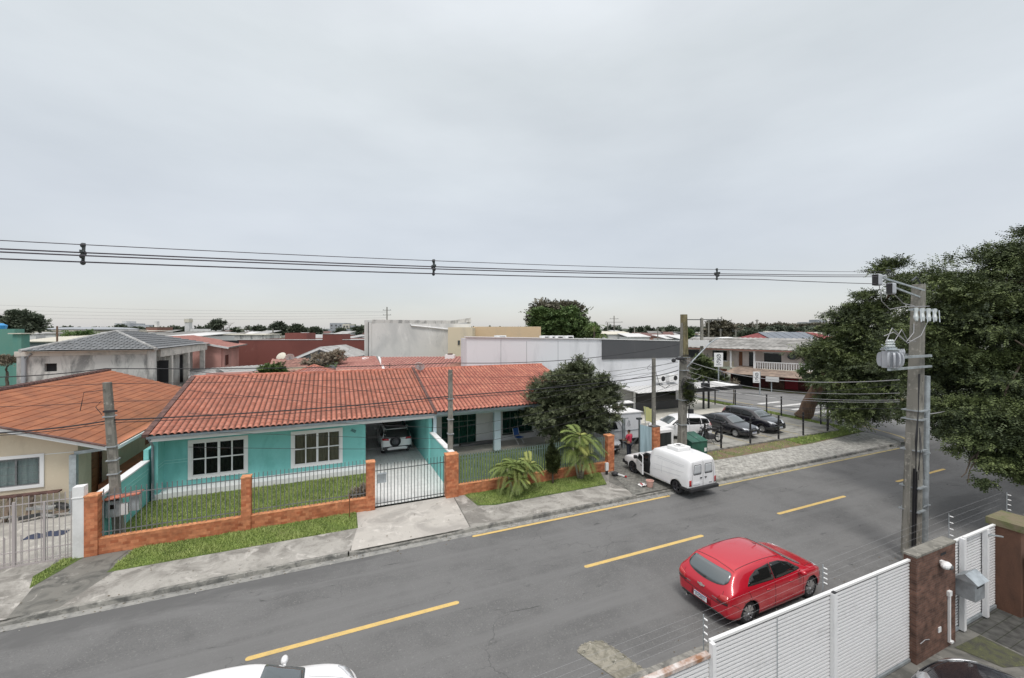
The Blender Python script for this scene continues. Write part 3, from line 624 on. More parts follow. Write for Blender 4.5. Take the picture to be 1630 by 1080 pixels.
# ---------------------------------------------------------------- the turquoise house
def frame_window(parent, name, x0, x1, z0, z1, y, cols=4, rows=2, fw=.14, fm='white_clean', bar='white_clean', glass='glass_clear', proud=.05, curtain=None, cy=.25, thick_mid=True, sill=False):
    """window in a wall facing -Y whose outer face is at y"""
    b = MB()
    for a in ((x0, x1, z0, z0+fw), (x0, x1, z1-fw, z1), (x0, x0+fw, z0+fw, z1-fw), (x1-fw, x1, z0+fw, z1-fw)): b.box(a[0], a[1], y-proud, y+.04, a[2], a[3])
    w = b.build(name, M[fm], parent)
    ix0, ix1, iz0, iz1 = x0+fw, x1-fw, z0+fw, z1-fw
    s = MB(); t = .035
    for a in ((ix0, ix1, iz0, iz0+t*1.4), (ix0, ix1, iz1-t*1.4, iz1), (ix0, ix0+t*1.4, iz0+t*1.4, iz1-t*1.4), (ix1-t*1.4, ix1, iz0+t*1.4, iz1-t*1.4)): s.box(a[0], a[1], y-.012, y+.06, a[2], a[3])
    for i in range(1, cols):
        cx = ix0+(ix1-ix0)*i/cols; tt = t*(1.5 if thick_mid and i*2 == cols else .8); s.box(cx-tt, cx+tt, y-.005, y+.05, iz0+t*1.4, iz1-t*1.4)
    for j in range(1, rows):
        cz = iz0+(iz1-iz0)*(j/rows if rows > 1 else .5); s.box(ix0+t*1.4, ix1-t*1.4, y-.001, y+.046, cz-t*.8, cz+t*.8)
    s.build('sash', M[bar], w)
    part('pane', M[glass], w, lambda q: q.box(ix0, ix1, y+.02, y+.03, iz0, iz1))
    if curtain:
        c = MB(); n = 60; vs = []
        for i in range(n+1):
            xx = ix0+(ix1-ix0)*i/n; vs += [(xx, y+cy+.03*math.sin(i*1.1)+.015*math.sin(i*2.7), iz0), (xx, y+cy+.03*math.sin(i*1.1)+.015*math.sin(i*2.7), iz1)]
        c.add(vs, [(2*i, 2*i+2, 2*i+3, 2*i+1) for i in range(n)]); c.build('curtain', M[curtain], w)
    return w
H1 = empty('turquoise_house', (0, 0, 0), 0, 'long turquoise house with pink tiled roof, two white framed windows and open carport', 'house')
YW = 24.35
w1, w2 = (-6.2, -3.76, .66, 2.54), (-1.87, .61, .62, 2.52)
b = MB()
for (c0, c1, hs) in ((-7.1, 1.78, [(w1[0]+.1, w1[1]-.1, w1[2]+.1, w1[3]-.1), (w2[0]+.1, w2[1]-.1, w2[2]+.1, w2[3]-.1)]),): wall(b, 'x', c0, c1, YW, YW+.2, .15, 2.95, hs)
wall(b, 'y', YW+.2, 33.5, 1.58, 1.78, .15, 2.95, [(27.3, 28.9, 1.2, 2.3)])
b.box(-7.3, -7.1, 23.55, 33.5, .15, 2.95)
b.box(-7.1, 1.58, 33.3, 33.5, .15, 2.95)
b.box(5.12, 5.32, 23.62, 33.5, .14, 2.95)
b.build('wall', M['teal'], H1)
part('carport_back_wall', M['white_paint'], H1, lambda b: b.box(1.78, 5.12, 31.6, 31.8, .14, 2.95))
part('carport_side_cladding', M['white_paint'], H1, lambda b: wall(b, 'y', YW+.3, 31.6, 1.783, 1.80, .14, 2.92, [(27.3, 28.9, 1.2, 2.3)]))
part('carport_window', M['glass_dark'], H1, lambda b: b.box(1.70, 1.73, 27.3, 28.9, 1.2, 2.3))
part('groove', M['teal_line'], H1, lambda b: [b.box(-7.09, w1[0], YW-.012, YW+.01, z, z+.025) or b.box(w1[1], w2[0], YW-.012, YW+.01, z, z+.025) or b.box(w2[1], 1.78, YW-.012, YW+.01, z, z+.025) for z in (1.53, 1.66)] and [b.box(-7.11, -7.088, 23.6, YW-.013, z, z+.025) for z in (1.53, 1.66)])
part('plinth', M['white_clean'], H1, lambda b: b.box(-7.29, 1.80, 23.5, 24.34, .12, .40))
part('ceiling', M['white_paint'], H1, lambda b: b.box(-7.28, 5.3, 23.3, 33.4, 2.96, 3.0))
part('lintel', M['white_clean'], H1, lambda b: b.box(-7.25, 5.33, 23.14, 23.30, 2.86, 3.06))
part('gutter', M['gutter_grey'], H1, lambda b: (b.box(-7.35, 5.3, 22.99, 23.135, 3.02, 3.13)))
part('downpipe', M['gutter_grey'], H1, lambda b: b.tube([(-7.27, 23.06, 3.03), (-7.27, 23.3, 2.8), (-7.27, 23.48, 2.6), (-7.27, 23.48, .5), (-7.2, 23.4, .3)], .05, 10))
frame_window(H1, 'window', *w1, YW, curtain='curtain_dark', cy=.22)
frame_window(H1, 'window', *w2, YW, curtain='curtain', cy=.09)
n3 = textmesh('302', .2, M['ink'], .01); o = link('house_number', n3, H1, (1.15, YW-.02, 2.28)); o.rotation_euler = (R(90), R(28), 0)
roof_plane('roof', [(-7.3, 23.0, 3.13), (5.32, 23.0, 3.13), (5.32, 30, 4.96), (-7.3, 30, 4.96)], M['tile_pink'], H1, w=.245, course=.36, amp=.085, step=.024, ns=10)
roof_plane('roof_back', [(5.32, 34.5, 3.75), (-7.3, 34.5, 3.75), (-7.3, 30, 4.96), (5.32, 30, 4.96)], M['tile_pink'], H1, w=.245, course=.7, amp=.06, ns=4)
ridge_caps('ridge', (-7.35, 30, 5.0), (5.3, 30, 5.0), M['ridge_red'], H1)
part('verge_board', M['ridge_dark'], H1, lambda b: b.bar((-7.38, 22.98, 3.16), (-7.38, 30.05, 5.02), .24, .16)); part('verge_board', M['ridge_dark'], H1, lambda b: b.bar((5.36, 22.98, 3.18), (5.36, 30.05, 5.04), .16, .2))
part('roof_gable', M['teal'], H1, lambda b: b.ext([(-7.28, 23.4, 3.0), (-7.28, 33.4, 3.0), (-7.28, 33.4, 3.9), (-7.28, 30, 4.85), (-7.28, 23.4, 3.15)], (.15, 0, 0)))

# ---------------------------------------------------------------- the light blue porch house
H2 = empty('porch_house', (0, 0, 0), 0, 'white house with orange-pink tiled roof and light blue porch posts, right of the carport', 'house')
YB = 26.0
dr, wd = (6.45, 8.75, .42, 2.36), (10.62, 12.85, .78, 2.30)
b = MB(); wall(b, 'x', 5.4, 14.1, YB, YB+.2, .15, 3.0, [(dr[0], dr[1], dr[2], dr[3]), wd]); b.box(13.9, 14.1, YB+.2, 33, .15, 3.0); b.box(5.4, 13.9, 32.8, 33, .15, 3.0)
b.box(5.34, 5.5, 23.5, YB, .15, 3.0)
b.build('wall', M['white_paint'], H2)
part('porch_floor', M['grey_floor'], H2, lambda b: b.box(5.45, 14.6, 24.45, YB, .1, .34))
part('porch_step', M['shade_grey'], H2, lambda b: b.box(7.6, 10.2, 25.6, 25.99, .34, .50))
part('porch_ceiling', M['white_paint'], H2, lambda b: b.box(5.4, 15.3, 23.7, 32.9, 3.0, 3.05))
part('porch_beam', M['lightblue'], H2, lambda b: b.box(5.34, 15.3, 24.0, 24.25, 2.72, 3.0))
part('fascia', M['lightblue'], H2, lambda b: b.box(5.36, 15.6, 23.28, 23.36, 2.98, 3.13))
part('gutter', M['gutter_grey'], H2, lambda b: b.box(5.42, 15.6, 23.08, 23.27, 3.08, 3.17))
for x in (9.26, 13.5): part('post', M['lightblue'], H2, lambda b: b.box(x, x+.42, 24.0, 24.25, .34, 2.72))
part('post', M['lightblue'], H2, lambda b: b.box(5.34, 5.52, 23.42, 23.99, .15, 2.98))
def door_win(name, r, base, green):
    b = MB()
    for i in range(5):
        x = r[0]+(r[1]-r[0])*i/4; b.box(x-.02, x+.02, YB+.03, YB+.07, r[2], r[3])
    b.box(r[0], r[1], YB+.028, YB+.072, r[3]-.04, r[3]); b.box(r[0], r[1], YB+.028, YB+.072, r[2], r[2]+.05); b.box(r[0], r[1], YB+.029, YB+.071, r[3]-.5, r[3]-.46)
    w = b.build(name, M['iron_green'], H2)
    part('pane', M['glass_clear'], w, lambda q: q.box(r[0], r[1], YB+.05, YB+.06, r[2], r[3]))
    c = MB(); n = 50; vs = []
    for i in range(n+1):
        xx = r[0]+(r[1]-r[0])*i/n; yy = YB+.16+.03*math.sin(i*1.3); vs += [(xx, yy, r[2]), (xx, yy, r[3]-.12)]
    c.add(vs, [(2*i, 2*i+2, 2*i+3, 2*i+1) for i in range(n)]); c.build('curtain', M['curtain_green'], w)
    return w
dw = door_win('glass_door', dr, 0, 1); part('handle', M['chrome'], dw, lambda b: b.ball((7.6, YB, 1.35), .05))
dw = door_win('window', wd, 0, 1); part('handle', M['chrome'], dw, lambda b: b.ball((11.73, YB, 1.5), .05)); part('sill', M['iron_dark'], dw, lambda b: b.box(wd[0]-.05, wd[1]+.05, YB-.1, YB+.02, wd[2]-.06, wd[2]))
part('door', M['shade_grey'], H2, lambda b: b.box(14.1, 14.9, YB+.1, YB+.15, .3, 2.4))
roof_plane('roof', [(5.45, 23.05, 3.17), (15.6, 23.05, 3.17), (15.6, 30, 4.94), (5.45, 30, 4.94)], M['tile_orange2'], H2, w=.245, course=.36, amp=.085, step=.024, ns=10)
roof_plane('roof_back', [(15.6, 34.5, 3.75), (5.45, 34.5, 3.75), (5.45, 30, 4.94), (15.6, 30, 4.94)], M['tile_orange2'], H2, w=.245, course=.7, amp=.06, ns=4)
ridge_caps('ridge', (5.5, 30, 4.98), (15.6, 30, 4.98), M['ridge_red'], H2)
part('roof_gable', M['white_paint'], H2, lambda b: b.ext([(15.1, 23.6, 3.0), (15.1, 33, 3.0), (15.1, 33, 3.9), (15.1, 30, 4.82), (15.1, 23.6, 3.15)], (.12, 0, 0)))

# ---------------------------------------------------------------- boundary walls and fences of the two houses
YF = 18.87
def th(label, cat, name, group=None, loc=(0, 0, 0)): return empty(name, loc, 0, label, cat, group)
bw = th('turquoise side wall with white coping between the beige house and the lawn', 'wall', 'side_wall')
part('wall_body', M['teal'], bw, lambda b: (b.box(-7.6, -7.42, 19.1, 23.5, .1, 1.94), b.box(-7.6, -7.42, 23.5, 30, .1, 2.45)))
part('coping', M['white_clean'], bw, lambda b: (b.box(-7.66, -7.36, 19.1, 23.45, 1.94, 2.0),))
part('groove', M['teal_line'], bw, lambda b: [b.box(-7.425, -7.41, 19.12, 23.49, z, z+.022) for z in (1.42, 1.58)])
bw = th('turquoise side wall with white coping between driveway and porch garden', 'wall', 'side_wall')
part('wall_body', M['teal'], bw, lambda b: b.box(5.2, 5.36, 19.1, 23.6, .1, 1.93))
part('coping', M['white_paint'], bw, lambda b: b.box(5.16, 5.44, 19.1, 23.58, 1.93, 1.99))
def railing(name, label, x0, x1, z0, z1, y, m, spacing=.155, group=None, r=.012, flat=False, rails=(.15, -.22), tip=0.0):
    t = th(label, 'railing', name, group)
    rr = MB()
    for q in rails:
        z = z0+q if q > 0 else z1+q
        rr.box(x0, x1, y-.012, y+.012, z-.014, z+.014)
    rr.build('rail', M[m], t)
    n = max(1, round((x1-x0)/spacing)); bm_ = MB()
    if flat: bm_.add([(-.035, -.008, z0), (.035, -.008, z0), (.035, .008, z0), (-.035, .008, z0), (-.035, -.008, z1-.05), (.035, -.008, z1-.05), (.035, .008, z1-.05), (-.035, .008, z1-.05), (0, -.006, z1), (0, .006, z1)],
        [(0,3,2,1),(0,1,5,4),(1,2,6,5),(2,3,7,6),(3,0,4,7),(4,5,8),(7,9,6),(5,6,9,8),(4,8,9,7)])
    else: bm_.box(-r, r, -r, r, z0, z1)
    me = bm_.mesh('bar', M[m])
    for i in range(n):
        link('bar', me, t, (x0+(i+.5)*(x1-x0)/n, y, 0))
    return t
def pillar(label, x0, x1, y0, y1, z1, m='brick', cap='brick_top', name='brick_pillar', group=None, z0=0):
    t = th(label, 'pillar', name, group)
    part('shaft', M[m], t, lambda b: b.box(x0, x1, y0, y1, z0, z1)); part('cap', M[cap], t, lambda b: b.box(x0-.012, x1+.012, y0-.012, y1+.012, z1, z1+.045)); return t
G1 = 'brick pillars of the street wall'
pillar('corner brick pillar of the street wall beside the tall white post', -7.63, -7.28, YF-.18, YF+.16, 2.12, group=G1)
pillar('narrow brick pillar standing midway in front of the lawn', -3.12, -2.8, YF-.19, YF+.15, 2.12, group=G1)
pillar('brick pillar on the left of the barred driveway gate', 1.40, 1.75, YF-.19, YF+.16, 2.12, group=G1)
pillar('wide brick pillar on the right of the barred driveway gate', 4.85, 5.42, YF-.22, YF+.2, 2.03, group=G1)
pillar('brick pillar at the right end of the street wall beside the white van', 13.78, 14.2, YF-.2, YF+.2, 2.0, group=G1)
def lowwall(label, x0, x1, z1):
    t = th(label, 'low wall', 'brick_wall', 'low brick street walls')
    part('wall_body', M['brick'], t, lambda b: b.box(x0, x1, YF-.14, YF+.1, 0, z1)); part('coping', M['brick_top'], t, lambda b: b.box(x0, x1, YF-.145, YF+.105, z1, z1+.02)); return t
lowwall('low orange brick wall in front of the left half of the lawn', -7.28, -3.12, .62)
lowwall('low orange brick wall in front of the right half of the lawn', -2.8, 1.40, .62)
lowwall('low orange brick wall behind the two young palms', 5.42, 13.78, .58)
railing('railing', 'thin grey railing on the left half of the turquoise house wall', -7.26, -3.14, .66, 2.28, YF, 'iron', .148, group='grey railings of the turquoise house')
railing('railing', 'thin grey railing on the right half of the turquoise house wall', -2.78, 1.38, .66, 2.24, YF, 'iron', .148, group='grey railings of the turquoise house')
railing('railing', 'railing of flat pointed grey slats behind the palms', 5.46, 13.75, .62, 1.98, YF, 'iron_green', .135, flat=True)
g = railing('driveway_gate', 'dark barred sliding gate across the white tiled driveway', 1.78, 4.84, .14, 1.98, YF, 'iron_dark', .148, rails=(.14, -.28)); g['category'] = 'gate'
part('mailbox', M['galv'], g, lambda b: (b.box(1.85, 2.22, YF-.14, YF-.02, 1.2, 1.55), b.box(1.83, 2.24, YF-.17, YF-.0, 1.553, 1.59), b.box(1.9, 2.17, YF-.146, YF-.141, 1.42, 1.46)))
t = railing('side_railing', 'slatted grey railing running back from the street beside the tree', 0, 5.4, .5, 1.9, 0, 'iron', .135, flat=True); t.location = (13.95, 19.2, 0); t.rotation_euler = (0, 0, R(90))
# electric meter cabinet on the left pole
mt = th('grey electricity meter box on brackets beside the leftmost concrete pole', 'meter box', 'meter_box')
part('box_body', M['galv'], mt, lambda b: (b.box(-7.38, -7.0, 19.5, 19.72, 1.05, 1.62),)); part('box_lid', M['galv'], mt, lambda b: b.box(-6.7, -6.42, 19.46, 19.72, 1.2, 1.75)); part('dial', M['glass_dark'], mt, lambda b: b.box(-7.25, -7.1, 19.485, 19.499, 1.35, 1.5))
part('mailbox', M['white_clean'], mt, lambda b: b.box(-6.98, -6.74, 19.46, 19.6, 1.1, 1.5)); part('roof', M['ridge_red'], mt, lambda b: b.bar((-7.45, 19.58, 1.72), (-6.38, 19.58, 1.82), .45, .04))
t = th('thin rusty stake standing in the grass before the brick wall', 'stake', 'stake'); part('rod', M['wood'], t, lambda b: b.cyl((.72, 18.3, .1), (.72, 18.3, 1.05), .02))
# shrub seen through the railings in the lawn corner is built with the plants

# ---------------------------------------------------------------- beige house on the left
H0 = empty('beige_house', (0, 0, 0), 0, 'beige house with plain orange gable roof at the left edge', 'house')
YG = 23.9
wn_ = (-14.2, -11.0, 1.22, 2.62)
b = MB(); wall(b, 'x', -20.5, -9.95, YG, YG+.2, .1, 3.0, [(wn_[0]+.08, wn_[1]-.08, wn_[2]+.08, wn_[3]-.08)])
wall(b, 'y', YG+.2, 39, -10.15, -9.95, .1, 2.75, [(25.0, 26.5, .1, 2.35), (31.0, 32.2, 1.0, 2.3)]); b.box(-20.5, -20.3, YG+.2, 39, .1, 2.8); b.box(-20.3, -10.15, 38.8, 39, .1, 2.8)
b.ext([(-20.5, YG, 3.0), (-9.95, YG, 3.0), (-14.6, YG, 4.55), (-20.5, YG, 3.05)], (0, .18, 0))
b.build('wall', M['beige'], H0)
part('groove', M['white_paint'], H0, lambda b: (b.box(-20.5, wn_[0], YG-.01, YG+.01, 2.55, 2.58), b.box(wn_[1], -9.95, YG-.01, YG+.01, 2.55, 2.58)))
frame_window(H0, 'window', *wn_, YG, cols=4, rows=1, fw=.13, bar='iron', curtain='curtain_white', cy=.09)
part('window_grille', M['iron'], H0, lambda b: [b.box(wn_[0]+.15, wn_[1]-.15, YG-.03, YG-.018, z, z+.015) for z in (1.55, 1.85, 2.15, 2.4)])
part('door', M['wood'], H0, lambda b: (b.box(-10.08, -10.02, 25.0, 25.7, .1, 2.35), b.box(-10.3, -10.25, 25.72, 26.48, .1, 2.3), *[b.box(-10.02, -9.99, 25.1, 25.6, z, z+.22) for z in (.4, .8, 1.2, 1.6, 1.95)]))
part('side_window', M['wood'], H0, lambda b: b.box(-10.1, -9.97, 31.0, 32.2, 1.0, 2.3))
part('side_step', M['tile_orange'], H0, lambda b: (b.box(-9.95, -7.62, 25.6, 36, .1, .55), b.box(-9.95, -8.5, 26.5, 36, .55, .8)))
part('post', M['galv'], H0, lambda b: b.box(-10.0, -9.78, 23.35, 23.55, .1, 2.55))
part('porch_beam', M['galv'], H0, lambda b: b.bar((-9.9, 23.5, 2.6), (-8.7, 23.9, 2.62), .12, .14))
# plain overlapping tiles with long diagonal joints
roof_plane('roof', [(-8.55, 39.4, 2.75), (-8.55, 23.2, 2.75), (-14.7, 23.2, 4.86), (-14.7, 39.4, 4.86)], M['tile_orange'], H0, w=.9, course=.38, amp=.0, step=.03, ns=3, profile='flat')
roof_plane('roof_left', [(-20.9, 23.2, 2.75), (-20.9, 39.4, 2.75), (-14.7, 39.4, 4.86), (-14.7, 23.2, 4.86)], M['tile_orange'], H0, w=.9, course=.38, amp=.0, step=.03, ns=3, profile='flat')
ridge_caps('ridge', (-14.7, 23.1, 4.88), (-14.7, 39.4, 4.88), M['ridge_dark'], H0, .13)
part('bargeboard', M['white_paint'], H0, lambda b: (b.bar((-8.5, 23.16, 2.68), (-14.7, 23.16, 4.78), .05, .16), b.bar((-8.46, 23.1, 2.68), (-8.46, 39.4, 2.68), .05, .14), b.bar((-14.7, 23.16, 4.78), (-20.9, 23.16, 2.68), .05, .16)))
part('eave_gutter', M['ridge_dark'], H0, lambda b: b.bar((-8.52, 23.1, 2.80), (-14.7, 23.14, 4.9), .16, .05))
t = th('tall slim white gate post between the barred gate and the brick wall', 'gate post', 'gate_post')
part('shaft', M['white_paint'], t, lambda b: b.box(-7.93, -7.64, YF-.16, YF+.12, 0, 2.5)); part('cap', M['white_clean'], t, lambda b: b.box(-7.95, -7.62, YF-.18, YF+.14, 2.12, 2.15))
M['gate_fade'] = mat('gate_fade', (0.42, 0.38, 0.37), .7)
g = railing('gate', 'faded barred metal gate of the beige house yard', -12.4, -7.95, .12, 2.35, YF, 'gate_fade', .15, rails=(.12, -.25), r=.009); g['category'] = 'gate'
part('gate_frame', M['gate_fade'], g, lambda b: (b.box(-12.4, -7.95, YF-.02, YF+.02, .1, .15), b.box(-9.45, -9.38, YF-.025, YF+.025, .12, 2.2), b.box(-8.72, -8.66, YF-.025, YF+.025, .12, 2.1), b.box(-12.4, -7.95, YF-.016, YF+.016, .55, .58)))
low = MB(); [low.box(-12.3+i*.19, -12.28+i*.19, YF-.01, YF+.01, .15, 1.1) for i in range(23)]; low.build('lower_bars', M['gate_fade'], g)
# junk along the beige house wall
t = th('pile of old boards and scrap leaning on the beige house wall', 'scrap pile', 'scrap_pile')
rj = random.Random(4); sm = mat('scrap_wood', (0.16, 0.12, 0.09), .9, var=.5, scale=3); sd_ = mat('scrap_dark', (0.06, 0.06, 0.06), .8, var=.4, scale=3); sg = mat('scrap_grey', (0.33, 0.33, 0.32), .8, var=.4, scale=3)
for i in range(16):
    x = rj.uniform(-13.5, -9.9); y = rj.uniform(23.0, 23.7); a = Vector((x, y, .16+rj.uniform(0, .3)))
    part('plank', (sm, sd_, sg)[i % 3], t, lambda b: b.bar(a, a+Vector((rj.uniform(-1.3, 1.3), rj.uniform(-.3, .3), rj.uniform(-.05, .25))), rj.uniform(.1, .3), rj.uniform(.03, .12)))
for x, h in ((-12.45, .95), (-11.9, 1.0), (-11.25, 1.02)): part('stake', sm, t, lambda b: b.bar((x, 23.3, .1), (x+.03, 23.6, h), .14, .06))
part('shelf', M['ridge_dark'], t, lambda b: b.box(-13.5, -10.4, 23.5, 23.8, 1.0, 1.06))
t = th('dark blue cloth lying on the pale yard behind the barred gate', 'cloth', 'cloth')
b = MB(); n = 14
vs = [(-10.3+i*.09, 21.0+j*.07+.05*math.sin(i), .14+.09*abs(math.sin(i*.9+j)*math.cos(j*1.3))*(0 if i in (0, n-1) or j in (0, 6) else 1)) for i in range(n) for j in range(7)]
b.add(vs, [(i*7+j, (i+1)*7+j, (i+1)*7+j+1, i*7+j+1) for i in range(n-1) for j in range(6)]); b.build('cloth_sheet', mat('navy_cloth', (0.05, 0.06, 0.10), .9), t, smooth=True)
# folding chair on the porch
t = empty('folding_chair', (11.35, 24.95, .34), R(20), 'blue and white folding chair on the porch floor', 'chair')
part('frame', M['white_clean'], t, lambda b: [b.tube([(s, -.25, 0), (s, .22, .45), (s, .35, .95)], .018) or b.tube([(s, .28, 0), (s, -.25, .42)], .018) or b.tube([(s, -.25, .6), (s, .22, .6)], .018) for s in (-.25, .25)])
bl = mat('chair_blue', (0.04, 0.14, 0.45), .7); part('seat', bl, t, lambda b: b.box(-.23, .23, -.22, .2, .40, .43)); part('backrest', bl, t, lambda b: b.bar((0, .22, .48), (0, .35, .94), .46, .02, up=(0, 1, 0)))
# satellite dishes
def dish(name, label, loc, rz, r=.42, tone='white_clean', group='satellite dishes', tilt=35):
    t = empty(name, loc, rz, label, 'satellite dish', group)
    b = MB(); pr = [(0.001, 0)]+[(r*i/6, .32*r*(i/6)**2) for i in range(1, 7)]; b.lathe(pr, axis='y', n=20)
    o = b.build('reflector', M[tone], t, smooth=True); o.location = (0, 0, .55); o.rotation_euler = (R(-tilt), 0, R(180)); s = o.modifiers.new('s', 'SOLIDIFY'); s.thickness = .015
    part('mast', M['galv'], t, lambda b: b.tube([(0, 0, 0), (0, 0, .4), (0, -.02, .55)], .025)); part('arm', M['galv'], t, lambda b: (b.tube([(0, -.02, .3), (0, -.45, .55)], .015), b.box(-.05, .05, -.5, -.42, .5, .6))); return t
dish('satellite_dish', 'rust stained white satellite dish on the ridge between the two tiled roofs', (5.75, 29.3, 4.75), R(-30), .36)
# ---------------------------------------------------------------- vehicles
M['glass_sky'] = mat('tinted_glass', (0.12, 0.14, 0.145), .08, metal=.25, coat=1)
def loft(st, name, m, parent, crease=.0, extra=None, sub=2, cuts=()):
    """car shell through cross sections: (x, sill half width, belt half width, z bottom, z belt, roof half width, z roof)"""
    bm = bmesh.new(); rings = []
    cl = bm.edges.layers.float.new('crease_edge')
    for (x, wl, wb, zb, zm, wr, zr) in st:
        half = [(wl*.80, zb), (wl*.985, zb+.05), (max(wl, wb)+.012, zb*.45+zm*.55), (wb, zm), (wr+(wb-wr)*.10, zr-(zr-zm)*.16), (wr*.90, zr), (wr*.45, zr+.018)]
        pts = [(x, -a, b) for a, b in half]+[(x, 0, zr+.025)]+[(x, a, b) for a, b in reversed(half)]
        rings.append([bm.verts.new(p) for p in pts])
    n = len(rings[0])
    for r0, r1 in zip(rings, rings[1:]):
        for i in range(n): bm.faces.new((r0[i], r0[(i+1) % n], r1[(i+1) % n], r1[i]))
    bm.faces.new(rings[0]); bm.faces.new(rings[-1][::-1])
    bmesh.ops.recalc_face_normals(bm, faces=bm.faces)
    for e in bm.edges:
        a, b_ = e.verts
        ia = [i for i, r in enumerate(rings) if a in r]; ib = [i for i, r in enumerate(rings) if b_ in r]
        if ia[0] == ib[0] and ia[0] in (0, len(rings)-1): e[cl] = .45
        if ia[0] != ib[0]:
            k = rings[ia[0]].index(a)
            if k in (3, n-4): e[cl] = .45
            if k in (0, n-1, 1, n-2): e[cl] = .6
            if k in (5, n-6): e[cl] = crease
    for f in bm.faces: f.smooth = True
    me = bpy.data.meshes.new(name); bm.to_mesh(me); bm.free(); me.materials.append(m); me.materials.append(M['rubber'])
    o = link(name, me, parent); s = o.modifiers.new('s', 'SUBSURF'); s.levels = s.render_levels = sub
    cutters = []
    for (cx, r, w, cz) in cuts:
        for sg in (-1, 1):
            c = MB(); c.cyl((cx, sg*(w-.24), cz), (cx, sg*(w+.4), cz), r, r, 28); cm = c.mesh('cut', [m, M['rubber']]); cm.polygons.foreach_set('material_index', [1]*len(cm.polygons))
            co = link('cut', cm, parent); cutters.append(co); bo = o.modifiers.new('b', 'BOOLEAN'); bo.object = co; bo.operation = 'DIFFERENCE'; bo.solver = 'EXACT'
    pl = parent.matrix_world.copy() if parent else None
    settle(o)
    for c in cutters: bpy.data.objects.remove(c)
    return o
def bvh_of(o):
    me = o.data; return BVHTree.FromPolygons([v.co[:] for v in me.vertices], [p.vertices[:] for p in me.polygons])
def decal(name, bv, poly, axis, sgn, m, parent, off=.006, cell=.09, thick=.01, smooth=True):
    bm = bmesh.new(); f = bm.faces.new([bm.verts.new((a, b, 0)) for a, b in poly])
    for k in (0, 1):
        lo, hi = min(p[k] for p in poly), max(p[k] for p in poly); q = lo+cell
        while q < hi-cell*.3:
            bmesh.ops.bisect_plane(bm, geom=bm.verts[:]+bm.edges[:]+bm.faces[:], plane_co=(q, 0, 0) if k == 0 else (0, q, 0), plane_no=(1, 0, 0) if k == 0 else (0, 1, 0)); q += cell
    for v in bm.verts:
        a, b = v.co.x, v.co.y
        if axis == 'y': o_, d = Vector((a, sgn*4, b)), Vector((0, -sgn, 0))
        elif axis == 'x': o_, d = Vector((sgn*6, a, b)), Vector((-sgn, 0, 0))
        else: o_, d = Vector((a, b, 5)), Vector((0, 0, -1))
        h, nn, _, _ = bv.ray_cast(o_, d)
        if h is None: h, nn, _, _ = bv.find_nearest(o_+d*(4 if axis == 'y' else 4))
        if nn.dot(d) > 0: nn = -nn
        v.co = h+nn*off
    bmesh.ops.recalc_face_normals(bm, faces=bm.faces)
    for f in bm.faces: f.smooth = smooth
    me = bpy.data.meshes.new(name); bm.to_mesh(me); bm.free(); me.materials.append(m)
    o = link(name, me, parent)
    if thick:
        s = o.modifiers.new('s', 'SOLIDIFY'); s.thickness = thick; s.offset = 0
    return o
def rnd_poly(pts, r=.05, n=4):
    """round the corners of a 2D polygon"""
    out = []; k = len(pts)
    for i in range(k):
        p = Vector(pts[i]); a = Vector(pts[i-1])-p; b = Vector(pts[(i+1) % k])-p
        ra = min(r, a.length*.45, b.length*.45); pa = p+a.normalized()*ra; pb = p+b.normalized()*ra
        for j in range(n+1):
            t = j/n; out.append(tuple(pa*(1-t)**2+p*2*t*(1-t)+pb*t**2))
    return out
WHEELS = {}
def wheel(parent, x, y, r, w, rim, spokes=5, side=1):
    key = (round(r, 3), w, rim, spokes)
    if key not in WHEELS:
        b = MB(); h = w/2; b.lathe([(r*.62, -h*.9), (r*.70, -h), (r*.92, -h*.98), (r*.985, -h*.75), (r, -h*.4), (r, h*.4), (r*.985, h*.75), (r*.92, h*.98), (r*.70, h), (r*.62, h*.9), (r*.60, h*.3), (r*.60, -h*.3), (r*.62, -h*.9)], axis='y', n=28)
        ty = b.mesh('wheel', M['rubber'], True)
        c = MB(); c.lathe([(r*.645, h*.86), (r*.66, h*.93), (r*.63, h*.95), (r*.585, h*.7), (r*.57, h*.2), (r*.001, h*.15)], axis='y', n=28)
        c.cur = 1 if rim == 'rim_dark' and spokes > 4 else 0
        for s in range(spokes):
            a = 2*math.pi*s/spokes
            for da in ((-.14, .14) if spokes > 4 else (0,)):
                c.bar((r*.14*math.cos(a+da), h*.80, r*.14*math.sin(a+da)), (r*.63*math.cos(a+da*1.3), h*.84, r*.63*math.sin(a+da*1.3)), .035 if spokes > 4 else .09, .04)
        c.cyl((0, h*.3, 0), (0, h*.88, 0), r*.17, r*.15, 14)
        WHEELS[key] = (ty, c.mesh('rim', [M['rim_dark'], M['rim_silver']] if rim == 'rim_dark' else M[rim], False))
    ty, rm = WHEELS[key]
    if rim == 'rim_dark': pass
    o = link('wheel', ty, parent, (x, y, r)); q = link('rim', rm, o)
    if side < 0: o.rotation_euler = (0, 0, math.pi)
    return o
def mirror_part(parent, x, y, z, m, s):
    b = MB(); b.ball((x, y+s*.10, z), (.07, .11, .075), 12, 8); b.bar((x+.02, y-s*.03, z-.04), (x, y+s*.06, z-.02), .05, .04); return b.build('mirror', m, parent, smooth=True)
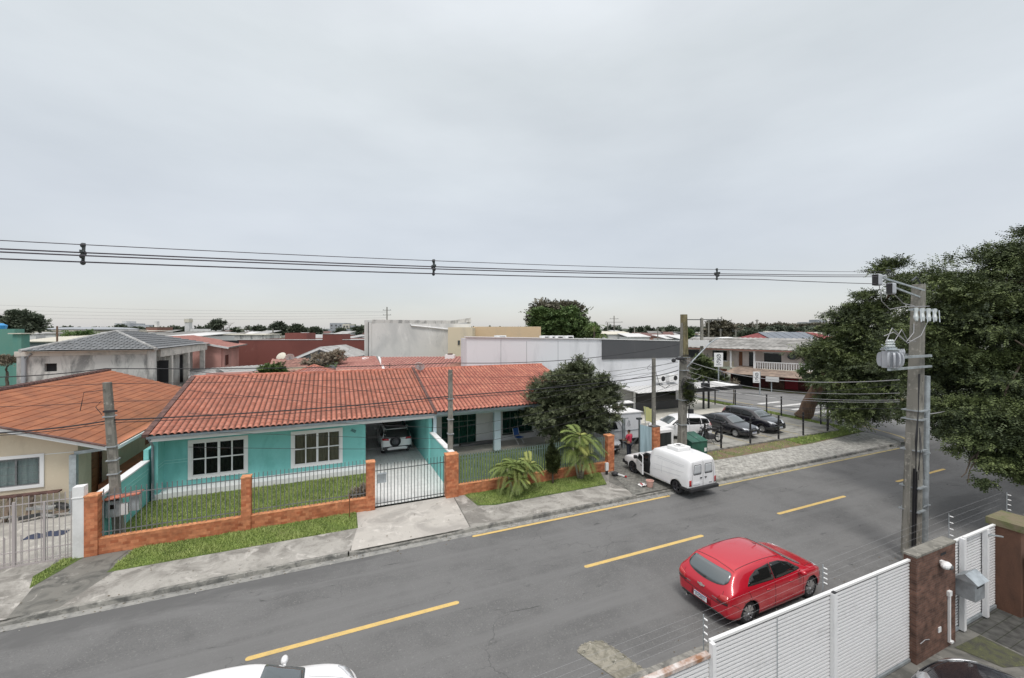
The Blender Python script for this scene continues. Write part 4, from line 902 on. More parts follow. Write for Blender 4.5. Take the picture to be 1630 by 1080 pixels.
def plate_part(parent, loc, face, txt, w=.42, h=.135):
    """face: -1 plate looks along -x, 1 along +x"""
    b = MB(); b.box(-.006, .006, -w/2, w/2, -h/2, h/2); o = b.build('plate', M['plate'], parent, loc=loc)
    t = link('plate_text', textmesh(txt, h*.80, M['ink'], .0015), o, (face*.008, 0, -.012)); t.rotation_euler = (R(90), 0, R(90*face)); t.scale = (.80, 1, 1)
    s = MB(); s.box(-.0075, .0075, -w/2+.004, w/2-.004, h/2-.026, h/2-.004); s.build('plate_band', M['blue_ink'], o)
    return o
def line_part(name, bv, pts, sgn, m, parent, w=.008, axis='y'):
    b = MB(); P = []
    for (a, c) in pts:
        if axis == 'y': o_, d = Vector((a, sgn*4, c)), Vector((0, -sgn, 0))
        elif axis == 'x': o_, d = Vector((sgn*6, a, c)), Vector((-sgn, 0, 0))
        else: o_, d = Vector((a, c, 5)), Vector((0, 0, -1))
        h, nn, _, _ = bv.ray_cast(o_, d)
        if h is None: continue
        if nn.dot(d) > 0: nn = -nn
        P.append(h+nn*.002)
    if len(P) < 2: return
    b.tube(P, w/2, 5); return b.build(name, m, parent)
def dens(pts, n=8):
    out = []
    for a, b in zip(pts, pts[1:]):
        for i in range(n): out.append((a[0]+(b[0]-a[0])*i/n, a[1]+(b[1]-a[1])*i/n))
    return out+[pts[-1]]
def car(label, loc, rz, st, paint, wheels, side, cat='car', name='parked_car', group=None, ws=None, rw=None, tail=None, head=None, plate_r=None, plate_f=None, grille=None, bumper_r=None, bumper_f=None, mirr=(.75, .90, .93), r=.31, rim='rim_silver', spokes=5, seams=(), hood=None, extra=None, sill=True, crease=0.0, wsm='glass_sky', rwm='glass_dark'):
    t = empty(name, loc, 0, label, cat, group)
    yw = max(s[2] for s in st)
    body = loft(st, 'body', M[paint], t, cuts=[(x, r*1.14, yw, r) for x in wheels], crease=crease); bv = bvh_of(body)
    for s in (-1, 1):
        for x in wheels: wheel(t, x, s*(yw-.155), r, .2, rim, spokes, s)
        for p in side:
            lo = [(a, c) for a, c in p]; cx = sum(a for a, c in lo)/len(lo); cz = sum(c for a, c in lo)/len(lo)
            big = [(a+math.copysign(.022, a-cx), c+math.copysign(.02, c-cz)) for a, c in lo]
            tr = decal('window_trim', bv, rnd_poly(big, .05), 'y', s, M['plastic'], t, off=.002, thick=.004); decal('window_pane', bv, rnd_poly(lo, .05), 'y', s, M['glass_dark'], tr, off=.008)
        if mirr: mirror_part(t, mirr[0], s*mirr[1], mirr[2], M[paint] if paint != 'car_van' else M['plastic'], s)
        for q in seams: line_part('door_seam', bv, dens(q), s, M['plastic'], t)
        if tail: decal('taillight', bv, rnd_poly([(s*a, c) for a, c in tail], .03), 'x', -1, M['lamp_red'], t, off=.012)
        if head: decal('headlight', bv, rnd_poly([(s*a, c) for a, c in head], .03), 'x', 1, M['lamp_clear'], t, off=.012)
    if ws: o = decal('windscreen', bv, rnd_poly(ws, .08), 'z' , 1, M[wsm], t, off=.008)
    if rw: decal('rear_window', bv, rnd_poly(rw, .09), 'x', -1, M[rwm], t, off=.008)
    if bumper_r: decal('bumper_skirt', bv, rnd_poly(bumper_r, .03), 'x', -1, M['plastic'], t, off=.01, thick=.02)
    if bumper_f: decal('bumper_grille', bv, rnd_poly(bumper_f, .04), 'x', 1, M['plastic'], t, off=.008)
    if grille: decal('grille', bv, rnd_poly(grille, .03), 'x', 1, M['plastic'], t, off=.012)
    if hood: line_part('bonnet_seam', bv, dens(hood), 1, M['plastic'], t, axis='z', w=.01)
    if plate_r: plate_part(t, plate_r[0], -1, plate_r[1])
    if plate_f: plate_part(t, plate_f[0], 1, plate_f[1])
    if extra: extra(t, bv, body)
    t.rotation_euler = (0, 0, rz)
    return t
hatch = [(-2.10, .66, .68, .34, .72, .56, .76), (-2.06, .80, .81, .28, .80, .66, .84), (-1.96, .87, .87, .24, .90, .71, .97), (-1.78, .90, .89, .22, .93, .69, 1.17), (-1.58, .90, .90, .20, .93, .67, 1.335), (-1.35, .905, .90, .18, .925, .67, 1.385),
         (-.6, .91, .90, .17, .90, .68, 1.42), (.1, .91, .90, .17, .88, .66, 1.40), (.42, .91, .90, .17, .87, .64, 1.33), (.85, .91, .89, .17, .87, .66, 1.09), (1.18, .90, .88, .18, .86, .72, .92), (1.55, .88, .85, .20, .82, .70, .86), (1.88, .82, .78, .24, .74, .62, .77), (2.06, .68, .64, .30, .64, .5, .66), (2.12, .5, .48, .36, .56, .38, .58)]
hside = [[(-1.36, 1.03), (-1.16, 1.16), (-.85, 1.26), (-.33, 1.30), (-.33, .985)], [(-.27, .98), (-.27, 1.30), (.12, 1.275), (.50, 1.15), (.90, .965)]]
hseams = [[(-.32, 1.34), (-.32, .5), (-.34, .26)], [(.90, .93), (.92, .5), (.86, .28)], [(-1.38, .93), (-1.22, .60), (-1.05, .30)]]
def red_extra(t, bv, body):
    # bow-shaped emblem, lettering strips, spoiler gap, wiper, sill, exhaust
    def on(y, z, off=.012):
        h, nn, _, _ = bv.ray_cast(Vector((-6, y, z)), Vector((1, 0, 0))); nn = nn if nn.x < 0 else -nn; return h+nn*off, nn
    p, nn = on(0, .80, .006); up = Vector((0, 0, 1)); up = (up-nn*up.dot(nn)).normalized(); rt = up.cross(nn)
    e = MB(); e.ext([p+rt*a+up*b_ for a, b_ in ((-.105, -.022), (-.035, -.022), (-.04, -.04), (.04, -.04), (.035, -.022), (.105, -.022), (.12, .022), (.035, .022), (.04, .04), (-.04, .04), (-.035, .022), (-.12, .022))], nn*.012); e.build('emblem', M['chrome'], t)
    for y0, y1 in ((.36, .56), (-.36, -.58)):
        q = MB(); n = 7
        for i in range(n):
            a, _ = on(y0+(y1-y0)*i/n, .70, .004); b_, _ = on(y0+(y1-y0)*(i+.62)/n, .70, .004); q.bar(a, b_, .016, .022)
        q.build('badge', M['chrome'], t)
    line_part('boot_seam', bv, dens([(-.62, .93), (-.64, .74), (-.56, .60), (.56, .60), (.64, .74), (.62, .93)]), -1, M['plastic'], t, axis='x')
    line_part('bumper_seam', bv, dens([(-.80, .655), (-.5, .615), (0, .60), (.5, .615), (.80, .655)]), -1, M['plastic'], t, axis='x', w=.007)
    for s in (-1, 1): line_part('bumper_seam', bv, dens([(-1.98, .70), (-1.80, .62), (-1.68, .50)]), s, M['plastic'], t, w=.007); line_part('bumper_seam', bv, dens([(1.72, .50), (1.9, .62)]), s, M['plastic'], t, w=.007); line_part('sill_seam', bv, dens([(-1.0, .30), (.95, .28)]), s, M['plastic'], t, w=.007)
    line_part('roof_seam', bv, dens([(-1.56, -.60), (-1.53, 0), (-1.56, .60)], 10), 1, M['plastic'], t, axis='z', w=.014)
    for s in (-1, 1): line_part('roof_channel', bv, dens([(-1.5, s*.575), (.25, s*.575)], 12), 1, M['plastic'], t, axis='z', w=.014)
    decal('number_recess', bv, rnd_poly([(-.33, .40), (.33, .40), (.30, .585), (-.30, .585)], .03), 'x', -1, mat('car_red_dark', (0.28, 0.004, 0.014), .4), t, off=.003, thick=.004)
    a, _ = on(-.02, .985, .02); b_, _ = on(.34, 1.0, .02); part('wiper', M['plastic'], t, lambda b: (b.bar(a, b_, .02, .015), b.ball(tuple(a), .03)))
    for s in (-1, 1):
        part('reflector', M['lamp_red'], t, lambda b: b.ball((-2.075, s*.62, .40), (.02, .07, .03)))
        for x, z in ((-.62, .80), (.34, .80)):
            h, _, _, _ = bv.ray_cast(Vector((x, s*4, z)), Vector((0, -s, 0)))
            part('door_handle', M['car_red'], t, lambda b: b.ball((x, h.y+s*.015, z), (.085, .02, .018)))
        line_part('crease', bv, dens([(-1.4, .86), (-.3, .80), (.9, .76)], 10), s, mat('car_red_dark', (0.28, 0.004, 0.014), .4), t, w=.006)
        decal('taillight_base', bv, rnd_poly([(s*.50, .665), (s*.50, .70), (s*.78, .70), (s*.80, .665)], .01), 'x', -1, M['plastic'], t, off=.012)
        part('sill_skirt', M['plastic'], t, lambda b: b.box(-1.0, 1.0, s*.80-.04, s*.80+.04, .15, .2))
    part('exhaust', M['chrome'], t, lambda b: b.cyl((-2.1, .5, .24), (-1.9, .5, .24), .03))
    decal('front_bumper_lip', bv, [(-.5, .36), (.5, .36), (.5, .42), (-.5, .42)], 'x', 1, M['plastic'], t)
    part('antenna', M['plastic'], t, lambda b: b.bar((.15, .0, 1.42), (-.02, .0, 1.50), .015, .015))
car('shiny red hatchback parked by the near kerb beside the white slatted fence', (11.45, 8.50, 0), R(1.0), hatch, 'car_red', (-1.33, 1.33), hside, cat='car', ws=[(.44, -.60), (1.12, -.70), (1.14, 0), (1.12, .70), (.44, .60), (.40, 0)],
    rw=[(-.64, 1.10), (-.56, 1.03), (-.40, .985), (-.2, .962), (0, .955), (.2, .962), (.40, .985), (.56, 1.03), (.64, 1.10), (.60, 1.285), (-.60, 1.285)], rwm='glass_sky', tail=[(.50, .70), (.58, .84), (.80, .88), (.82, .72), (.66, .68)], head=[(.40, .66), (.74, .72), (.72, .80), (.45, .74)],
    plate_r=((-2.135, 0, .49), 'EVG0J33'), bumper_r=[(-.7, .27), (.7, .27), (.66, .36), (-.66, .36)], rim='rim_dark', spokes=7, seams=hseams, hood=[(1.2, -.74), (1.95, -.55)], extra=red_extra, mirr=(.72, .90, .96), r=.315)
M['car_white2'] = M['car_white']
car('white car cut by the bottom edge, only bonnet and mirror visible', (-1.62, 8.80, 0), R(-3), hatch, 'car_white', (-1.33, 1.33), hside, ws=[(.44, -.60), (1.12, -.70), (1.14, 0), (1.12, .70), (.44, .60), (.40, 0)],
    rw=[(-.66, 1.0), (0, .94), (.66, 1.0), (.60, 1.29), (-.60, 1.29)], tail=[(.56, .70), (.60, .84), (.80, .88), (.82, .72)], head=[(.40, .66), (.74, .72), (.72, .80), (.45, .74)], grille=[(-.35, .56), (.35, .56), (.35, .64), (-.35, .64)],
    rim='rim_dark', seams=hseams, hood=[(1.2, -.74), (1.95, -.55)], mirr=(.70, .92, .98), extra=lambda t, bv, b: [line_part('bonnet_crease', bv, dens([(1.2, s*.45), (1.9, s*.36)]), 1, M['car_silver'], t, axis='z') for s in (-1, 1)])
sedan = [(-2.28, .66, .66, .34, .72, .56, .78), (-2.22, .84, .82, .26, .84, .68, .90), (-1.9, .89, .87, .22, .90, .70, .97), (-1.5, .90, .89, .20, .90, .66, 1.05), (-1.0, .91, .90, .18, .90, .62, 1.28), (-.6, .91, .90, .17, .89, .64, 1.35), (0, .91, .90, .17, .87, .65, 1.37), (.35, .91, .90, .17, .86, .63, 1.31),
         (.85, .91, .89, .17, .85, .66, 1.05), (1.15, .90, .88, .18, .84, .72, .90), (1.55, .88, .85, .20, .80, .70, .83), (1.98, .82, .78, .24, .72, .62, .74), (2.18, .68, .64, .28, .62, .5, .64), (2.24, .5, .48, .34, .54, .38, .56)]
sside = [[(-1.36, .95), (-.98, 1.20), (-.42, 1.27), (-.42, .93)], [(-.34, .93), (-.34, 1.27), (.08, 1.25), (.42, 1.14), (.84, .93)]]
front = dict(head=[(.36, .60), (.76, .68), (.74, .76), (.42, .70)], grille=[(-.34, .54), (.34, .54), (.36, .66), (-.36, .66)], bumper_f=[(-.62, .28), (.62, .28), (.55, .42), (-.55, .42)])
def emb(z):
    def f(t, bv, body):
        h, _, _, _ = bv.ray_cast(Vector((6, 0, z)), Vector((-1, 0, 0)))
        part('emblem', M['chrome'], t, lambda b: b.lathe([(.03, -.01), (.055, -.008), (.055, .012), (.03, .014), (.03, -.01)], c=(h.x+.01, 0, z), axis='x', n=16))
    return f
car('black sedan with silver spoked wheels, middle car of the parking lot beside the motorcycle', (27.3, 22.35, .112), R(-90), sedan, 'car_black', (-1.38, 1.38), sside, ws=[(.42, -.58), (1.08, -.68), (1.10, 0), (1.08, .68), (.42, .58), (.38, 0)],
    rw=[(-.6, .99), (.6, .99), (.54, 1.22), (-.54, 1.22)], tail=[(.5, .72), (.5, .82), (.82, .86), (.82, .72)], plate_f=((2.262, 0, .44), 'BDF4A12'), seams=hseams, spokes=7, group='cars in the parking lot', extra=emb(.62), mirr=(.70, .90, .95), **front)
suv = [(-2.18, .70, .70, .36, .78, .62, .84), (-2.12, .86, .84, .30, .92, .72, 1.02), (-1.98, .90, .88, .26, 1.0, .72, 1.28), (-1.8, .91, .90, .24, 1.0, .72, 1.48), (-1.4, .92, .91, .22, 1.0, .73, 1.53), (-.4, .92, .91, .21, .99, .73, 1.56), (.2, .92, .91, .21, .97, .70, 1.53),
       (.5, .92, .91, .21, .96, .67, 1.42), (.88, .92, .90, .21, .96, .69, 1.17), (1.15, .91, .89, .22, .96, .74, 1.03), (1.55, .90, .87, .24, .92, .74, .97), (1.92, .84, .80, .28, .82, .66, .86), (2.12, .70, .66, .34, .70, .54, .74), (2.18, .52, .5, .4, .6, .42, .62)]
uside = [[(-1.86, 1.10), (-1.78, 1.36), (-1.32, 1.42), (-1.32, 1.06)], [(-1.24, 1.06), (-1.24, 1.43), (-.40, 1.45), (-.40, 1.04)], [(-.32, 1.04), (-.32, 1.45), (.14, 1.42), (.46, 1.29), (.88, 1.04)]]
useams = [[(-.36, 1.48), (-.36, .5), (-.38, .28)], [(.92, 1.0), (.94, .5), (.88, .30)], [(-1.28, 1.03), (-1.2, .66), (-1.05, .34)]]
car('black people carrier with tinted side windows, rightmost car of the parking lot', (30.35, 22.50, .112), R(-90), [(x*1.02, *q) for x, *q in suv], 'car_black', (-1.4, 1.38), uside, ws=[(.50, -.60), (1.10, -.70), (1.12, 0), (1.10, .70), (.50, .60), (.46, 0)],
    rw=[(-.6, 1.1), (.6, 1.1), (.55, 1.42), (-.55, 1.42)], tail=[(.7, .9), (.7, 1.3), (.82, 1.3), (.84, .9)], head=[(.34, .72), (.78, .80), (.76, .92), (.42, .84)], grille=[(-.32, .62), (.32, .62), (.34, .76), (-.34, .76)], bumper_f=[(-.62, .34), (.62, .34), (.55, .46), (-.55, .46)],
    plate_f=((2.235, 0, .50), 'AXT7C20'), seams=useams, spokes=5, group='cars in the parking lot', mirr=(.74, .92, 1.08), extra=lambda t, bv, b: part('emblem', M['chrome'], t, lambda q: q.box(2.20, 2.225, -.09, .09, .672, .70)))
car('white SUV with red tail lamp parked crosswise, behind the motorcycle', (23.0, 22.85, .112), R(163), [(x*.98, *q) for x, *q in suv], 'car_white', (-1.33, 1.33), uside, ws=[(.50, -.60), (1.10, -.70), (1.12, 0), (1.10, .70), (.50, .60), (.46, 0)],
    rw=[(-.6, 1.1), (.6, 1.1), (.55, 1.42), (-.55, 1.42)], tail=[(.52, .96), (.52, 1.10), (.88, 1.12), (.88, .92)], head=[(.34, .72), (.78, .80), (.76, .92), (.42, .84)], grille=[(-.32, .62), (.32, .62), (.34, .76), (-.34, .76)],
    bumper_r=[(-.8, .36), (.8, .36), (.8, .5), (-.8, .5)], seams=useams, group='cars in the parking lot', mirr=(.74, .92, 1.08))
def eco_extra(t, bv, body):
    b = MB(); b.lathe([(.19, -.09), (.25, -.10), (.31, -.07), (.33, 0), (.31, .06), (.25, .085), (.19, .07), (.19, -.09)], c=(-2.22, .12, .86), axis='x', n=28); w = b.build('spare_wheel', M['rubber'], t, smooth=True)
    c = MB(); c.lathe([(.18, -.085), (.16, -.10), (.02, -.08), (.001, -.08)], c=(-2.22, .12, .86), axis='x', n=28)
    for i in range(5):
        a = 2*math.pi*i/5+.3; c.bar((-2.305, .12+.04*math.cos(a), .86+.04*math.sin(a)), (-2.32, .12+.16*math.cos(a), .86+.16*math.sin(a)), .05, .02)
    c.build('rim', M['rim_dark'], w); decal('roof_panel', bv, rnd_poly([(-1.72, -.62), (.42, -.60), (.42, .60), (-1.72, .62)], .1), 'z', 1, M['car_black'], t, off=.006)
    part('bumper_trim', M['rim_silver'], t, lambda q: q.ext([(-2.23, -.55, .36), (-2.23, .55, .36), (-2.23, .62, .46), (-2.23, .42, .52), (-2.23, -.42, .52), (-2.23, -.62, .46)], (.08, 0, 0)))
    for s in (-1, 1): part('roof_rail', M['plastic'], t, lambda q: q.tube([(-1.5, s*.62, 1.50), (-1.3, s*.64, 1.60), (.0, s*.64, 1.62), (.2, s*.62, 1.54)], .02))
car('white compact SUV with spare wheel on its back, under the turquoise house carport', (3.75, 28.35, .14), R(90), [(x, *q[:3], *[q[3]], q[4], q[5]*1.04) for x, *q in suv], 'car_white', (-1.33, 1.33), uside, ws=[(.50, -.60), (1.10, -.70), (1.12, 0), (1.10, .70), (.50, .60), (.46, 0)],
    rw=[(-.80, 1.04), (.80, 1.04), (.70, 1.50), (-.70, 1.50)], tail=[(.48, .93), (.50, 1.03), (.86, 1.06), (.86, .94)], bumper_r=[(-.86, .32), (.86, .32), (.84, .56), (-.84, .56)], head=[(.34, .72), (.78, .80), (.76, .92), (.42, .84)], seams=useams, rim='rim_dark', r=.34, extra=eco_extra, mirr=(.66, .92, 1.12))
car('silver car nose under the tree behind the orange brick pillar', (15.75, 22.95, .11), R(-91), hatch, 'car_silver', (-1.33, 1.33), hside, ws=[(.44, -.60), (1.12, -.70), (1.14, 0), (1.12, .70), (.44, .60), (.40, 0)],
    rw=[(-.66, 1.0), (0, .94), (.66, 1.0), (.60, 1.29), (-.60, 1.29)], head=[(.40, .58), (.74, .62), (.72, .72), (.45, .68)], grille=[(-.45, .46), (.45, .46), (.5, .62), (-.5, .62)], bumper_f=[(-.66, .26), (.66, .26), (.6, .40), (-.6, .40)], seams=hseams, plate_f=((2.13, 0, .43), 'MKL2D08'), mirr=(.72, .90, .96))
car('black car below the balcony beside the dark brick pillar', (11.4, 2.42, .03), R(88), suv, 'car_black', (-1.33, 1.33), uside, ws=[(.50, -.60), (1.10, -.70), (1.12, 0), (1.10, .70), (.50, .60), (.46, 0)],
    rw=[(-.6, 1.1), (.6, 1.1), (.55, 1.42), (-.55, 1.42)], head=[(.34, .72), (.78, .80), (.76, .92), (.42, .84)], grille=[(-.32, .62), (.32, .62), (.34, .76), (-.34, .76)], seams=useams, mirr=(.74, .92, 1.08), hood=[(1.2, -.74), (1.95, -.55), (2.0, 0), (1.95, .55), (1.2, .74)])

# the white van: tall box behind a low cab, driver's door swung open
vst = [(-2.26, .84, .82, .42, 1.0, .72, 1.60), (-2.22, .90, .90, .36, 1.0, .80, 1.70), (-2.0, .92, .92, .30, 1.0, .82, 1.76), (-1.2, .93, .93, .26, 1.0, .83, 1.80), (-.3, .93, .93, .26, .98, .83, 1.80), (.12, .93, .93, .26, .96, .82, 1.76), (.24, .92, .92, .26, .95, .74, 1.50), (.42, .91, .90, .26, .94, .66, 1.42), (.75, .91, .89, .26, .93, .64, 1.38),
       (1.15, .90, .88, .24, .92, .66, 1.12), (1.42, .89, .87, .24, .90, .72, .97), (1.9, .87, .84, .26, .85, .72, .90), (2.26, .82, .79, .32, .76, .66, .80), (2.36, .74, .70, .38, .66, .56, .68)]
def van_extra(t, bv, body):
    # rear doors, windows, lamps
    for s in (-1, 1):
        decal('rear_window_trim', bv, rnd_poly([(s*.11, 1.04), (s*.62, 1.04), (s*.58, 1.50), (s*.11, 1.50)], .06), 'x', -1, M['plastic'], t, off=.004, thick=.006)
        decal('rear_window', bv, rnd_poly([(s*.135, 1.07), (s*.595, 1.07), (s*.56, 1.475), (s*.135, 1.475)], .05), 'x', -1, mat('frosted_pane', (0.55, 0.57, 0.58), .4), t, off=.010)
        decal('taillight', bv, [(s*.74, .56), (s*.86, .56), (s*.86, .84), (s*.74, .84)], 'x', -1, M['lamp_red'], t, off=.012)
        line_part('door_edge', bv, dens([(s*.69, .52), (s*.69, 1.2), (s*.64, 1.62)]), -1, M['plastic'], t, axis='x', w=.010)
        # pressed panel lines on the box flank
        for q in ([(-1.95, 1.42), (-.35, 1.46), (-.05, 1.40)], [(-1.95, 1.36), (-.30, 1.38)], [(-1.95, 1.12), (-.1, 1.02)], [(-1.8, .92), (-.05, .78)], [(-.62, 1.28), (-.62, .70)]):
            line_part('pressing', bv, dens(q), s, mat('van_groove', (0.45, 0.46, 0.48), .5), t, w=.010)
    line_part('door_gap', bv, dens([(0, .50), (0, 1.1), (0, 1.70)]), -1, M['plastic'], t, axis='x', w=.014)
    for y in (.14, -.16): part('door_handle', M['plastic'], t, lambda b: b.box(-2.30, -2.26, y-.05, y+.05, .86, .90))
    part('number_holder', M['plate'], t, lambda b: b.box(-2.285, -2.27, .20, .62, .60, .68))
    part('badge', M['chrome'], t, lambda b: b.box(-2.29, -2.275, -.56, -.38, .60, .63))
    b = MB(); b.box(-2.40, -2.20, -.90, .90, .34, .50); b.box(-2.2, -1.75, -.94, -.86, .34, .48); b.box(-2.2, -1.75, .86, .94, .34, .48); b.build('bumper', M['plastic'], t, bevel=.03)
    part('front_bumper', M['plastic'], t, lambda b: (b.box(2.15, 2.42, -.82, .82, .36, .56), b.box(1.9, 2.15, -.88, -.80, .34, .52), b.box(1.9, 2.15, .80, .88, .34, .52)), bevel=.03)
    for s in (-1, 1): decal('headlight', bv, [(s*.40, .58), (s*.68, .58), (s*.68, .70), (s*.40, .70)], 'x', 1, M['lamp_clear'], t, off=.012)
    # roof vent box
    rb = MB(); rb.box(-1.20, -.45, -.42, .42, 1.80, 2.0); o = rb.build('roof_box', M['white_clean'], t, bevel=.05)
    part('vent', M['plastic'], o, lambda b: b.cyl((-.75, 0, 2.0), (-.75, 0, 2.012), .14, .14, 18)); part('vent_lid', M['white_clean'], o, lambda b: b.lathe([(.16, 0), (.27, .01), (.27, .04), (.2, .045), (.16, .02)], c=(-.85, 0, 2.0), n=20))
    # open driver's door on the left: dark opening, seat, swung leaf
    decal('door_opening', bv, rnd_poly([(.20, .40), (1.16, .40), (1.16, .93), (.80, 1.30), (.32, 1.36), (.14, .95)], .04), 'y', 1, M['dark_void'], t, off=.006, thick=.004)
    part('seat', M['shade_grey'], t, lambda b: (b.ball((.45, .66, .62), (.20, .20, .10)), b.ball((.26, .70, .92), (.08, .2, .30))))
    d = MB(); d.box(-.96, 0, -.03, .03, 0, .55); d.box(-.96, -.90, -.022, .022, .55, .92); d.bar((-.03, 0, .55), (-.42, 0, .93), .045, .045); d.box(-.94, -.40, -.022, .022, .92, .965)
    do = d.build('open_door', M['car_white'], t, bevel=.012); do.location = (1.16, .90, .38); do.rotation_euler = (0, 0, R(-24))
    part('pane', M['glass_dark'], do, lambda b: b.ext([(-.90, -.005, .56), (-.06, -.005, .56), (-.42, -.005, .92), (-.90, -.005, .92)], (0, .01, 0)))
    part('door_lining', M['plastic'], do, lambda b: b.box(-.90, -.06, -.045, -.031, .06, .50)); part('handle', M['plastic'], do, lambda b: b.box(-.86, -.74, .03, .055, .42, .46))
    part('mirror', M['plastic'], do, lambda b: b.box(-.26, -.10, .05, .22, .60, .76), bevel=.02)
car('white cargo van with open driver door and a box on its roof', (15.85, 16.55, .05), R(91.5), vst, 'car_white', (-1.52, 1.50), [[(.34, .98), (.36, 1.30), (.72, 1.27), (1.18, .98)]], cat='van', name='parked_van', ws=[(.84, -.56), (1.36, -.68), (1.38, 0), (1.36, .68), (.84, .56)], crease=.55,
    rim='rim_dark', spokes=4, r=.32, mirr=None, seams=[[(.18, .95), (.18, .40)]], extra=van_extra)
# food trailer behind the silver car
t = empty('box_trailer', (17.95, 23.9, .11), R(-2), 'white box trailer with dark window and painted curves behind the person', 'trailer')
part('body', M['sheet_white'], t, lambda b: b.box(-1.75, 1.35, -1.5, 1.6, .42, 2.12), bevel=.05)
part('roof', M['white_clean'], t, lambda b: b.box(-1.8, 1.4, -1.55, 1.65, 2.12, 2.18))
part('window', M['glass_dark'], t, lambda b: b.ext([(-1.35, -1.51, 1.15), (-.55, -1.51, 1.15), (-.72, -1.51, 1.58), (-1.1, -1.51, 1.62)], (0, -.01, 0)))
part('painted_curve', mat('graphic_grey', (0.22, 0.23, 0.25), .6), t, lambda b: b.tube([(-1.3+1.1*math.cos(a), -1.52, .9+1.0*math.sin(a)) for a in [R(95-5*i) for i in range(18)]], .015, 4))
part('graphic', mat('graphic_grey', (0.22, 0.23, 0.25), .6), t, lambda b: (b.box(.25, .28, -1.512, -1.5, 1.25, 1.62), b.box(.36, .39, -1.512, -1.5, 1.25, 1.62), b.tube([(.15, -1.51, 1.3), (.3, -1.51, 1.68), (.45, -1.51, 1.3)], .012, 4)))
part('side_rail', M['galv'], t, lambda b: b.box(-1.76, 1.36, -1.53, -1.5, .98, 1.02))
for s in (-1.45, 1.1): part('wheel', M['rubber'], t, lambda b: b.cyl((s, -1.4, .3), (s, -1.2, .3), .3, .3, 20))
part('drawbar', M['black_paint'], t, lambda b: (b.bar((-1.2, -1.5, .4), (0, -2.3, .35), .08, .08), b.bar((1.0, -1.5, .4), (0, -2.3, .35), .08, .08), b.box(-1.7, 1.3, -1.48, 1.5, .32, .42)))
# motorcycle
t = empty('motorcycle', (23.55, 20.62, .112), R(176), 'dark motorcycle with round mirrors leaning on its stand inside the parking lot fence', 'motorcycle')
for x in (-.70, .72):
    w = part('wheel', M['rubber'], t, lambda b: b.lathe([(.24, -.04), (.30, -.055), (.325, 0), (.30, .055), (.24, .04), (.24, -.04)], c=(x, 0, .325), axis='y', n=26), smooth=True)
    part('rim', M['rim_silver'], w, lambda b: [b.bar((x, 0, .325), (x+.25*math.cos(a), 0, .325+.25*math.sin(a)), .02, .03) for a in [2*math.pi*i/8 for i in range(8)]])
part('frame', M['iron_dark'], t, lambda b: (b.tube([(.48, 0, .88), (.1, 0, .55), (-.25, 0, .40), (-.68, 0, .34)], .035), b.tube([(.48, .0, .88), (.05, 0, .84), (-.5, 0, .74)], .03), b.tube([(.2, 0, .6), (.15, 0, .25), (-.2, 0, .25), (-.25, 0, .42)], .025)))
part('engine', M['rim_dark'], t, lambda b: (b.box(-.22, .22, -.16, .16, .26, .56), b.cyl((.12, 0, .5), (.25, 0, .72), .1, .09, 12), b.tube([(.28, -.14, .5), (.2, -.2, .24), (-.3, -.22, .26), (-.85, -.24, .42)], [.025, .03, .045, .05], 8)), bevel=.02)
part('fuel_tank', M['car_black'], t, lambda b: b.ball((.16, 0, .88), (.30, .17, .14), 16, 10), smooth=True)
part('saddle', M['rubber'], t, lambda b: (b.ball((-.30, 0, .84), (.30, .14, .07), 14, 8), b.ball((-.66, 0, .90), (.22, .12, .06), 14, 8)), smooth=True)
part('tail', M['car_black'], t, lambda b: b.ext([(-.2, -.09, .78), (-.95, -.06, .92), (-.9, -.06, .80), (-.3, -.09, .66)], (0, .17, 0)), bevel=.02)
part('fork', M['chrome'], t, lambda b: [b.tube([(.72, s*.09, .325), (.46, s*.09, .95)], .022) for s in (-1, 1)])
part('fairing', M['car_black'], t, lambda b: b.ball((.56, 0, .88), (.14, .15, .17), 14, 8), smooth=True)
part('headlight', M['lamp_clear'], t, lambda b: b.ball((.66, 0, .86), (.06, .09, .08), 12, 8), smooth=True)
part('handlebar', M['chrome'], t, lambda b: b.tube([(.36, -.38, 1.06), (.44, -.2, 1.05), (.46, 0, 1.0), (.44, .2, 1.05), (.36, .38, 1.06)], .014))
for s in (-1, 1): part('mirror', M['plastic'], t, lambda b: (b.tube([(.42, s*.25, 1.05), (.44, s*.32, 1.2)], .008), b.ball((.44, s*.33, 1.23), (.02, .06, .04))))
for x, z in ((.72, .68), (-.74, .68)): part('mudguard', M['car_black'], t, lambda b: b.tube([(x+.36*math.cos(a), 0, .325+.36*math.sin(a)) for a in [R(40+20*i) for i in range(6)]], .05, 6))
part('stand', M['iron_dark'], t, lambda b: b.bar((-.05, .05, .3), (-.1, .28, 0), .02, .02))
t.scale = (1.12, 1.12, 1.12)
# green waste container
t = empty('waste_container', (20.72, 19.35, .108), R(-2), 'green metal waste container with sloping lid beside the lamp pole', 'container')
part('body', M['green_metal'], t, lambda b: b.ext([(-.62, -.5, .06), (-.62, .55, .06), (-.62, .55, 1.12), (-.62, -.5, .82)], (1.25, 0, 0)), bevel=.02)
part('lid', M['green_metal'], t, lambda b: (b.bar((-.33, -.55, .84), (-.33, .6, 1.16), .62, .04), b.bar((.33, -.55, .84), (.33, .6, 1.16), .62, .04)))
part('sticker', M['white_clean'], t, lambda b: b.box(.38, .56, -.507, -.5, .2, .42)); part('handle', M['galv'], t, lambda b: b.tube([(-.05, -.2, .98), (-.05, -.15, 1.03), (.1, -.15, 1.03), (.1, -.2, .98)], .012))
for x in (-.5, .5): part('wheel', M['rubber'], t, lambda b: b.cyl((x, -.4, .06), (x+.06, -.4, .06), .06))

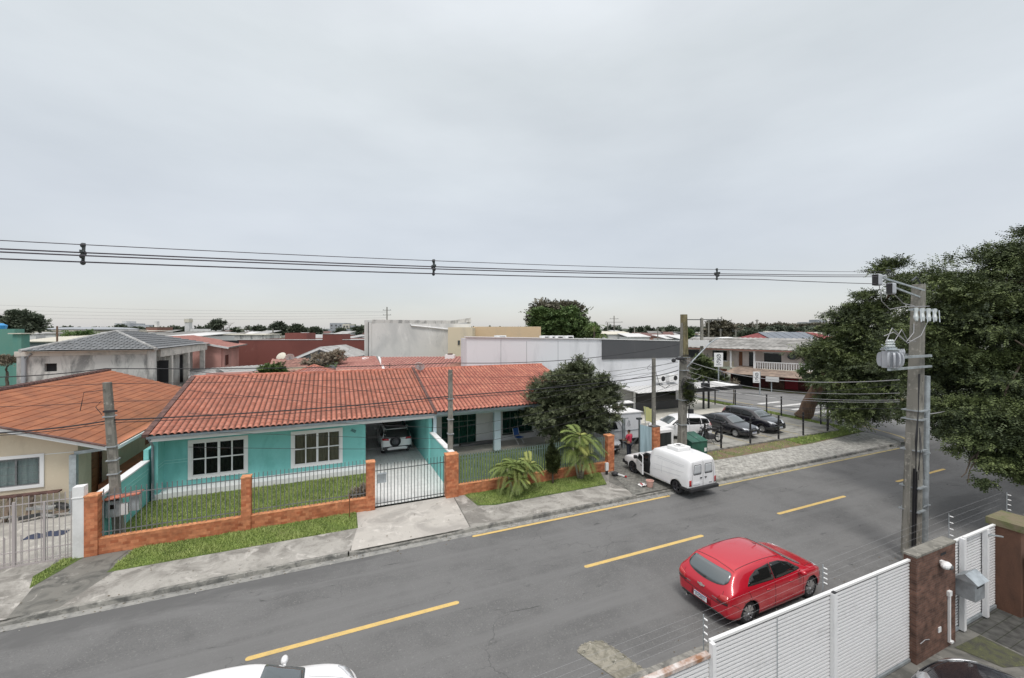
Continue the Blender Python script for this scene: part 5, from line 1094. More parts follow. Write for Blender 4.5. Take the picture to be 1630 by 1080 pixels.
# ---------------------------------------------------------------- person in the red shirt, seen from behind
def skin_mesh(name, pts, edges, m, parent, sub=2, root=0):
    me = bpy.data.meshes.new(name); me.from_pydata([p[:3] for p in pts], edges, []); me.materials.append(m)
    o = link(name, me, parent); o.modifiers.new('k', 'SKIN')
    for i, p in enumerate(pts):
        sv = me.skin_vertices[0].data[i]; r = p[3]; sv.radius = r if hasattr(r, '__len__') else (r, r); sv.use_root = (i == root)
    s = o.modifiers.new('s', 'SUBSURF'); s.levels = s.render_levels = sub; settle(o)
    for p in o.data.polygons: p.use_smooth = True
    return o
skin = mat('skin', (0.36, 0.19, 0.12), .6); hair = mat('hair_dark', (0.015, 0.012, 0.01), .8); shirt = mat('shirt_red', (0.50, 0.045, 0.085), .85, var=.2, scale=9); jeans = mat('trousers_dark', (0.03, 0.035, 0.05), .9)
P = empty('person', (16.50, 20.25, .108), R(105), 'person in a red shirt and dark trousers standing behind the white van bonnet', 'person')
P.scale = (1, 1, .95)
pts = [(0, 0, .92, (.15, .11)), (0, 0, 1.10, (.14, .10)), (0, 0, 1.30, (.17, .11)), (0.0, 0, 1.42, (.12, .08)), (.02, 0, 1.50, .055), (.03, 0, 1.58, .085), (.03, 0, 1.68, .095), (.03, 0, 1.75, .06),
       (0, .19, 1.40, .06), (.02, .26, 1.15, .045), (.22, .20, 1.06, .036), (.32, .17, 1.06, .03), (0, -.19, 1.40, .06), (.02, -.26, 1.15, .045), (.22, -.20, 1.08, .036), (.32, -.17, 1.09, .03),
       (0, .10, .86, .10), (.02, .11, .48, .062), (0, .11, .09, .045), (.12, .12, .045, .04), (0, -.10, .86, .10), (.02, -.11, .48, .062), (0, -.11, .09, .045), (.12, -.12, .045, .04)]
ed = [(0,1),(1,2),(2,3),(3,4),(4,5),(5,6),(6,7),(3,8),(8,9),(9,10),(10,11),(3,12),(12,13),(13,14),(14,15),(0,16),(16,17),(17,18),(18,19),(0,20),(20,21),(21,22),(22,23)]
body = skin_mesh('body', pts, ed, skin, P)
skin_mesh('shirt', [(0, 0, .90, (.175, .135)), (0, 0, 1.10, (.16, .12)), (0, 0, 1.30, (.19, .13)), (0, 0, 1.43, (.13, .09)), (0, .20, 1.405, .078), (.02, .255, 1.20, .07), (0, -.20, 1.405, .078), (.02, -.255, 1.20, .07)], [(0,1),(1,2),(2,3),(3,4),(4,5),(3,6),(6,7)], shirt, P)
skin_mesh('trousers', [(0, 0, .93, (.165, .125)), (0, .10, .84, .112), (.02, .11, .48, .078), (0, .11, .10, .066), (0, -.10, .84, .112), (.02, -.11, .48, .078), (0, -.11, .10, .066)], [(0,1),(1,2),(2,3),(0,4),(4,5),(5,6)], jeans, P)
skin_mesh('hair', [(.0, 0, 1.60, (.075, .07)), (.005, 0, 1.69, (.10, .098)), (.015, 0, 1.765, (.06, .06))], [(0,1),(1,2)], hair, P)
for s in (-1, 1):
    hb = MB(); hx, hy, hz = .34, s*.165, 1.07 if s > 0 else 1.10
    hb.ball((hx+.03, hy, hz), (.05, .022, .035), 10, 6)
    for i, ln in enumerate((.050, .058, .055, .044)):
        z0 = hz+.026-.017*i; hb.tube([(hx+.07, hy, z0), (hx+.07+ln*.6, hy-s*.012, z0-.004), (hx+.07+ln*.8, hy-s*.04, z0-.012)], [.009, .008, .006], 6)
    hb.tube([(hx+.01, hy-s*.015, hz+.03), (hx+.05, hy-s*.035, hz+.045), (hx+.075, hy-s*.045, hz+.035)], [.011, .009, .007], 6)
    hb.build('hand', skin, P, smooth=True)
    part('ear', skin, P, lambda b: b.ball((.02, s*.096, 1.655), (.018, .012, .03)), smooth=True)
    part('shoe', M['plastic'], P, lambda b: b.ball((.06, s*.115, .045), (.14, .05, .045)), smooth=True)
part('face', skin, P, lambda b: (b.ball((.125, 0, 1.645), (.022, .015, .025)), b.ball((.115, .035, 1.675), (.01, .012, .007)), b.ball((.115, -.035, 1.675), (.01, .012, .007)), b.ball((.118, 0, 1.605), (.01, .025, .006))), smooth=True)
# loose things by the van
def tagged(o, label, cat, group=None): return tag(o, label, cat, group)
t = empty('bucket', (14.33, 16.05, .11), 0, 'pink plastic bucket on the pavers beside the white van', 'bucket'); part('shell', mat('bucket_pink', (0.62, 0.38, 0.32), .6), t, lambda b: b.lathe([(.001, .01), (.13, .01), (.18, .30), (.195, .30), (.195, .315), (.17, .315), (.12, .03), (.001, .03)], n=24), smooth=False)
t = empty('cleaning_rag', (14.12, 16.30, .11), 0, 'white rag and spray bottle lying beside the pink bucket', 'rag')
b = MB(); n = 9; vs = [(-.22+i*.05, -.16+j*.04, .02+.07*abs(math.sin(i*1.3+j)*math.cos(j*.9))) for i in range(n) for j in range(n)]; b.add(vs, [(i*n+j, (i+1)*n+j, (i+1)*n+j+1, i*n+j+1) for i in range(n-1) for j in range(n-1)]); b.build('rag_cloth', M['white_clean'], t, smooth=True)
part('bottle', M['lamp_red'], t, lambda b: (b.cyl((-.1, -.1, .1), (-.1, .05, .12), .03), b.cyl((-.1, .05, .12), (-.1, .1, .12), .012)))
t = empty('white_sack', (13.47, 18.35, .11), 0, 'white upright canister on the grass beside the last brick pillar', 'canister'); part('shell', M['white_clean'], t, lambda b: b.box(-.09, .09, -.06, .06, .2, .62), bevel=.02); part('foot', M['plastic'], t, lambda b: b.box(-.05, .05, -.05, .05, 0, .2))
t = empty('tool_bag', (13.75, 18.0, .11), R(-30), 'black bag and red white tool lying on the grass edge by the van', 'bag'); part('bag_body', M['plastic'], t, lambda b: b.ball((0, 0, .1), (.2, .13, .12), 12, 8), smooth=True); part('tool', M['white_clean'], t, lambda b: b.bar((.1, -.05, .12), (.45, -.2, .06), .07, .05)); part('tool_grip', M['lamp_red'], t, lambda b: b.bar((.452, -.201, .06), (.56, -.25, .05), .075, .055))
# ---------------------------------------------------------------- near side: white slatted fence, brick pillar, gate
YN = 5.28
def slat_panel(t, x0, x1, z0, z1, y=YN, pitch=.074, name='slat_panel'):
    b = MB(); z = z0
    while z+.04 < z1: b.box(x0, x1, y-.014, y+.014, z, z+.042); z += pitch
    o = b.build(name, M['gate_white'], t)
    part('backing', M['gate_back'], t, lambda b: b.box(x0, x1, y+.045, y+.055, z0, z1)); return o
M['gate_white'] = multi('gate_white', (0.80, 0.80, 0.80), [((0.66, 0.66, 0.66), 1.5, .58, .72, (1, 1, 1), .5)], rough=.5)
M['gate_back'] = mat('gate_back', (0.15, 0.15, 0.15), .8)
t = th('long white slatted sliding fence running left from the dark brick pillar', 'fence', 'slatted_fence')
zt = 2.37
slat_panel(t, 3.0, 6.0, .12, zt-.24); slat_panel(t, 6.08, 9.44, .12, zt); slat_panel(t, 9.48, 12.45, .12, zt)
part('top_rail', M['white_clean'], t, lambda b: b.box(6.04, 12.46, YN-.03, YN+.03, zt, zt+.045))
part('lower_top_rail', mat('rail_rusty', (0.66, 0.62, 0.59), .6, col2=(0.30, 0.15, 0.08), scale=6, contrast=.6), t, lambda b: b.box(3.0, 6.0, YN-.05, YN+.05, zt-.22, zt-.16))
for x, w in ((6.04, .04), (9.46, .055), (7.77, .006), (11.1, .006)):
    part('fence_post', M['gate_white'] if w > .01 else M['galv'], t, lambda b: b.box(x-w, x+w, YN-.10 if w > .01 else YN-.026, YN-.019, .05, zt+.03 if w > .01 else zt-.03))
part('post_cap', M['plastic'], t, lambda b: b.box(9.42, 9.50, YN-.10, YN-.03, zt+.046, zt+.06))
part('bottom_rail', M['galv'], t, lambda b: b.box(3.0, 12.44, YN-.04, YN+.04, .04, .10))
t = pillar('thick dark brick pillar with flat concrete top between white fence and white gate', 12.46, 14.28, 5.14, 5.38, 2.50, 'brick_dark', 'pole_concrete', 'brick_pillar')
part('floodlight', M['white_clean'], t, lambda b: (b.ball((13.55, 5.04, 2.14), (.15, .10, .09), 14, 8), b.box(13.5, 13.6, 5.05, 5.14, 2.15, 2.22)), smooth=False)
part('floodlight_glass', M['shade_grey'], t, lambda b: b.ball((13.58, 4.96, 2.12), (.09, .04, .055), 12, 7), smooth=True)
part('lamp_niche', M['dark_void'], t, lambda b: b.box(13.55, 13.80, 5.132, 5.141, 2.32, 2.38))
part('conduit', M['white_clean'], t, lambda b: (b.box(13.88, 13.93, 5.09, 5.135, .18, 1.28), b.box(13.84, 13.97, 5.08, 5.137, 1.28, 1.40), b.box(13.88, 14.0, 5.06, 5.135, .14, .18)))
part('socket', M['white_clean'], t, lambda b: b.box(13.42, 13.54, 5.12, 5.138, .50, .62))
part('cable', M['wire_grey'], t, lambda b: b.tube([(12.6, 5.13, .48), (12.8, 5.125, .52), (13.0, 5.128, .47)], .008, 5))
t = th('white slatted pedestrian gate between the dark brick pillar and the brown wall', 'gate', 'slatted_gate')
slat_panel(t, 14.30, 17.02, .16, 2.30, YN+.05)
for x in (14.95, 16.22): part('gate_post', M['gate_white'], t, lambda b: b.box(x-.06, x+.06, YN-.09, YN-.03+.04, .06, 2.42))
part('top_rail', M['white_clean'], t, lambda b: (b.box(14.30, 17.04, YN+.02, YN+.08, 2.33, 2.37), b.box(14.95, 16.3, YN-.08, YN-.03, 2.42, 2.46)))
part('latch', M['galv'], t, lambda b: b.bar((16.2, YN-.1, 2.30), (16.55, YN-.25, 2.24), .04, .03))
part('bottom_rail', M['galv'], t, lambda b: b.box(14.30, 17.02, YN+.01, YN+.09, .05, .13))
t = th('grey metal letterbox with gabled lid fixed beside the dark brick pillar', 'letterbox', 'letterbox')
part('box_body', M['galv'], t, lambda b: b.box(14.32, 14.82, 4.80, 5.16, 1.18, 1.62), bevel=.01)
part('lid', M['galv'], t, lambda b: b.ext([(14.28, 4.74, 1.62), (14.28, 5.2, 1.62), (14.28, 4.97, 1.80)], (.58, 0, 0))); part('slot', M['iron_dark'], t, lambda b: b.box(14.40, 14.74, 4.795, 4.80, 1.50, 1.53))
part('bracket', M['galv'], t, lambda b: b.box(14.24, 14.6, 5.17, 5.25, 1.3, 1.4))
t = th('brown rendered boundary wall with a mossy capped end pillar at the right edge', 'wall', 'boundary_wall')
br_ = multi('brown_render', (0.17, 0.085, 0.055), [((0.10, 0.055, 0.038), 1.2, .45, .62, (1, 1, .4), .5)], bump=.4, bscale=30); mc_ = multi('mossy_cap', (0.19, 0.16, 0.10), [((0.12, 0.14, 0.05), 3, .45, .62, (1, 1, 1), .5)], bump=.6)
part('pillar_shaft', br_, t, lambda b: b.box(17.06, 17.95, 4.85, 5.45, 0, 2.34)); part('cap', mc_, t, lambda b: b.box(17.0, 18.0, 4.78, 5.50, 2.34, 2.52))
part('wall_body', br_, t, lambda b: (b.box(17.2, 17.9, -8, 4.845, 0, 1.62), b.box(17.96, 30, 5.1, 5.35, 0, 2.0))); part('coping', mc_, t, lambda b: (b.box(17.12, 18.0, -8, 4.77, 1.62, 1.72), b.box(18.01, 30, 5.05, 5.4, 2.0, 2.08)))
# electric-fence stand-offs and wires above the near wall
EF = []
def efence(label, x, z0, z1, y=5.45):
    t = empty('electric_fence_post', (x, y, 0), 0, label, 'electric fence', 'electric fence posts'); part('rod', M['galv'], t, lambda b: b.cyl((0, 0, z0), (0, 0, z1), .009, .009, 8))
    for i in range(4):
        z = z1-.06-i*(z1-z0-.15)/4; part('insulator', M['white_clean'], t, lambda b: b.lathe([(.001, -.085), (.011, -.085), (.016, -.055), (.010, -.045), (.016, -.02), (.010, -.015), (.001, -.015)], c=(0, 0, z), axis='y', n=8))
for l, x, z0, z1 in (('electric fence rod with four white insulators at the low end of the white fence', 6.08, 2.1, 2.74), ('electric fence rod behind the middle post of the white fence', 9.5, 2.3, 2.86), ('electric fence rod beside the top of the dark brick pillar', 14.8, 2.2, 3.0), ('electric fence rod on the brown wall by the hanging tree boughs', 18.2, 2.3, 3.02)): efence(l, x, z0, z1)
for i, k in enumerate(('uppermost', 'second', 'third', 'lowest')):
    b = MB(); b.tube([(1, 5.57, 2.6-i*.14), (6.08, 5.57, 2.68-i*.14), (9.5, 5.57, 2.80-i*.14), (14.8, 5.57, 2.94-i*.18), (18.2, 5.57, 2.96-i*.17)], .0014, 4)
    tag(b.build('fence_wire', M['wire_grey']), 'thin electric fence wire over the white fence, %s of four' % k, 'wire', 'electric fence wires')

# ---------------------------------------------------------------- poles
def hollow_pole(name, label, loc, h, wb, wt, db, dt, m='pole_concrete', lean=(0, 0), group='concrete utility poles', rz=0, steps=True):
    t = empty(name, loc, rz, label, 'utility pole', group)
    b = MB(); b.add([(-wb/2, -db/2, 0), (wb/2, -db/2, 0), (wb/2, db/2, 0), (-wb/2, db/2, 0), (lean[0]-wt/2, lean[1]-dt/2, h), (lean[0]+wt/2, lean[1]-dt/2, h), (lean[0]+wt/2, lean[1]+dt/2, h), (lean[0]-wt/2, lean[1]+dt/2, h)],
          [(0,3,2,1),(4,5,6,7),(0,1,5,4),(1,2,6,5),(2,3,7,6),(3,0,4,7)]); b.build('shaft', M[m], t, bevel=.015)
    if steps:      # the shallow recess down the face, broken by webs
        d = MB(); z = .8; k = .72
        while z+k < h-.6:
            for zz in (z,):
                f0 = zz/h; f1 = (zz+k)/h; w0 = (wb+(wt-wb)*f0)*.24; w1 = (wb+(wt-wb)*f1)*.24; y0 = -(db+(dt-db)*f0)/2-.003+lean[1]*f0; y1 = -(db+(dt-db)*f1)/2-.003+lean[1]*f1; x0, x1 = lean[0]*f0, lean[0]*f1
                d.quad((x0-w0, y0, zz), (x0+w0, y0, zz), (x1+w1, y1, zz+k), (x1-w1, y1, zz+k))
            z += k+.30
        d.build('recess', mat('pole_recess', (0.20, 0.19, 0.165), .95, var=.35, scale=3), t)
    return t
def bands(t, zs, r, lean=(0, 0), h=1): 
    for z in zs: part('steel_band', M['galv'], t, lambda b: b.box(lean[0]*z/h-r, lean[0]*z/h+r, -r, r, z, z+.035))
# big transformer pole, nearest
BP = Vector((18.30, 7.70, .1))
t = hollow_pole('transformer_pole', 'tall concrete pole carrying a grey transformer in front of the large tree', BP, 9.28, .52, .33, .38, .28, lean=(.55, 0), rz=R(2))
bands(t, (1.5, 2.3, 3.55, 4.6, 4.9), .275, (.55, 0), 9.28)
part('cable_guard', M['black_paint'], t, lambda b: (b.bar((-.30, -.16, 0), (-.20, -.17, 3.0), .075, .06), b.bar((-.21, -.18, 0), (-.12, -.19, 2.9), .06, .05)))
part('guard_channel', M['pole_concrete'], t, lambda b: b.bar((-.66, -.10, -.05), (-.32, -.08, 4.2), .16, .10))
part('riser_cable', M['wire'], t, lambda b: [b.tube([(-.22+i*.03, -.2, 2.9), (-.20-.07*i, -.24, 4.0), (-.12, -.24, 5.0), (-.02-.05*i, -.24, 6.2)], .012, 5) for i in range(3)])
part('loose_cable', M['wire'], t, lambda b: (b.tube([(-.2, -.3, 4.4), (-.8, -.6, 3.6), (-1.25, -.8, 3.0)], .010, 5), b.tube([(-.2, -.3, 4.4), (-.75, -.5, 3.4), (-.55, -.4, 2.75), (-.3, -.3, 2.7)], .010, 5), b.tube([(-.22, -.3, 4.4), (-.4, -.4, 3.7), (-.3, -.3, 3.0)], .010, 5)))
part('crossarm', M['galv'], t, lambda b: (b.bar((-.75, -.26, 8.36), (1.0, -.3, 8.36), .07, .07), b.bar((-2.55, -.1, 9.40), (.6, -.12, 9.06), .05, .05), b.bar((-1.65, -.1, 9.12), (.5, -.1, 8.8), .05, .05)))
for i in range(4):
    x = -.62+i*.44; part('fuse_cutout', M['porcelain'], t, lambda b: b.tube([(x-.10, -.42, 7.98), (x-.05, -.38, 8.10), (x, -.36, 8.24), (x+.06, -.34, 8.40)], [.035, .07, .045, .065], 10))
part('fuse_stick', M['galv'], t, lambda b: [b.bar((-.52+i*.44, -.46, 7.95), (-.40+i*.44, -.40, 8.36), .025, .025) for i in range(4)])
for x, z, w in ((-2.52, 9.28, .25), (-1.66, 9.04, .25)):
    q = part('surge_arrester_box', M['trafo'], t, lambda b: b.box(x-w/2, x+w/2, -.24, -.04, z-.20, z+.17), bevel=.05)
    part('box_stripe', M['plastic'], q, lambda b: b.box(x-w/2-.012, x-w/2-.002, -.22, -.06, z-.19, z+.15))
part('dead_end_clamp', M['iron_dark'], t, lambda b: (b.ball((-1.75, -.1, 9.62), (.16, .04, .035)), b.tube([(-.2, -.1, 9.35), (.1, -.1, 9.5), (.4, -.1, 9.3)], .03)))
part('jumper_wire', M['wire_grey'], t, lambda b: (b.tube([(-2.55, -.2, 9.1), (-2.4, -.2, 8.6), (-1.9, -.2, 8.35), (-1.1, -.2, 8.45), (-.2, -.2, 8.48), (.5, -.3, 8.5)], .012, 5), b.tube([(-1.65, -.2, 8.85), (-1.0, -.2, 8.55), (-.3, -.2, 8.5)], .012, 5),
     b.tube([(-.45, -.25, 7.9), (-.6, -.3, 7.6), (-1.1, -.3, 7.3), (-1.9, -.3, 7.62), (-2.5, -.3, 7.5)], .012, 5), b.tube([(.4, -.3, 8.0), (-.1, -.3, 7.5), (-.9, -.25, 7.25), (-1.5, -.3, 7.5), (-2.0, -.3, 7.75), (-2.4, -.3, 7.3)], .012, 5), b.tube([(-.2, -.2, 7.3), (-.9, -.25, 7.35), (-1.4, -.3, 7.7), (-1.9, -.3, 7.3)], .012, 5)))
ZT = 6.48; XT = -1.88
tr = MB(); tr.cyl((XT, -.2, ZT), (XT, -.2, ZT+.54), .21, .21, 24); o = tr.build('transformer_tank', M['trafo'], t, smooth=False)
def fin(b, x, y, ang, w=.15, z0=ZT+.03, z1=ZT+.50):
    P = [Vector((math.cos(ang), math.sin(ang), 0))*r_ for r_ in (0, w)]; c = Vector((x, y, 0)); L0 = []
    for a in [math.pi*i/8 for i in range(9)]: L0.append(c+P[1]*(.15+.85*math.sin(a)**.6)+Vector((0, 0, (z0+z1)/2+(z1-z0)/2*math.cos(a))))
    b.ext(L0, Vector((-math.sin(ang), math.cos(ang), 0))*.05)
for i in range(11):
    a = R(-170+i*26); part('radiator_fin', M['trafo'], o, lambda b: fin(b, XT+.19*math.cos(a), -.2+.19*math.sin(a), a))
part('tank_lid', M['galv'], o, lambda b: (b.cyl((XT, -.2, ZT+.565), (XT, -.2, ZT+.60), .25, .25, 24), b.cyl((XT, -.2, ZT+.60), (XT, -.2, ZT+.65), .17, .17, 20)))
for i in range(3):
    part('bushing', M['porcelain'], o, lambda b: b.lathe([(.001, 0), (.07, 0), (.08, .03), (.045, .07), (.075, .11), (.04, .15), (.06, .19), (.02, .24), (.001, .25)], c=(XT-.14+i*.14, -.2, ZT+.66), n=14))
    part('low_bushing', M['trafo'], o, lambda b: b.lathe([(.001, 0), (.03, 0), (.04, .08), (.02, .16), (.001, .18)], c=(XT+.36+i*.13, -.3, ZT+.42), n=10))
part('mount', M['galv'], t, lambda b: (b.box(XT+.2, .70, -.30, -.23, ZT+.28, ZT+.36), b.box(XT-.25, .70, -.30, -.23, ZT-.08, ZT-.01), b.box(-.2, .7, .2, .27, ZT+.28, ZT+.36)))
part('arm_stub', M['galv'], t, lambda b: (b.bar((XT-.75, -.3, ZT+.75), (XT-.2, -.2, ZT+.6), .025, .025), b.bar((XT-.75, -.3, ZT+.66), (XT-.2, -.2, ZT+.54), .025, .025)))
part('neighbour_cable', M['wire_grey'], t, lambda b: b.tube(sag((.3, 0, 4.75), (14, 2.5, 4.1), .25), .018, 6))
t = empty('conduit_pole', (18.98, 7.62, .1), 0, 'slim galvanised steel tube standing right against the transformer pole', 'pole'); part('tube', M['galv'], t, lambda b: b.cyl((0, 0, 0), (.16, 0, 6.08), .10, .095, 16)); part('clamp', M['galv'], t, lambda b: [b.box(-.35, .12, -.12, -.10, z, z+.03) for z in (1.6, 3.4, 4.9)])
# street lamp pole of the far side
LP = Vector((19.68, 19.25, .1))
t = hollow_pole('street_lamp', 'tall mossy concrete pole with a street lamp arm beside the green waste container', LP, 8.62, .46, .28, .36, .25, lean=(.22, .1), rz=R(-6))
part('lamp_arm', M['galv'], t, lambda b: b.tube([(.2, 0, 5.25), (.9, -.05, 5.9), (2.0, -.1, 6.85), (2.5, -.1, 7.12), (2.8, -.1, 7.15)], .035, 8))
part('lamp_head', M['white_clean'], t, lambda b: b.ball((3.25, -.1, 7.16), (.62, .16, .075), 16, 8), smooth=True)
part('mossy_top', M['pole_moss'], t, lambda b: b.add([(.02, -.178, 6.0), (.333, -.178, 6.0), (.333, .17, 6.0), (.02, .17, 6.0), (.072, -.04, 8.63), (.37, -.04, 8.63), (.37, .235, 8.63), (.072, .235, 8.63)], [(0,1,5,4),(1,2,6,5),(3,0,4,7),(4,5,6,7),(2,3,7,6)]))
rj = random.Random(9)
[part('cable_coil', M['wire'], t, lambda b: b.tube([(.1+r_*math.cos(a+k)*s_, -.25+k*.02, zc+r_*math.sin(a+k)) for a in [2*math.pi*i/14 for i in range(15)]], .014, 5)) for k, (zc, r_, s_) in enumerate([(5.9, .28, 1.6), (5.9, .22, 1.8), (6.0, .18, 1.3), (4.4, .30, 1.0), (4.3, .24, 1.2), (4.6, .2, .9), (3.9, .22, .8), (4.1, .30, .7)])]
part('splice_box', M['wire'], t, lambda b: (b.ball((-.35, -.25, 5.95), (.35, .09, .09)), b.ball((-.8, -.25, 5.85), (.16, .08, .12)), b.ball((.45, -.2, 4.2), (.28, .2, .35)), b.ball((.5, -.2, 3.7), (.2, .15, .25)), b.box(.35, .62, -.3, -.1, 2.6, 2.85)))
part('down_cable', M['wire'], t, lambda b: [b.tube([(.2+.04*i, -.22, 4.0), (.30+.03*i, -.25, 3.0), (.26, -.25, 2.0)], .014, 5) for i in range(3)])
bands(t, (1.9, 3.4, 5.2, 6.0), .25, (.22, .1), 8.62)
# pole-borne fern clump
t = hollow_pole('service_pole', 'slim pale concrete pole left of the street lamp, behind the brick pillar', (19.25, 21.2, .1), 5.85, .22, .20, .18, .16, lean=(0, 0), steps=False)
part('hook', M['wire'], t, lambda b: b.tube([(-.1, -.1, 5.2), (-.55, -.1, 5.1), (-.6, -.1, 5.3), (-.35, -.1, 5.45)], .012, 5))
part('wire_loop', M['wire'], t, lambda b: b.tube([(.1, -.1, 4.9), (.3, -.2, 4.1), (.7, -.3, 3.9), (1.0, -.4, 4.1)], .018, 5))
t = hollow_pole('service_pole', 'square concrete pole with meter box inside the left corner of the lawn', (-7.12, 19.85, .12), 5.76, .30, .22, .24, .18, lean=(-.34, 0), steps=True)
bands(t, (2.4, 2.9, 3.4, 4.5), .16, (-.34, 0), 5.76); part('band_cable', M['wire'], t, lambda b: (b.bar((-.4, -.15, 4.72), (.0, -.16, 4.72), .05, .07), b.tube([(-.35, -.12, 5.5), (-.9, -.2, 5.45), (-.95, -.2, 5.1), (-1.0, -.2, 4.8)], .012, 5), b.tube([(-.45, -.15, 5.1), (-.6, -.15, 4.9), (-.42, -.15, 4.6)], .012, 5)))
t = hollow_pole('service_pole', 'square concrete pole behind the wide brick gate pillar', (5.36, 19.85, .12), 5.72, .26, .19, .2, .16, steps=True)
bands(t, (2.6, 3.3, 4.3), .14)
# far poles
def tpole(label, x, y, h, r=.16, arms=((0, 1.2),), wood=False, name='utility_pole', rz=0, m=None):
    t = empty(name, (x, y, 0), rz, label, 'utility pole', 'distant utility poles'); part('shaft', m or M['pole_concrete'], t, lambda b: b.bar((0, 0, 0), (0, 0, h), r*1.6, r*1.6))
    for dz, w in arms: part('crossarm', M['iron_dark'], t, lambda b: (b.bar((-w, 0, h-dz-.1), (w, 0, h-dz-.1), .1, .12), [b.cyl((s*w*.85, 0, h-dz), (s*w*.85, 0, h-dz+.22), .05, .03, 6) for s in (-1, 0, 1)]))
    return t
p = AD(1117, 612, 59)
t = tpole('concrete pole with double crossarms at the far corner before the porch building', p.x, p.y, 9.4, .20, ((.1, 2.8), (3.2, 1.6), (5.2, 1.0)), rz=R(-20)); part('service_box', M['far_white'], t, lambda b: b.box(-2.2, .8, -.5, .1, 5.5, 6.3))

# ---------------------------------------------------------------- cables
NC = [0]
def cable(label, pts, s, r=.02, m='wire', group='overhead cables', n=18):
    b = MB(); P = []
    for i in range(len(pts)-1):
        q = sag(pts[i], pts[i+1], s if not hasattr(s, '__len__') else s[i], n); P += q if i == 0 else q[1:]
    b.tube(P, r, 6); o = b.build('cable', M[m], None, smooth=True); return tag(o, label, 'cable', group)
# covered medium voltage line on spacers overhead, near side
ep = Vector((16.6, 7.45, 9.62)); wp = Vector((-29, 7.2, 9.30))
def hvz(x, k):
    d0, d1 = HV[k][:2]; t_ = (x-wp.x)/(ep.x-wp.x); q = max(0, min(1, (x-10)/6.6)); return wp.z+(ep.z-wp.z)*t_-.66*4*t_*(1-t_)+d0+(d1-d0)*q
HV = {'uppermost thin': (.09, .04, 0, .006), 'second': (-.01, -.05, .04, .010), 'third': (-.06, -.12, -.04, .010), 'lowest': (-.14, -.36, 0, .010)}
for k, (d0, d1, dy, r) in HV.items():
    b = MB(); xs = [wp.x+(ep.x-wp.x)*i/44 for i in range(45)]; b.tube([(x, 7.2+.25*(x-wp.x)/45.6+dy, hvz(x, k)) for x in xs], r, 6)
    tag(b.build('cable', M['wire_violet'], None, smooth=True), '%s of the four lines crossing the whole sky' % k, 'cable', 'high lines across the sky')
for lb, px in (('left', 132), ('middle', 690), ('right', 1141)):
    x = AY(px, 410, 7.4).x; t = empty('cable_spacer', (x, 7.40, 0), R(10), 'small dark cable spacer clamped on the high lines, %s one of three' % lb, 'cable spacer', 'cable spacers')
    z0, z1 = hvz(x, 'lowest'), hvz(x, 'uppermost thin')
    part('body', M['iron_dark'], t, lambda b: (b.bar((0, 0, z0-.02), (.01, 0, z1+.03), .03, .03), b.bar((-.0, -.08, (z0+z1)/2+.03), (0, .06, (z0+z1)/2+.03), .035, .03), b.bar((0, -.07, (z0+z1)/2+.02), (0, 0, z0+.05), .02, .02), b.bar((0, .07, (z0+z1)/2+.02), (0, 0, z0+.05), .02, .02)))
    for y, z in ((0, z0), (0, z1), (-.04, hvz(x, 'third')), (.04, hvz(x, 'second'))): part('clamp', M['iron_dark'], t, lambda b: b.ball((0, y, z), (.03, .03, .035), 8, 6))
Yp = 19.85
def Lp(px, py, Y=Yp): return tuple(AY(px, py, Y))
cable('long cable just above the roof ridges ending high on the lamp pole', [Lp(-250, 592), Lp(168, 587), Lp(717, 578), Lp(1079, 549, 19.3)], (.25, .1, .35), .018)
cable('thick twisted cable crossing both tiled roofs to the lamp pole', [Lp(-250, 690), Lp(178, 669), Lp(716, 631), Lp(1048, 598, 21.2), Lp(1079, 590, 19.3)], (.25, .12, .1, .02), .026)
cable('second strand directly below the thick twisted cable', [Lp(-250, 694), Lp(178, 673), Lp(716, 634), Lp(1048, 603, 21.2), Lp(1079, 596, 19.3)], (.25, .16, .15, .02), .013)
cable('thin line over the orange roof to the top of the left pole', [Lp(-250, 614), Lp(168, 611), Lp(717, 600), Lp(1079, 577, 19.3)], (.1, .05, .3), .010)
cable('thin line just under the top of the left pole', [Lp(-250, 648), Lp(170, 640), Lp(717, 612), Lp(1048, 592, 21.2)], (.1, .1, .2), .009)
for i, (a, b_, c, nm) in enumerate(((650, 690, 575, 'first'), (668, 707, 583, 'second'), (690, 719, 603, 'third'), (704, 738, 612, 'fourth'), (716, 752, 621, 'fifth'))):
    cable('slack line dropping left across the porch house and dark tree, %s from top of five' % nm, [Lp(300, a-60+i*14), Lp(717, a-14+i*3), Lp(1079, c, 19.3)], (.05, .25), .009, 'wire')
# lines going right from the lamp pole to the transformer pole
def R_(px, py): return tuple(AY(px, py, 7.6))
for i, (a, c, r, m_) in enumerate(((572, 605, .015, 'wire_grey'), (588, 626, .009, 'wire_grey'), (598, 637, .009, 'wire_grey'), (606, 640, .010, 'wire_grey'), (618, 612, .009, 'wire'), (628, 650, .009, 'wire'))):
    cable('grey line from lamp pole to transformer pole, number %s from the top' % ('one', 'two', 'three', 'four', 'five', 'six')[i], [Lp(1087, a, 19.3), R_(1432, c)], .55-.05*i, r, m_, 'lines over the street')
for i, (a, c) in enumerate(((575, 700), (598, 712), (612, 722))):
    cable('line from the lamp pole over the far corner, %s' % ('highest', 'middle one', 'lowest')[i], [Lp(1087, a, 19.3), tuple(AD(1117, 585+i*12, 59))], .4, .02, 'wire_grey', 'lines over the street')
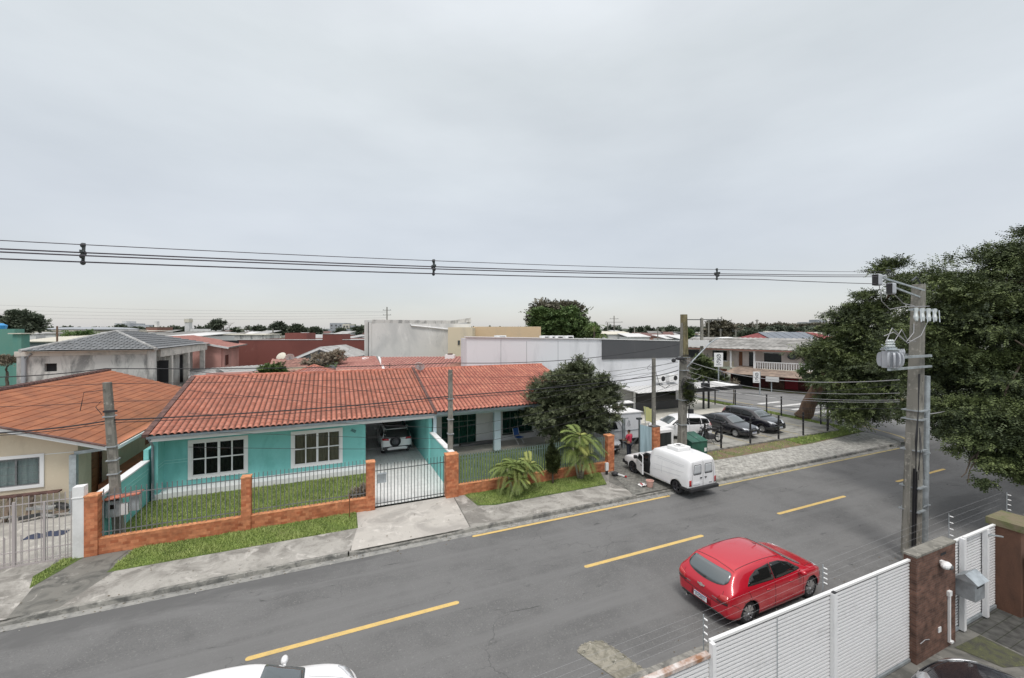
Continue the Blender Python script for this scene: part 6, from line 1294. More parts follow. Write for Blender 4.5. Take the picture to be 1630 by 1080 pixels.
# ---------------------------------------------------------------- corner entrance bits
t = pillar('orange brick pillar of the entrance between the blue panel and louvred cabinet', 17.62, 18.12, 19.42, 19.80, 1.98, 'brick', 'shade_grey')
t = th('pale blue sheet panel leaning beside the entrance brick pillar', 'panel', 'blue_panel'); part('sheet', multi('blue_sheet', (0.34, 0.46, 0.50), [((0.24, 0.33, 0.36), 2, .45, .62, (3, 3, .3), .5)]), t, lambda b: b.ext([(16.72, 19.6, .1), (17.60, 19.55, .1), (17.60, 19.55, 1.96), (16.72, 19.6, 2.22)], (0, .04, 0))); part('frame', M['iron_dark'], t, lambda b: (b.bar((16.70, 19.6, .1), (16.70, 19.6, 2.5), .06, .06), b.box(16.55, 16.85, 19.5, 19.7, 2.5, 2.6)))
t = th('white framed cabinet with dark louvres beside the entrance brick pillar', 'cabinet', 'louvred_cabinet')
part('frame', M['white_paint'], t, lambda b: (b.box(18.14, 19.35, 19.6, 20.4, 1.52, 1.68), b.box(18.14, 18.24, 19.6, 20.4, .1, 1.52), b.box(19.20, 19.35, 19.6, 20.4, .1, 1.52)))
part('backing', M['dark_void'], t, lambda b: b.box(18.24, 19.20, 19.72, 20.38, .1, 1.51)); part('louvres', M['iron_dark'], t, lambda b: [b.bar((18.30+i*.1, 19.66, .12), (18.30+i*.1, 19.66, 1.5), .05, .03) for i in range(10)])
t = th('grey steel gate post pair in front of the white trailer', 'gate post', 'gate_post'); part('shaft', M['galv'], t, lambda b: (b.box(17.35, 17.45, 21.9, 22.0, .1, 2.0), b.box(17.50, 17.55, 21.92, 21.98, .1, 2.0))); part('top_bar', M['galv'], t, lambda b: b.box(17.3, 17.8, 21.92, 21.98, 2.01, 2.06))
t = th('low white roof of the lean-to behind the entrance pillar', 'lean-to', 'lean_to')
part('roof', M['white_paint'], t, lambda b: b.ext([(17.6, 26.6, 2.05), (22.2, 26.6, 1.95), (22.2, 27.3, 2.0), (17.6, 27.3, 2.1)], (0, 0, .06))); part('wall', M['cream'], t, lambda b: b.box(17.7, 20.6, 26.7, 26.85, .1, 2.0))
t = th('pale yellow ragged flag standing beside the lamp pole', 'flag', 'flag'); part('pole', M['galv'], t, lambda b: b.cyl((20.3, 23.2, .1), (20.3, 23.2, 2.4), .02))
b = MB(); n = 8; vs = [(20.3+.14*i-.12*(j/5), 23.2+.06*math.sin(i), 1.35+.17*j-.03*i+.05*math.sin(i*1.2)+(.06 if i % 3 == 0 else 0)) for i in range(n) for j in range(7)]; b.add(vs, [(i*7+j, (i+1)*7+j, (i+1)*7+j+1, i*7+j+1) for i in range(n-1) for j in range(6)]); b.build('cloth', mat('flag_cloth', (0.62, 0.62, 0.28), .9), t, smooth=True)
# black fence posts of the parking lot, wires between
def lotpost(label, x, y, h=1.82): t = empty('fence_post', (x, y, 0), 0, label, 'fence post', 'black posts round the parking lot'); part('shaft', M['black_paint'], t, lambda b: b.box(-.042, .042, -.042, .042, .02, h)); part('cap', M['black_paint'], t, lambda b: b.box(-.05, .05, -.05, .05, h, h+.03)); part('ring', M['iron'], t, lambda b: [b.box(-.046, .046, -.046, .046, z, z+.02) for z in (.5, 1.1, 1.6)])
ft = [(21.62, 19.28, 'first black post by the waste container'), (22.98, 19.22, 'second black post left of the black sedan'), (25.72, 19.24, 'third black post in front of the black sedan'), (28.6, 19.26, 'fourth black post in front of the people carrier'), (31.25, 19.24, 'fifth black post right of the people carrier'), (34.2, 19.3, 'sixth black post at the right end of the lot front')]
for x, y, l in ft: lotpost(l, x, y)
for x, y, l in ((35.15, 19.8, 'black corner post of the lot next to the grass tip'), (36.5, 21.1, 'black post just before the leaning tree'), (36.9, 24.6, 'black post half hidden by the leaning tree'), (36.8, 25.9, 'black post behind the people carrier roof'), (37.0, 29.3, 'black post beside the young sapling'), (36.2, 31.0, 'black post at the back of the lot by the canopy'), (35.5, 33.4, 'farthest black post under the canopy edge')): lotpost(l, x, y)
t = th('thin wires strung between the front posts of the parking lot', 'wire fence', 'wire_fence'); part('wires', M['iron_dark'], t, lambda b: [b.tube([(21.6, 19.2, z), (25.7, 19.2, z-.02), (34.2, 19.24, z), (35.15, 19.8, z), (36.5, 21.1, z), (36.85, 26, z), (36.2, 31, z), (35.5, 33.4, z)], .008, 4) for z in (.5, 1.1, 1.7)])
t = th('black handrail frame around the motorcycle bay', 'railing', 'bay_railing'); part('rail', M['black_paint'], t, lambda b: (b.bar((21.7, 19.6, 1.8), (21.9, 21.6, 1.6), .05, .05), b.bar((21.62, 19.24, 1.78), (22.98, 19.24, 1.5), .05, .05)))
p = G(1361, 684); t = empty('sign_post', (p.x, p.y, 0), 0, 'slim grey steel post standing alone at the tip of the corner verge', 'post'); part('shaft', M['galv'], t, lambda b: b.cyl((0, 0, 0), (0, 0, 2.1), .05, .05, 10))
# ---------------------------------------------------------------- vegetation
def crown_mesh(name, lobes, m, n_spray, leaf, seed, droop=.25, flat=1.0, per=9, spread=.34, shell=.55, tone0=.25, clump=0, nclump=0):
    """leaf sprays scattered through overlapping lobes (cx,cy,cz,rx,ry,rz)"""
    rs = np.random.RandomState(seed); Lb = np.array(lobes, float); vol = Lb[:, 3]*Lb[:, 4]*Lb[:, 5]; w = vol**.75/np.sum(vol**.75)
    idx = rs.choice(len(Lb), n_spray, p=w); d = rs.normal(size=(n_spray, 3)); d /= np.linalg.norm(d, axis=1)[:, None]
    rad = shell+(1-shell)*rs.uniform(0, 1, n_spray)**.7; rad *= 1+.10*np.sin(d[:, 0]*7+idx)+.08*np.sin(d[:, 2]*9+d[:, 1]*6+idx*2)
    c = Lb[idx, :3]+d*Lb[idx, 3:]*rad[:, None]
    if nclump:      # sprays gathered in flat layered clumps
        ci = rs.choice(n_spray, nclump, replace=False); cc = c[ci]; cd_ = d[ci]; rc = clump*rs.uniform(.6, 1.35, nclump); pick = rs.choice(nclump, n_spray, p=rc**1.6/np.sum(rc**1.6))
        g_ = rs.normal(0, .55, (n_spray, 3)); cm_ = Lb[idx[ci], :3]; cc = cm_+(cc-cm_)*.86; c = cc[pick]+g_*rc[pick][:, None]*np.array([1, 1, .42]); d = cd_[pick]*.5+g_*.5+1e-3; d /= np.linalg.norm(d, axis=1)[:, None]; idx = idx[ci][pick]
    # clumpy gaps
    k = np.sin(c[:, 0]*2.3/flat+seed)*np.sin(c[:, 1]*2.1/flat+1)*np.sin(c[:, 2]*2.9/flat+2); keep = (k > -.22) | (nclump > 0); c, d, idx = c[keep], d[keep], idx[keep]; n = len(c)
    ax = d+rs.normal(0, .45, (n, 3)); ax[:, 2] -= droop; ax /= np.linalg.norm(ax, axis=1)[:, None]
    up = rs.normal(0, .35, (n, 3))+np.array([0, 0, 1]); sd_ = np.cross(ax, up); sd_ /= np.linalg.norm(sd_, axis=1)[:, None]+1e-6; up = np.cross(sd_, ax)
    V = []; T = []
    tn = np.clip(rs.normal(tone0, .18, n)+.25*np.clip(d[:, 2], 0, 1)*0+.18*np.sin(c[:, 0]*1.7+c[:, 2]*2.1), 0, 1)
    for i in range(per):
        t = (i//2+1)/(per/2+1); s = -1 if i % 2 else 1
        base = c+ax*(t-.5)[...,] * spread*2 if False else c+ax*((t-.5)*spread*2)
        ld = sd_*s*.9+ax*.55+up*rs.normal(0, .25, (n, 1)); ld /= np.linalg.norm(ld, axis=1)[:, None]
        L_ = leaf*rs.uniform(.7, 1.3, (n, 1)); wv = np.cross(ld, up+rs.normal(0, .3, (n, 3))); wv /= np.linalg.norm(wv, axis=1)[:, None]+1e-6; wv *= L_*.34
        tip = base+ld*L_; tip[:, 2] -= droop*leaf*.4; mid = base+ld*L_*.5
        V.append(np.stack([base, mid-wv, tip, mid+wv], 1)); T.append(np.repeat(tn[:, None]+rs.uniform(-.1, .1, (n, 1)), 4, 1))
    V = np.concatenate(V).reshape(-1, 3); T = np.concatenate(T).reshape(-1)
    return npmesh(name, V, np.arange(len(V)).reshape(-1, 4), m, np.clip(T, 0, 1))
def limb(b, a, c, r0, r1, wob, rj, n=6):
    a, c = Vector(a), Vector(c); P = [a.lerp(c, i/n)+Vector((rj.uniform(-wob, wob), rj.uniform(-wob, wob), rj.uniform(-wob, wob)))*(0 if i in (0, n) else 1) for i in range(n+1)]
    b.tube(P, [r0+(r1-r0)*i/n for i in range(n+1)], 9); return P
def tree(name, label, base, lobes, m, n, leaf, seed, trunk_r=.2, bark='trunk', group=None, trunk_top=None, cat='tree', **k):
    t = empty(name, base, 0, label, cat, group); bx, by, bz = base
    L2 = [(a-bx, b_-by, c-bz, d, e, f) for a, b_, c, d, e, f in lobes]; rj = random.Random(seed)
    o = link('crown', crown_mesh('crown', L2, M[m], n, leaf, seed, **k), t)
    b = MB(); zc = min(l[2] for l in L2); tt = Vector(trunk_top)-Vector(base) if trunk_top else Vector((sum(l[0] for l in L2)/len(L2)*.3, sum(l[1] for l in L2)/len(L2)*.3, max(.3, zc*.75)))
    limb(b, (0, 0, -.05), tt, trunk_r*1.25, trunk_r*.8, trunk_r*.25, rj)
    o = b.build('trunk', M[bark], t, smooth=True)
    q = MB()
    for l in sorted(L2, key=lambda l: -l[3]*l[4]*l[5])[:9]:
        P = limb(q, tt, (l[0], l[1], l[2]+l[5]*.2), trunk_r*.6, trunk_r*.12, trunk_r*.6, rj)
        for _ in range(4): p = P[rj.randint(3, 6)]; limb(q, p, p+Vector((rj.uniform(-1, 1)*l[3], rj.uniform(-1, 1)*l[4], rj.uniform(-.3, .8)*l[5]))*.8, trunk_r*.2, trunk_r*.05, trunk_r*.2, rj, 4)
    if q.v: q.build('limbs', M[bark], t, smooth=True)
    return t
def lob(px, py, d, rpx, sq=.8, ry=None):
    p = AD(px, py, d); r = rpx/665*d; return (p.x, p.y, p.z, r, (ry or r), r*sq)
# dark tree in front of the porch house
bt = [lob(915, 632, 26, 62, .9), lob(908, 618, 26, 50, .9), lob(935, 610, 26, 38, .9), lob(885, 612, 26, 36, .9), lob(925, 660, 25.6, 60, .7), lob(880, 645, 25.5, 46, .8), lob(950, 640, 26, 46, .8), lob(905, 600, 26, 40, .8), lob(868, 620, 26, 36, .9), lob(965, 620, 26, 30, .8), lob(885, 680, 25.5, 34, .7), lob(940, 680, 26, 38, .7), lob(915, 588, 26.3, 26, .9), lob(855, 660, 26, 22, .8), lob(978, 650, 26, 24, .8)]
tb = AD(922, 700, 26.5)
tree('tree', 'dense olive green tree hiding the right end of the porch house', (tb.x, tb.y, .1), bt, 'leaf_olive', 15000, .10, 11, .16, spread=.20, droop=-.1, shell=.35, tone0=.3, clump=.42, nclump=300)
# large tree at the right edge
bt = [lob(1560, 520, 19, 110, .75), lob(1640, 470, 19, 120, .8), lob(1500, 480, 20, 78, .75), lob(1475, 540, 20, 80, .8), lob(1590, 610, 18, 100, .7), lob(1500, 600, 19, 80, .75), lob(1660, 600, 17, 110, .7), lob(1660, 390, 20, 60, .6), lob(1585, 425, 20, 62, .6), lob(1505, 430, 20.5, 44, .55),
      lob(1430, 590, 20, 55, .7), lob(1610, 670, 16.5, 70, .5), lob(1660, 690, 15, 60, .5), lob(1700, 520, 18, 120, .8), lob(1720, 420, 19, 110, .8), lob(1480, 670, 19, 40, .45)]
tree('large_tree', 'huge dark leafed tree filling the right edge with boughs drooping over the street', (32.5, 8.9, .1), bt, 'leaf_big', 44000, .085, 12, .42, spread=.25, droop=.3, shell=.30, tone0=.25, clump=.62, nclump=430, trunk_top=(31.0, 9.4, 4.2), flat=1.7)
t = bpy.data.objects['large_tree']; hb_ = [lob(1560, 700, 16.5, 50, .6), lob(1600, 735, 16, 48, .6), lob(1640, 745, 15.5, 50, .6), lob(1520, 690, 17, 36, .6), lob(1500, 655, 18, 36, .7), lob(1460, 650, 19, 30, .6), lob(1580, 765, 15.5, 26, .4), lob(1620, 690, 16, 50, .7), lob(1545, 660, 17, 40, .7)]
link('drooping_boughs', crown_mesh('drooping_boughs', [(a-32.5, b_-8.9, c-.1, d, e, f) for a, b_, c, d, e, f in hb_], M['leaf_big'], 8500, .085, 77, droop=.4, spread=.22, shell=.1, clump=.34, nclump=170), t)
q = MB(); rj = random.Random(5)
for a, b_ in (((1640, 560, 17), (1560, 700, 16.5)), ((1660, 600, 16), (1590, 740, 16)), ((1560, 700, 16.5), (1500, 660, 18)), ((1560, 700, 16.5), (1530, 760, 16)), ((1600, 640, 16.5), (1540, 770, 15.8)), ((1660, 640, 15.5), (1620, 750, 15.5))): limb(q, AD(*a)-Vector((32.5, 8.9, .1)), AD(*b_)-Vector((32.5, 8.9, .1)), .05, .014, .12, rj, 7)
q.build('boughs', M['trunk'], t, smooth=True)
# leaning tree on the lot corner
bt = [lob(1345, 560, 33, 62, .8), lob(1385, 520, 33, 60, .8), lob(1420, 470, 32, 50, .7), lob(1330, 590, 32, 50, .8), lob(1395, 590, 31, 70, .8), lob(1370, 640, 30, 56, .5), lob(1420, 650, 29, 50, .45), lob(1310, 555, 33, 32, .7), lob(1360, 500, 33, 36, .6), lob(1440, 540, 31, 60, .8), lob(1375, 485, 33, 26, .6), lob(1340, 520, 33, 34, .7), lob(1410, 430, 32, 24, .6), lob(1395, 695, 27, 26, .3), lob(1345, 665, 29, 24, .35)]
t = tree('leaning_tree', 'leaning thick brown trunk with dark crown on the grass corner of the parking lot', (37.5, 23.3, .1), bt, 'leaf_big', 21000, .13, 13, .5, 'trunk_brown', spread=.32, droop=.15, shell=.3, tone0=.25, clump=.78, nclump=230, trunk_top=tuple(AD(1312, 600, 36)), flat=2.0)
tf = [lob(1303, 628, 36.5, 14, 1.2), lob(1318, 615, 36.5, 14, 1.0), lob(1290, 590, 36.5, 16, .8), lob(1310, 585, 36.5, 18, .7), lob(1325, 645, 36.5, 9, 1)]
link('epiphytes', crown_mesh('epiphytes', [(a-37.5, b_-23.3, c-.1, d, e, f) for a, b_, c, d, e, f in tf], M['leaf_mid'], 900, .16, 14, droop=.5, spread=.2), t)
# sapling in the lot verge
p = AD(1168, 648, 43); t = tree('sapling', 'thin leafless sapling between the black posts of the lot verge', (p.x, p.y, .1), [(p.x, p.y, 2.3, .35, .35, .4)], 'leaf_brown', 40, .1, 15, .05, trunk_top=(p.x, p.y, 2.0), cat='sapling')
# palms
def frond(V, F, T, base, ang, L_, lift, curve, seed, w=.30, tone=.3, nl=34):
    rs = random.Random(seed); P = []; dx, dy = math.cos(ang), math.sin(ang); n = 12
    for i in range(n+1):
        t = i/n; P.append(Vector(base)+Vector((dx*L_*t*(1-.12*t), dy*L_*t*(1-.12*t), lift*L_*t-curve*L_*t*t)))
    side = Vector((-dy, dx, 0))
    for j in range(nl):
        t = .12+.86*j/nl; k = min(n-1, int(t*n)); p = P[k].lerp(P[k+1], t*n-k); ax = (P[k+1]-P[k]).normalized()
        ll = w*math.sin(math.pi*min(1, t*.85+.14))**.6*rs.uniform(.85, 1.1)
        for s in (-1, 1):
            d = (side*s*.85+ax*.6+Vector((0, 0, .18-.5*t*.5))).normalized(); tip = p+d*ll+Vector((0, 0, -.22*ll)); mid = p+d*ll*.5; wv = ax*.015+Vector((0, 0, .004))
            o = len(V); V += [p-wv*.6, mid-wv, tip, mid+wv]; F.append((o, o+1, o+2, o+3)); T += [tone+rs.uniform(-.1, .15)]*4
    for k in range(n):   # rachis
        o = len(V); q = Vector((0, 0, .012)); V += [P[k]-q, P[k+1]-q*.6, P[k+1]+q*.6, P[k]+q]; F.append((o, o+1, o+2, o+3)); T += [tone]*4
def palm(label, base, trunks, m, seed, name='palm_tree', group='palms', L_=.95, nf=13, bark='palm_trunk', w=.30, upright=.8, cat='palm'):
    t = empty(name, base, 0, label, cat, group); rs = random.Random(seed); V, F, T = [], [], []; b = MB()
    for (dx, dy, h, r) in trunks:
        b.tube([(dx*.3, dy*.3, 0), (dx*.7, dy*.7, h*.5), (dx, dy, h)], [r*1.3, r, r*.75], 9)
        for i in range(nf):
            a = 2*math.pi*(i/nf)+rs.uniform(-.5, .5); lf = upright*rs.uniform(.35, 1.25)-(.25 if i % 3 == 0 else 0)
            frond(V, F, T, (dx, dy, h), a, L_*rs.uniform(.55, 1.2), lf, .68*rs.uniform(.7, 1.6), rs.random(), w*rs.uniform(.85, 1.15), .1+.8*(rs.random() < .3)*rs.random()+.2)
    link('crown', npmesh('crown', V, F, M[m], np.clip(T, 0, 1)), t); b.build('trunk', M[bark], t, smooth=True); return t
palm('low bushy young palm on the grass bed before the slatted railing, left of the cypress', (8.05, 18.05, .1), [(-.42, .1, 1.15, .05), (.05, .15, 1.25, .05), (.35, -.05, 1.0, .05), (-.1, -.3, .7, .05), (.75, .1, 1.15, .045)], 'leaf_palm', 3, L_=1.10, nf=12, group='young palms on the grass bed')
palm('taller young palm on the grass bed beside the last brick pillar', (11.85, 18.35, .1), [(0, .1, 2.15, .06), (-.35, .2, 1.6, .05), (.4, .15, 1.75, .05), (.1, -.2, 1.15, .05)], 'leaf_palm', 4, L_=1.25, nf=11, w=.44, group='young palms on the grass bed')
# cypress
p = (10.2, 18.35, .1); tree('cypress', 'small dark pointed cypress standing between the two young palms', p, [(10.2, 18.35, .95+i*.24, (.36, .38, .35, .29, .20, .11)[i], (.36, .38, .35, .29, .20, .11)[i], .3) for i in range(6)], 'leaf_cypress', 2600, .05, 16, .045, spread=.10, droop=-.5, shell=.3, trunk_top=(10.2, 18.35, 1.6))
tree('shrub', 'small reddish leafed shrub in the right corner of the turquoise house lawn', (1.25, 19.5, .15), [(1.1, 19.5, .55, .42, .25, .32), (1.35, 19.5, .8, .2, .2, .2)], 'leaf_brown', 420, .06, 17, .02, spread=.12, cat='shrub')
tree('shrub', 'creeper clump hanging on the lamp pole at mid height', (19.95, 19.1, 3.2), [(20.0, 19.05, 4.2, .36, .26, .5), (20.1, 19.05, 3.6, .25, .2, .3)], 'leaf_cypress', 380, .09, 18, .02, cat='creeper')

# dry leaves and scraps blown along the kerbs and over the lot
rs = np.random.RandomState(9); n = 900; x = rs.uniform(-9, 36, n); k = rs.uniform(0, 1, n)
y = np.where(k < .45, 15.36-np.abs(rs.normal(0, .18, n)), np.where(k < .8, rs.uniform(15.6, 18.6, n), 7.5+np.abs(rs.normal(0, .25, n)))); z = np.where((y > 15.55), .128, .012)
a = rs.uniform(0, 6.28, n); r_ = rs.uniform(.012, .035, n); V = np.stack([np.stack([x+r_*np.cos(a+q), y+r_*np.sin(a+q)*.7, z+.006*np.sin(q)], 1) for q in (0, 1.57, 3.14, 4.71)], 1).reshape(-1, 3)
o = link('litter', npmesh('litter', V, np.arange(4*n).reshape(-1, 4), leafmat('litter_tone', (0.16, 0.12, 0.07), (0.10, 0.08, 0.05), (0.6, 0.58, 0.52), 3), np.repeat((rs.uniform(0, 1, n) > .9)*1.0, 4))); tag(o, 'dry leaves and tiny scraps along the kerbs', 'litter', kind='stuff')
# ---------------------------------------------------------------- neighbours behind the two houses
def shed(name, label, cat, px0, px1, ytop, d, depth, wallm, roofm=None, h0=0, rise=0, group=None, over=.3, fall=0.0, parapet=False, rz=0):
    """building whose front face stands across the view at distance d; roof slopes back by rise"""
    a, c = AD(px0, ytop, d), AD(px1, ytop, d); w = (c-a).length; mid = (a+c)/2; z = a.z
    t = empty(name, (mid.x, mid.y, 0), R(-23.5)+rz, label, cat, group)
    part('wall', M[wallm], t, lambda b: b.box(-w/2, w/2, 0, depth, h0, z))
    if roofm:
        if parapet: part('roof', M[roofm], t, lambda b: b.box(-w/2+.15, w/2-.15, .15, depth-.15, z-.3, z+.02))
        else: part('roof', M[roofm], t, lambda b: b.add([(-w/2-over, -over, z), (w/2+over, -over, z), (w/2+over, depth+over, z+rise), (-w/2-over, depth+over, z+rise), (-w/2-over, -over, z+.12), (w/2+over, -over, z+.12), (w/2+over, depth+over, z+rise+.12), (-w/2-over, depth+over, z+rise+.12)], [(0,3,2,1),(4,5,6,7),(0,1,5,4),(1,2,6,5),(2,3,7,6),(3,0,4,7)]))
    t['w'] = w; t['z'] = z; return t
def wins(t, rects, m='glass_dark', frame=None, y=-.02):
    for x0, x1, z0, z1 in rects:
        f = part('window', M[frame or m], t, lambda b: b.box(x0, x1, y-.02, .02, z0, z1))
        if frame: part('pane', M[m], f, lambda b: b.box(x0+.08, x1-.08, y-.045, y-.02, z0+.08, z1-.08))
# unfinished concrete house
Yu = 42
t = th('raw concrete unfinished house with grey tiled hip roof behind the orange roof', 'house', 'unfinished_house')
X = lambda u: AY(u/4.939, 580, Yu).x
Zu = lambda u, v: AY(u/4.939, 470+v/4.939, Yu).z
XR = -12.9; Z6 = Zu(600, 438)
wl = MB(); wall(wl, 'x', X(130), X(1165), Yu, Yu+.3, 0, Z6-.36, [(X(350), X(447), Zu(400, 602), Zu(400, 538))])
wl.box(X(1165)-.2, X(1165), Yu+.3, Yu+1.2, 0, Z6-.4); wall(wl, 'x', X(1165), -13.3, Yu+1.2, Yu+1.4, 0, Z6-.4, [(X(1215)-.1, X(1275)-.1, 0, 5.2)]); wall(wl, 'y', Yu+1.4, 57, -14.3, -14.1, 0, 6.0, [(52.6, 54.3, 2.3, 5.2), (46.5, 47.8, 2.6, 5.0)]); wl.box(X(130), X(130)+.3, Yu+.3, 57, 0, 6.0); wl.box(X(130)+.3, -14.3, 56.8, 57, 0, 6.0)
wl.build('wall', M['rough_concrete'], t)
BC = multi('beam_concrete', (0.60, 0.57, 0.52), [((0.40, 0.39, 0.36), 1.2, .48, .64, (1, 1, 1), .5)])
part('beam', BC, t, lambda b: (b.box(X(130)-.1, -13.3, Yu-.06, Yu+.2, Z6-.35, Z6), b.box(XR-.15, XR+.15, Yu+.9, 57, 5.55, Z6), b.box(-14.0, XR-.16, 56.7, 57, 5.55, Z6)))
part('floor_slab', BC, t, lambda b: b.box(-14.05, XR+.3, Yu+1.5, 57, 2.0, 2.25))
part('window_opening', M['dark_void'], t, lambda b: b.box(X(350), X(447), Yu+.25, Yu+.29, Zu(400, 602), Zu(400, 538)))
part('door_opening', M['dark_void'], t, lambda b: b.box(X(1215)-.15, X(1275), Yu+1.42, Yu+1.46, 0, 5.25))
part('side_opening', M['dark_void'], t, lambda b: (b.box(-14.36, -14.31, 52.5, 54.4, 2.25, 5.25), b.box(-14.36, -14.31, 46.4, 47.9, 2.5, 5.1)))
part('column', M['rough_concrete'], t, lambda b: b.cyl((-13.1, Yu+.1, 0), (-13.1, Yu+.1, Z6), .30, .30, 18))
for y in (45.5, 50.2, 55.7): part('column', BC, t, lambda b: b.box(XR-.2, XR+.2, y-.2, y+.2, 0, 5.54))
part('downpipe', M['far_grey'], t, lambda b: (b.tube([(X(255), Yu-.12, Zu(255, 462)), (X(205), Yu-.12, Zu(205, 505)), (X(195), Yu-.12, 3.0)], .09, 8), b.box(X(180), X(205), Yu-.2, Yu-.07, 0, Z6-.36)))
ze = Z6+.02; A1_, A2_ = (-17.4, 48, 7.6), (-17.4, 52.4, 7.6); xl = X(200)
roof_plane('roof', [(xl, Yu-.6, ze), (-12.6, Yu-.6, ze), A1_], M['tile_grey'], t, w=.36, course=.55, amp=.012, step=.075, ns=3)
roof_plane('roof_side', [(-12.6, Yu-.6, ze), (-12.6, 57.6, ze), A2_, A1_], M['tile_grey'], t, w=.36, course=.55, amp=.012, step=.075, ns=3)
roof_plane('roof_side', [(xl, 57.6, ze), (xl, Yu-.6, ze), A1_, A2_], M['tile_grey'], t, w=.36, course=.55, amp=.012, step=.075, ns=3)
part('soffit', BC, t, lambda b: b.box(xl, -12.6, Yu-.58, 57.5, Z6, Z6+.015))
ridge_caps('hip_cap', (-12.6, Yu-.6, ze+.05), (A1_[0], A1_[1], 7.66), M['fibro'], t, .12); ridge_caps('hip_cap', (xl, Yu-.6, ze+.05), (A1_[0], A1_[1], 7.66), M['fibro'], t, .12); ridge_caps('hip_cap', (A1_[0], A1_[1], 7.66), (A2_[0], A2_[1], 7.66), M['fibro'], t, .12)
# left edge
t = shed('green_building', 'green rendered building at the left edge with water tank on top', 'building', -40, 23, 524, 58, 1.2, 'far_green'); t2 = shed('green_annex', 'lower green wing with sloping top beside the green building', 'building', 20, 34, 532, 57, 1.0, 'far_green', 'far_beige')
t = empty('water_tank', tuple(AD(2, 525, 60)), 0, 'blue water tank on the green building', 'water tank'); part('tank', mat('tank_blue', (0.05, 0.30, 0.62), .5), t, lambda b: b.lathe([(.001, 0), (.5, 0), (.62, .6), (.4, .75), (.001, .8)], n=16)); part('lid', mat('tank_blue', (0.05, 0.3, 0.62), .5), t, lambda b: b.lathe([(.42, .72), (.2, .9), (.001, .92)], n=16))
t = shed('warehouse', 'cream roofed low building between green wing and unfinished house', 'building', 30, 108, 545, 62, 10, 'far_grey', 'far_beige', rise=1.1); wins(t, [(-3.6+i*1.5, -2.7+i*1.5, 3.9, 5.2) for i in range(5)])
t = tpole('short wooden pole standing above the cream roof', *AD(91, 545, 60).xy, 8.3, .10, ((.3, .01),), m=M['trunk_brown'])
t = shed('far_warehouse', 'long cream warehouse with arched roof far left, nearer half', 'warehouse', 42, 118, 527, 150, 30, 'far_beige', 'far_beige', rise=.4); part('arched_roof', M['far_grey'], t, lambda b: [b.ball((x, 16, 7.9), (8, 14, .9), 16, 8) for x in (-3.0, 3.5)])
shed('far_warehouse', 'long cream warehouse with arched roof far left, farther half', 'warehouse', 112, 180, 529, 170, 30, 'far_white', 'far_beige', rise=.5)
t = shed('office_block', 'grey flat office block with stepped roof on the left skyline', 'building', 157, 236, 522, 380, 20, 'far_grey', 'far_white', rise=0)
part('upper_floor', M['far_grey'], t, lambda b: (b.box(-10, 4, 2, 18, 9.5, 13.5), b.box(8, 17, 2, 18, 9.5, 12.2))); part('roof_room', M['far_white'], t, lambda b: (b.box(-5, -1, 4, 14, 13.5, 15.6), b.box(-9.5, -5.5, 1.5, 6, 10, 12.4))); wins(t, [(-20+i*3, -18+i*3, 4.5, 7.2) for i in range(14)], 'far_white', y=-.3)
t = shed('water_tower', 'slim pale concrete tower on the left skyline', 'tower', 294, 301, 507, 300, 3, 'far_white'); part('head', M['far_beige'], t, lambda b: b.box(-1.8, 1.8, -.4, 3.4, 13, 15.4))
t = shed('small_tower', 'reddish low building with a pale chimney left of the concrete tower', 'building', 232, 250, 521, 260, 12, 'far_brown', 'far_beige'); part('chimney', M['far_white'], t, lambda b: b.box(-.8, .8, 3, 5, 9, 13))
shed('low_house', 'grey fibre cement roof behind the unfinished house', 'house', 228, 300, 536, 85, 12, 'far_grey', 'fibro_dark', rise=.9)
shed('low_house', 'pale roof slope between grey roof and the pink house', 'house', 268, 318, 536, 80, 10, 'far_white', 'far_white', rise=.6)
# pink house
t = th('pink house with pink sloping roof left of the maroon building', 'house', 'pink_house')
wp_ = [AD(297, 541.5, 48), AD(352, 551.5, 48)]
part('wall', M['salmon'], t, lambda b: (b.ext([(wp_[0].x, wp_[0].y, 1), (wp_[1].x, wp_[1].y, 1), tuple(wp_[1]), tuple(wp_[0])], (0, .25, 0)), b.box(wp_[1].x-.02, wp_[1].x+.2, wp_[1].y+.26, wp_[1].y+9, 1, wp_[1].z-.1)))
r0, r1 = AD(262, 536.5, 47.6), AD(364, 553.5, 47.6); bk = Vector((0, 11, 0)); roof_plane('roof', [tuple(r1), tuple(r1+bk), tuple(r0+bk), tuple(r0)], M['tile_far'], t, w=.35, course=.45, amp=.05, ns=4)
part('fascia', M['far_white'], t, lambda b: b.bar(r0-Vector((0, .05, .06)), r1-Vector((0, .05, .06)), .08, .2)); part('gutter', M['fibro_dark'], t, lambda b: b.bar(r1, r1+bk, .18, .14)); part('window', M['glass_dark'], t, lambda b: b.box(wp_[1].x+.205, wp_[1].x+.23, wp_[1].y+1, wp_[1].y+2.6, 3.6, 4.8))
t = shed('metal_gate', 'grey sheet gate between pink house and maroon wall', 'gate', 354, 378, 553, 56, .2, 'fibro'); part('ribs', M['far_grey'], t, lambda b: [b.box(-t['w']/2+i*.3, -t['w']/2+i*.3+.05, -.05, 0, 2, t['z']-.1) for i in range(7)]); part('dark_gap', M['dark_void'], t, lambda b: b.box(-t['w']/2, t['w']/2, .0, .3, t['z']+.02, t['z']+.9))
t = shed('low_wall', 'weathered beige wall behind the pink house', 'wall', 338, 422, 533.5, 95, 6, 'rough_concrete', 'far_beige', rise=.1)
t = th('grey corrugated roof directly behind the left end of the turquoise house', 'roof', 'corrugated_shed')
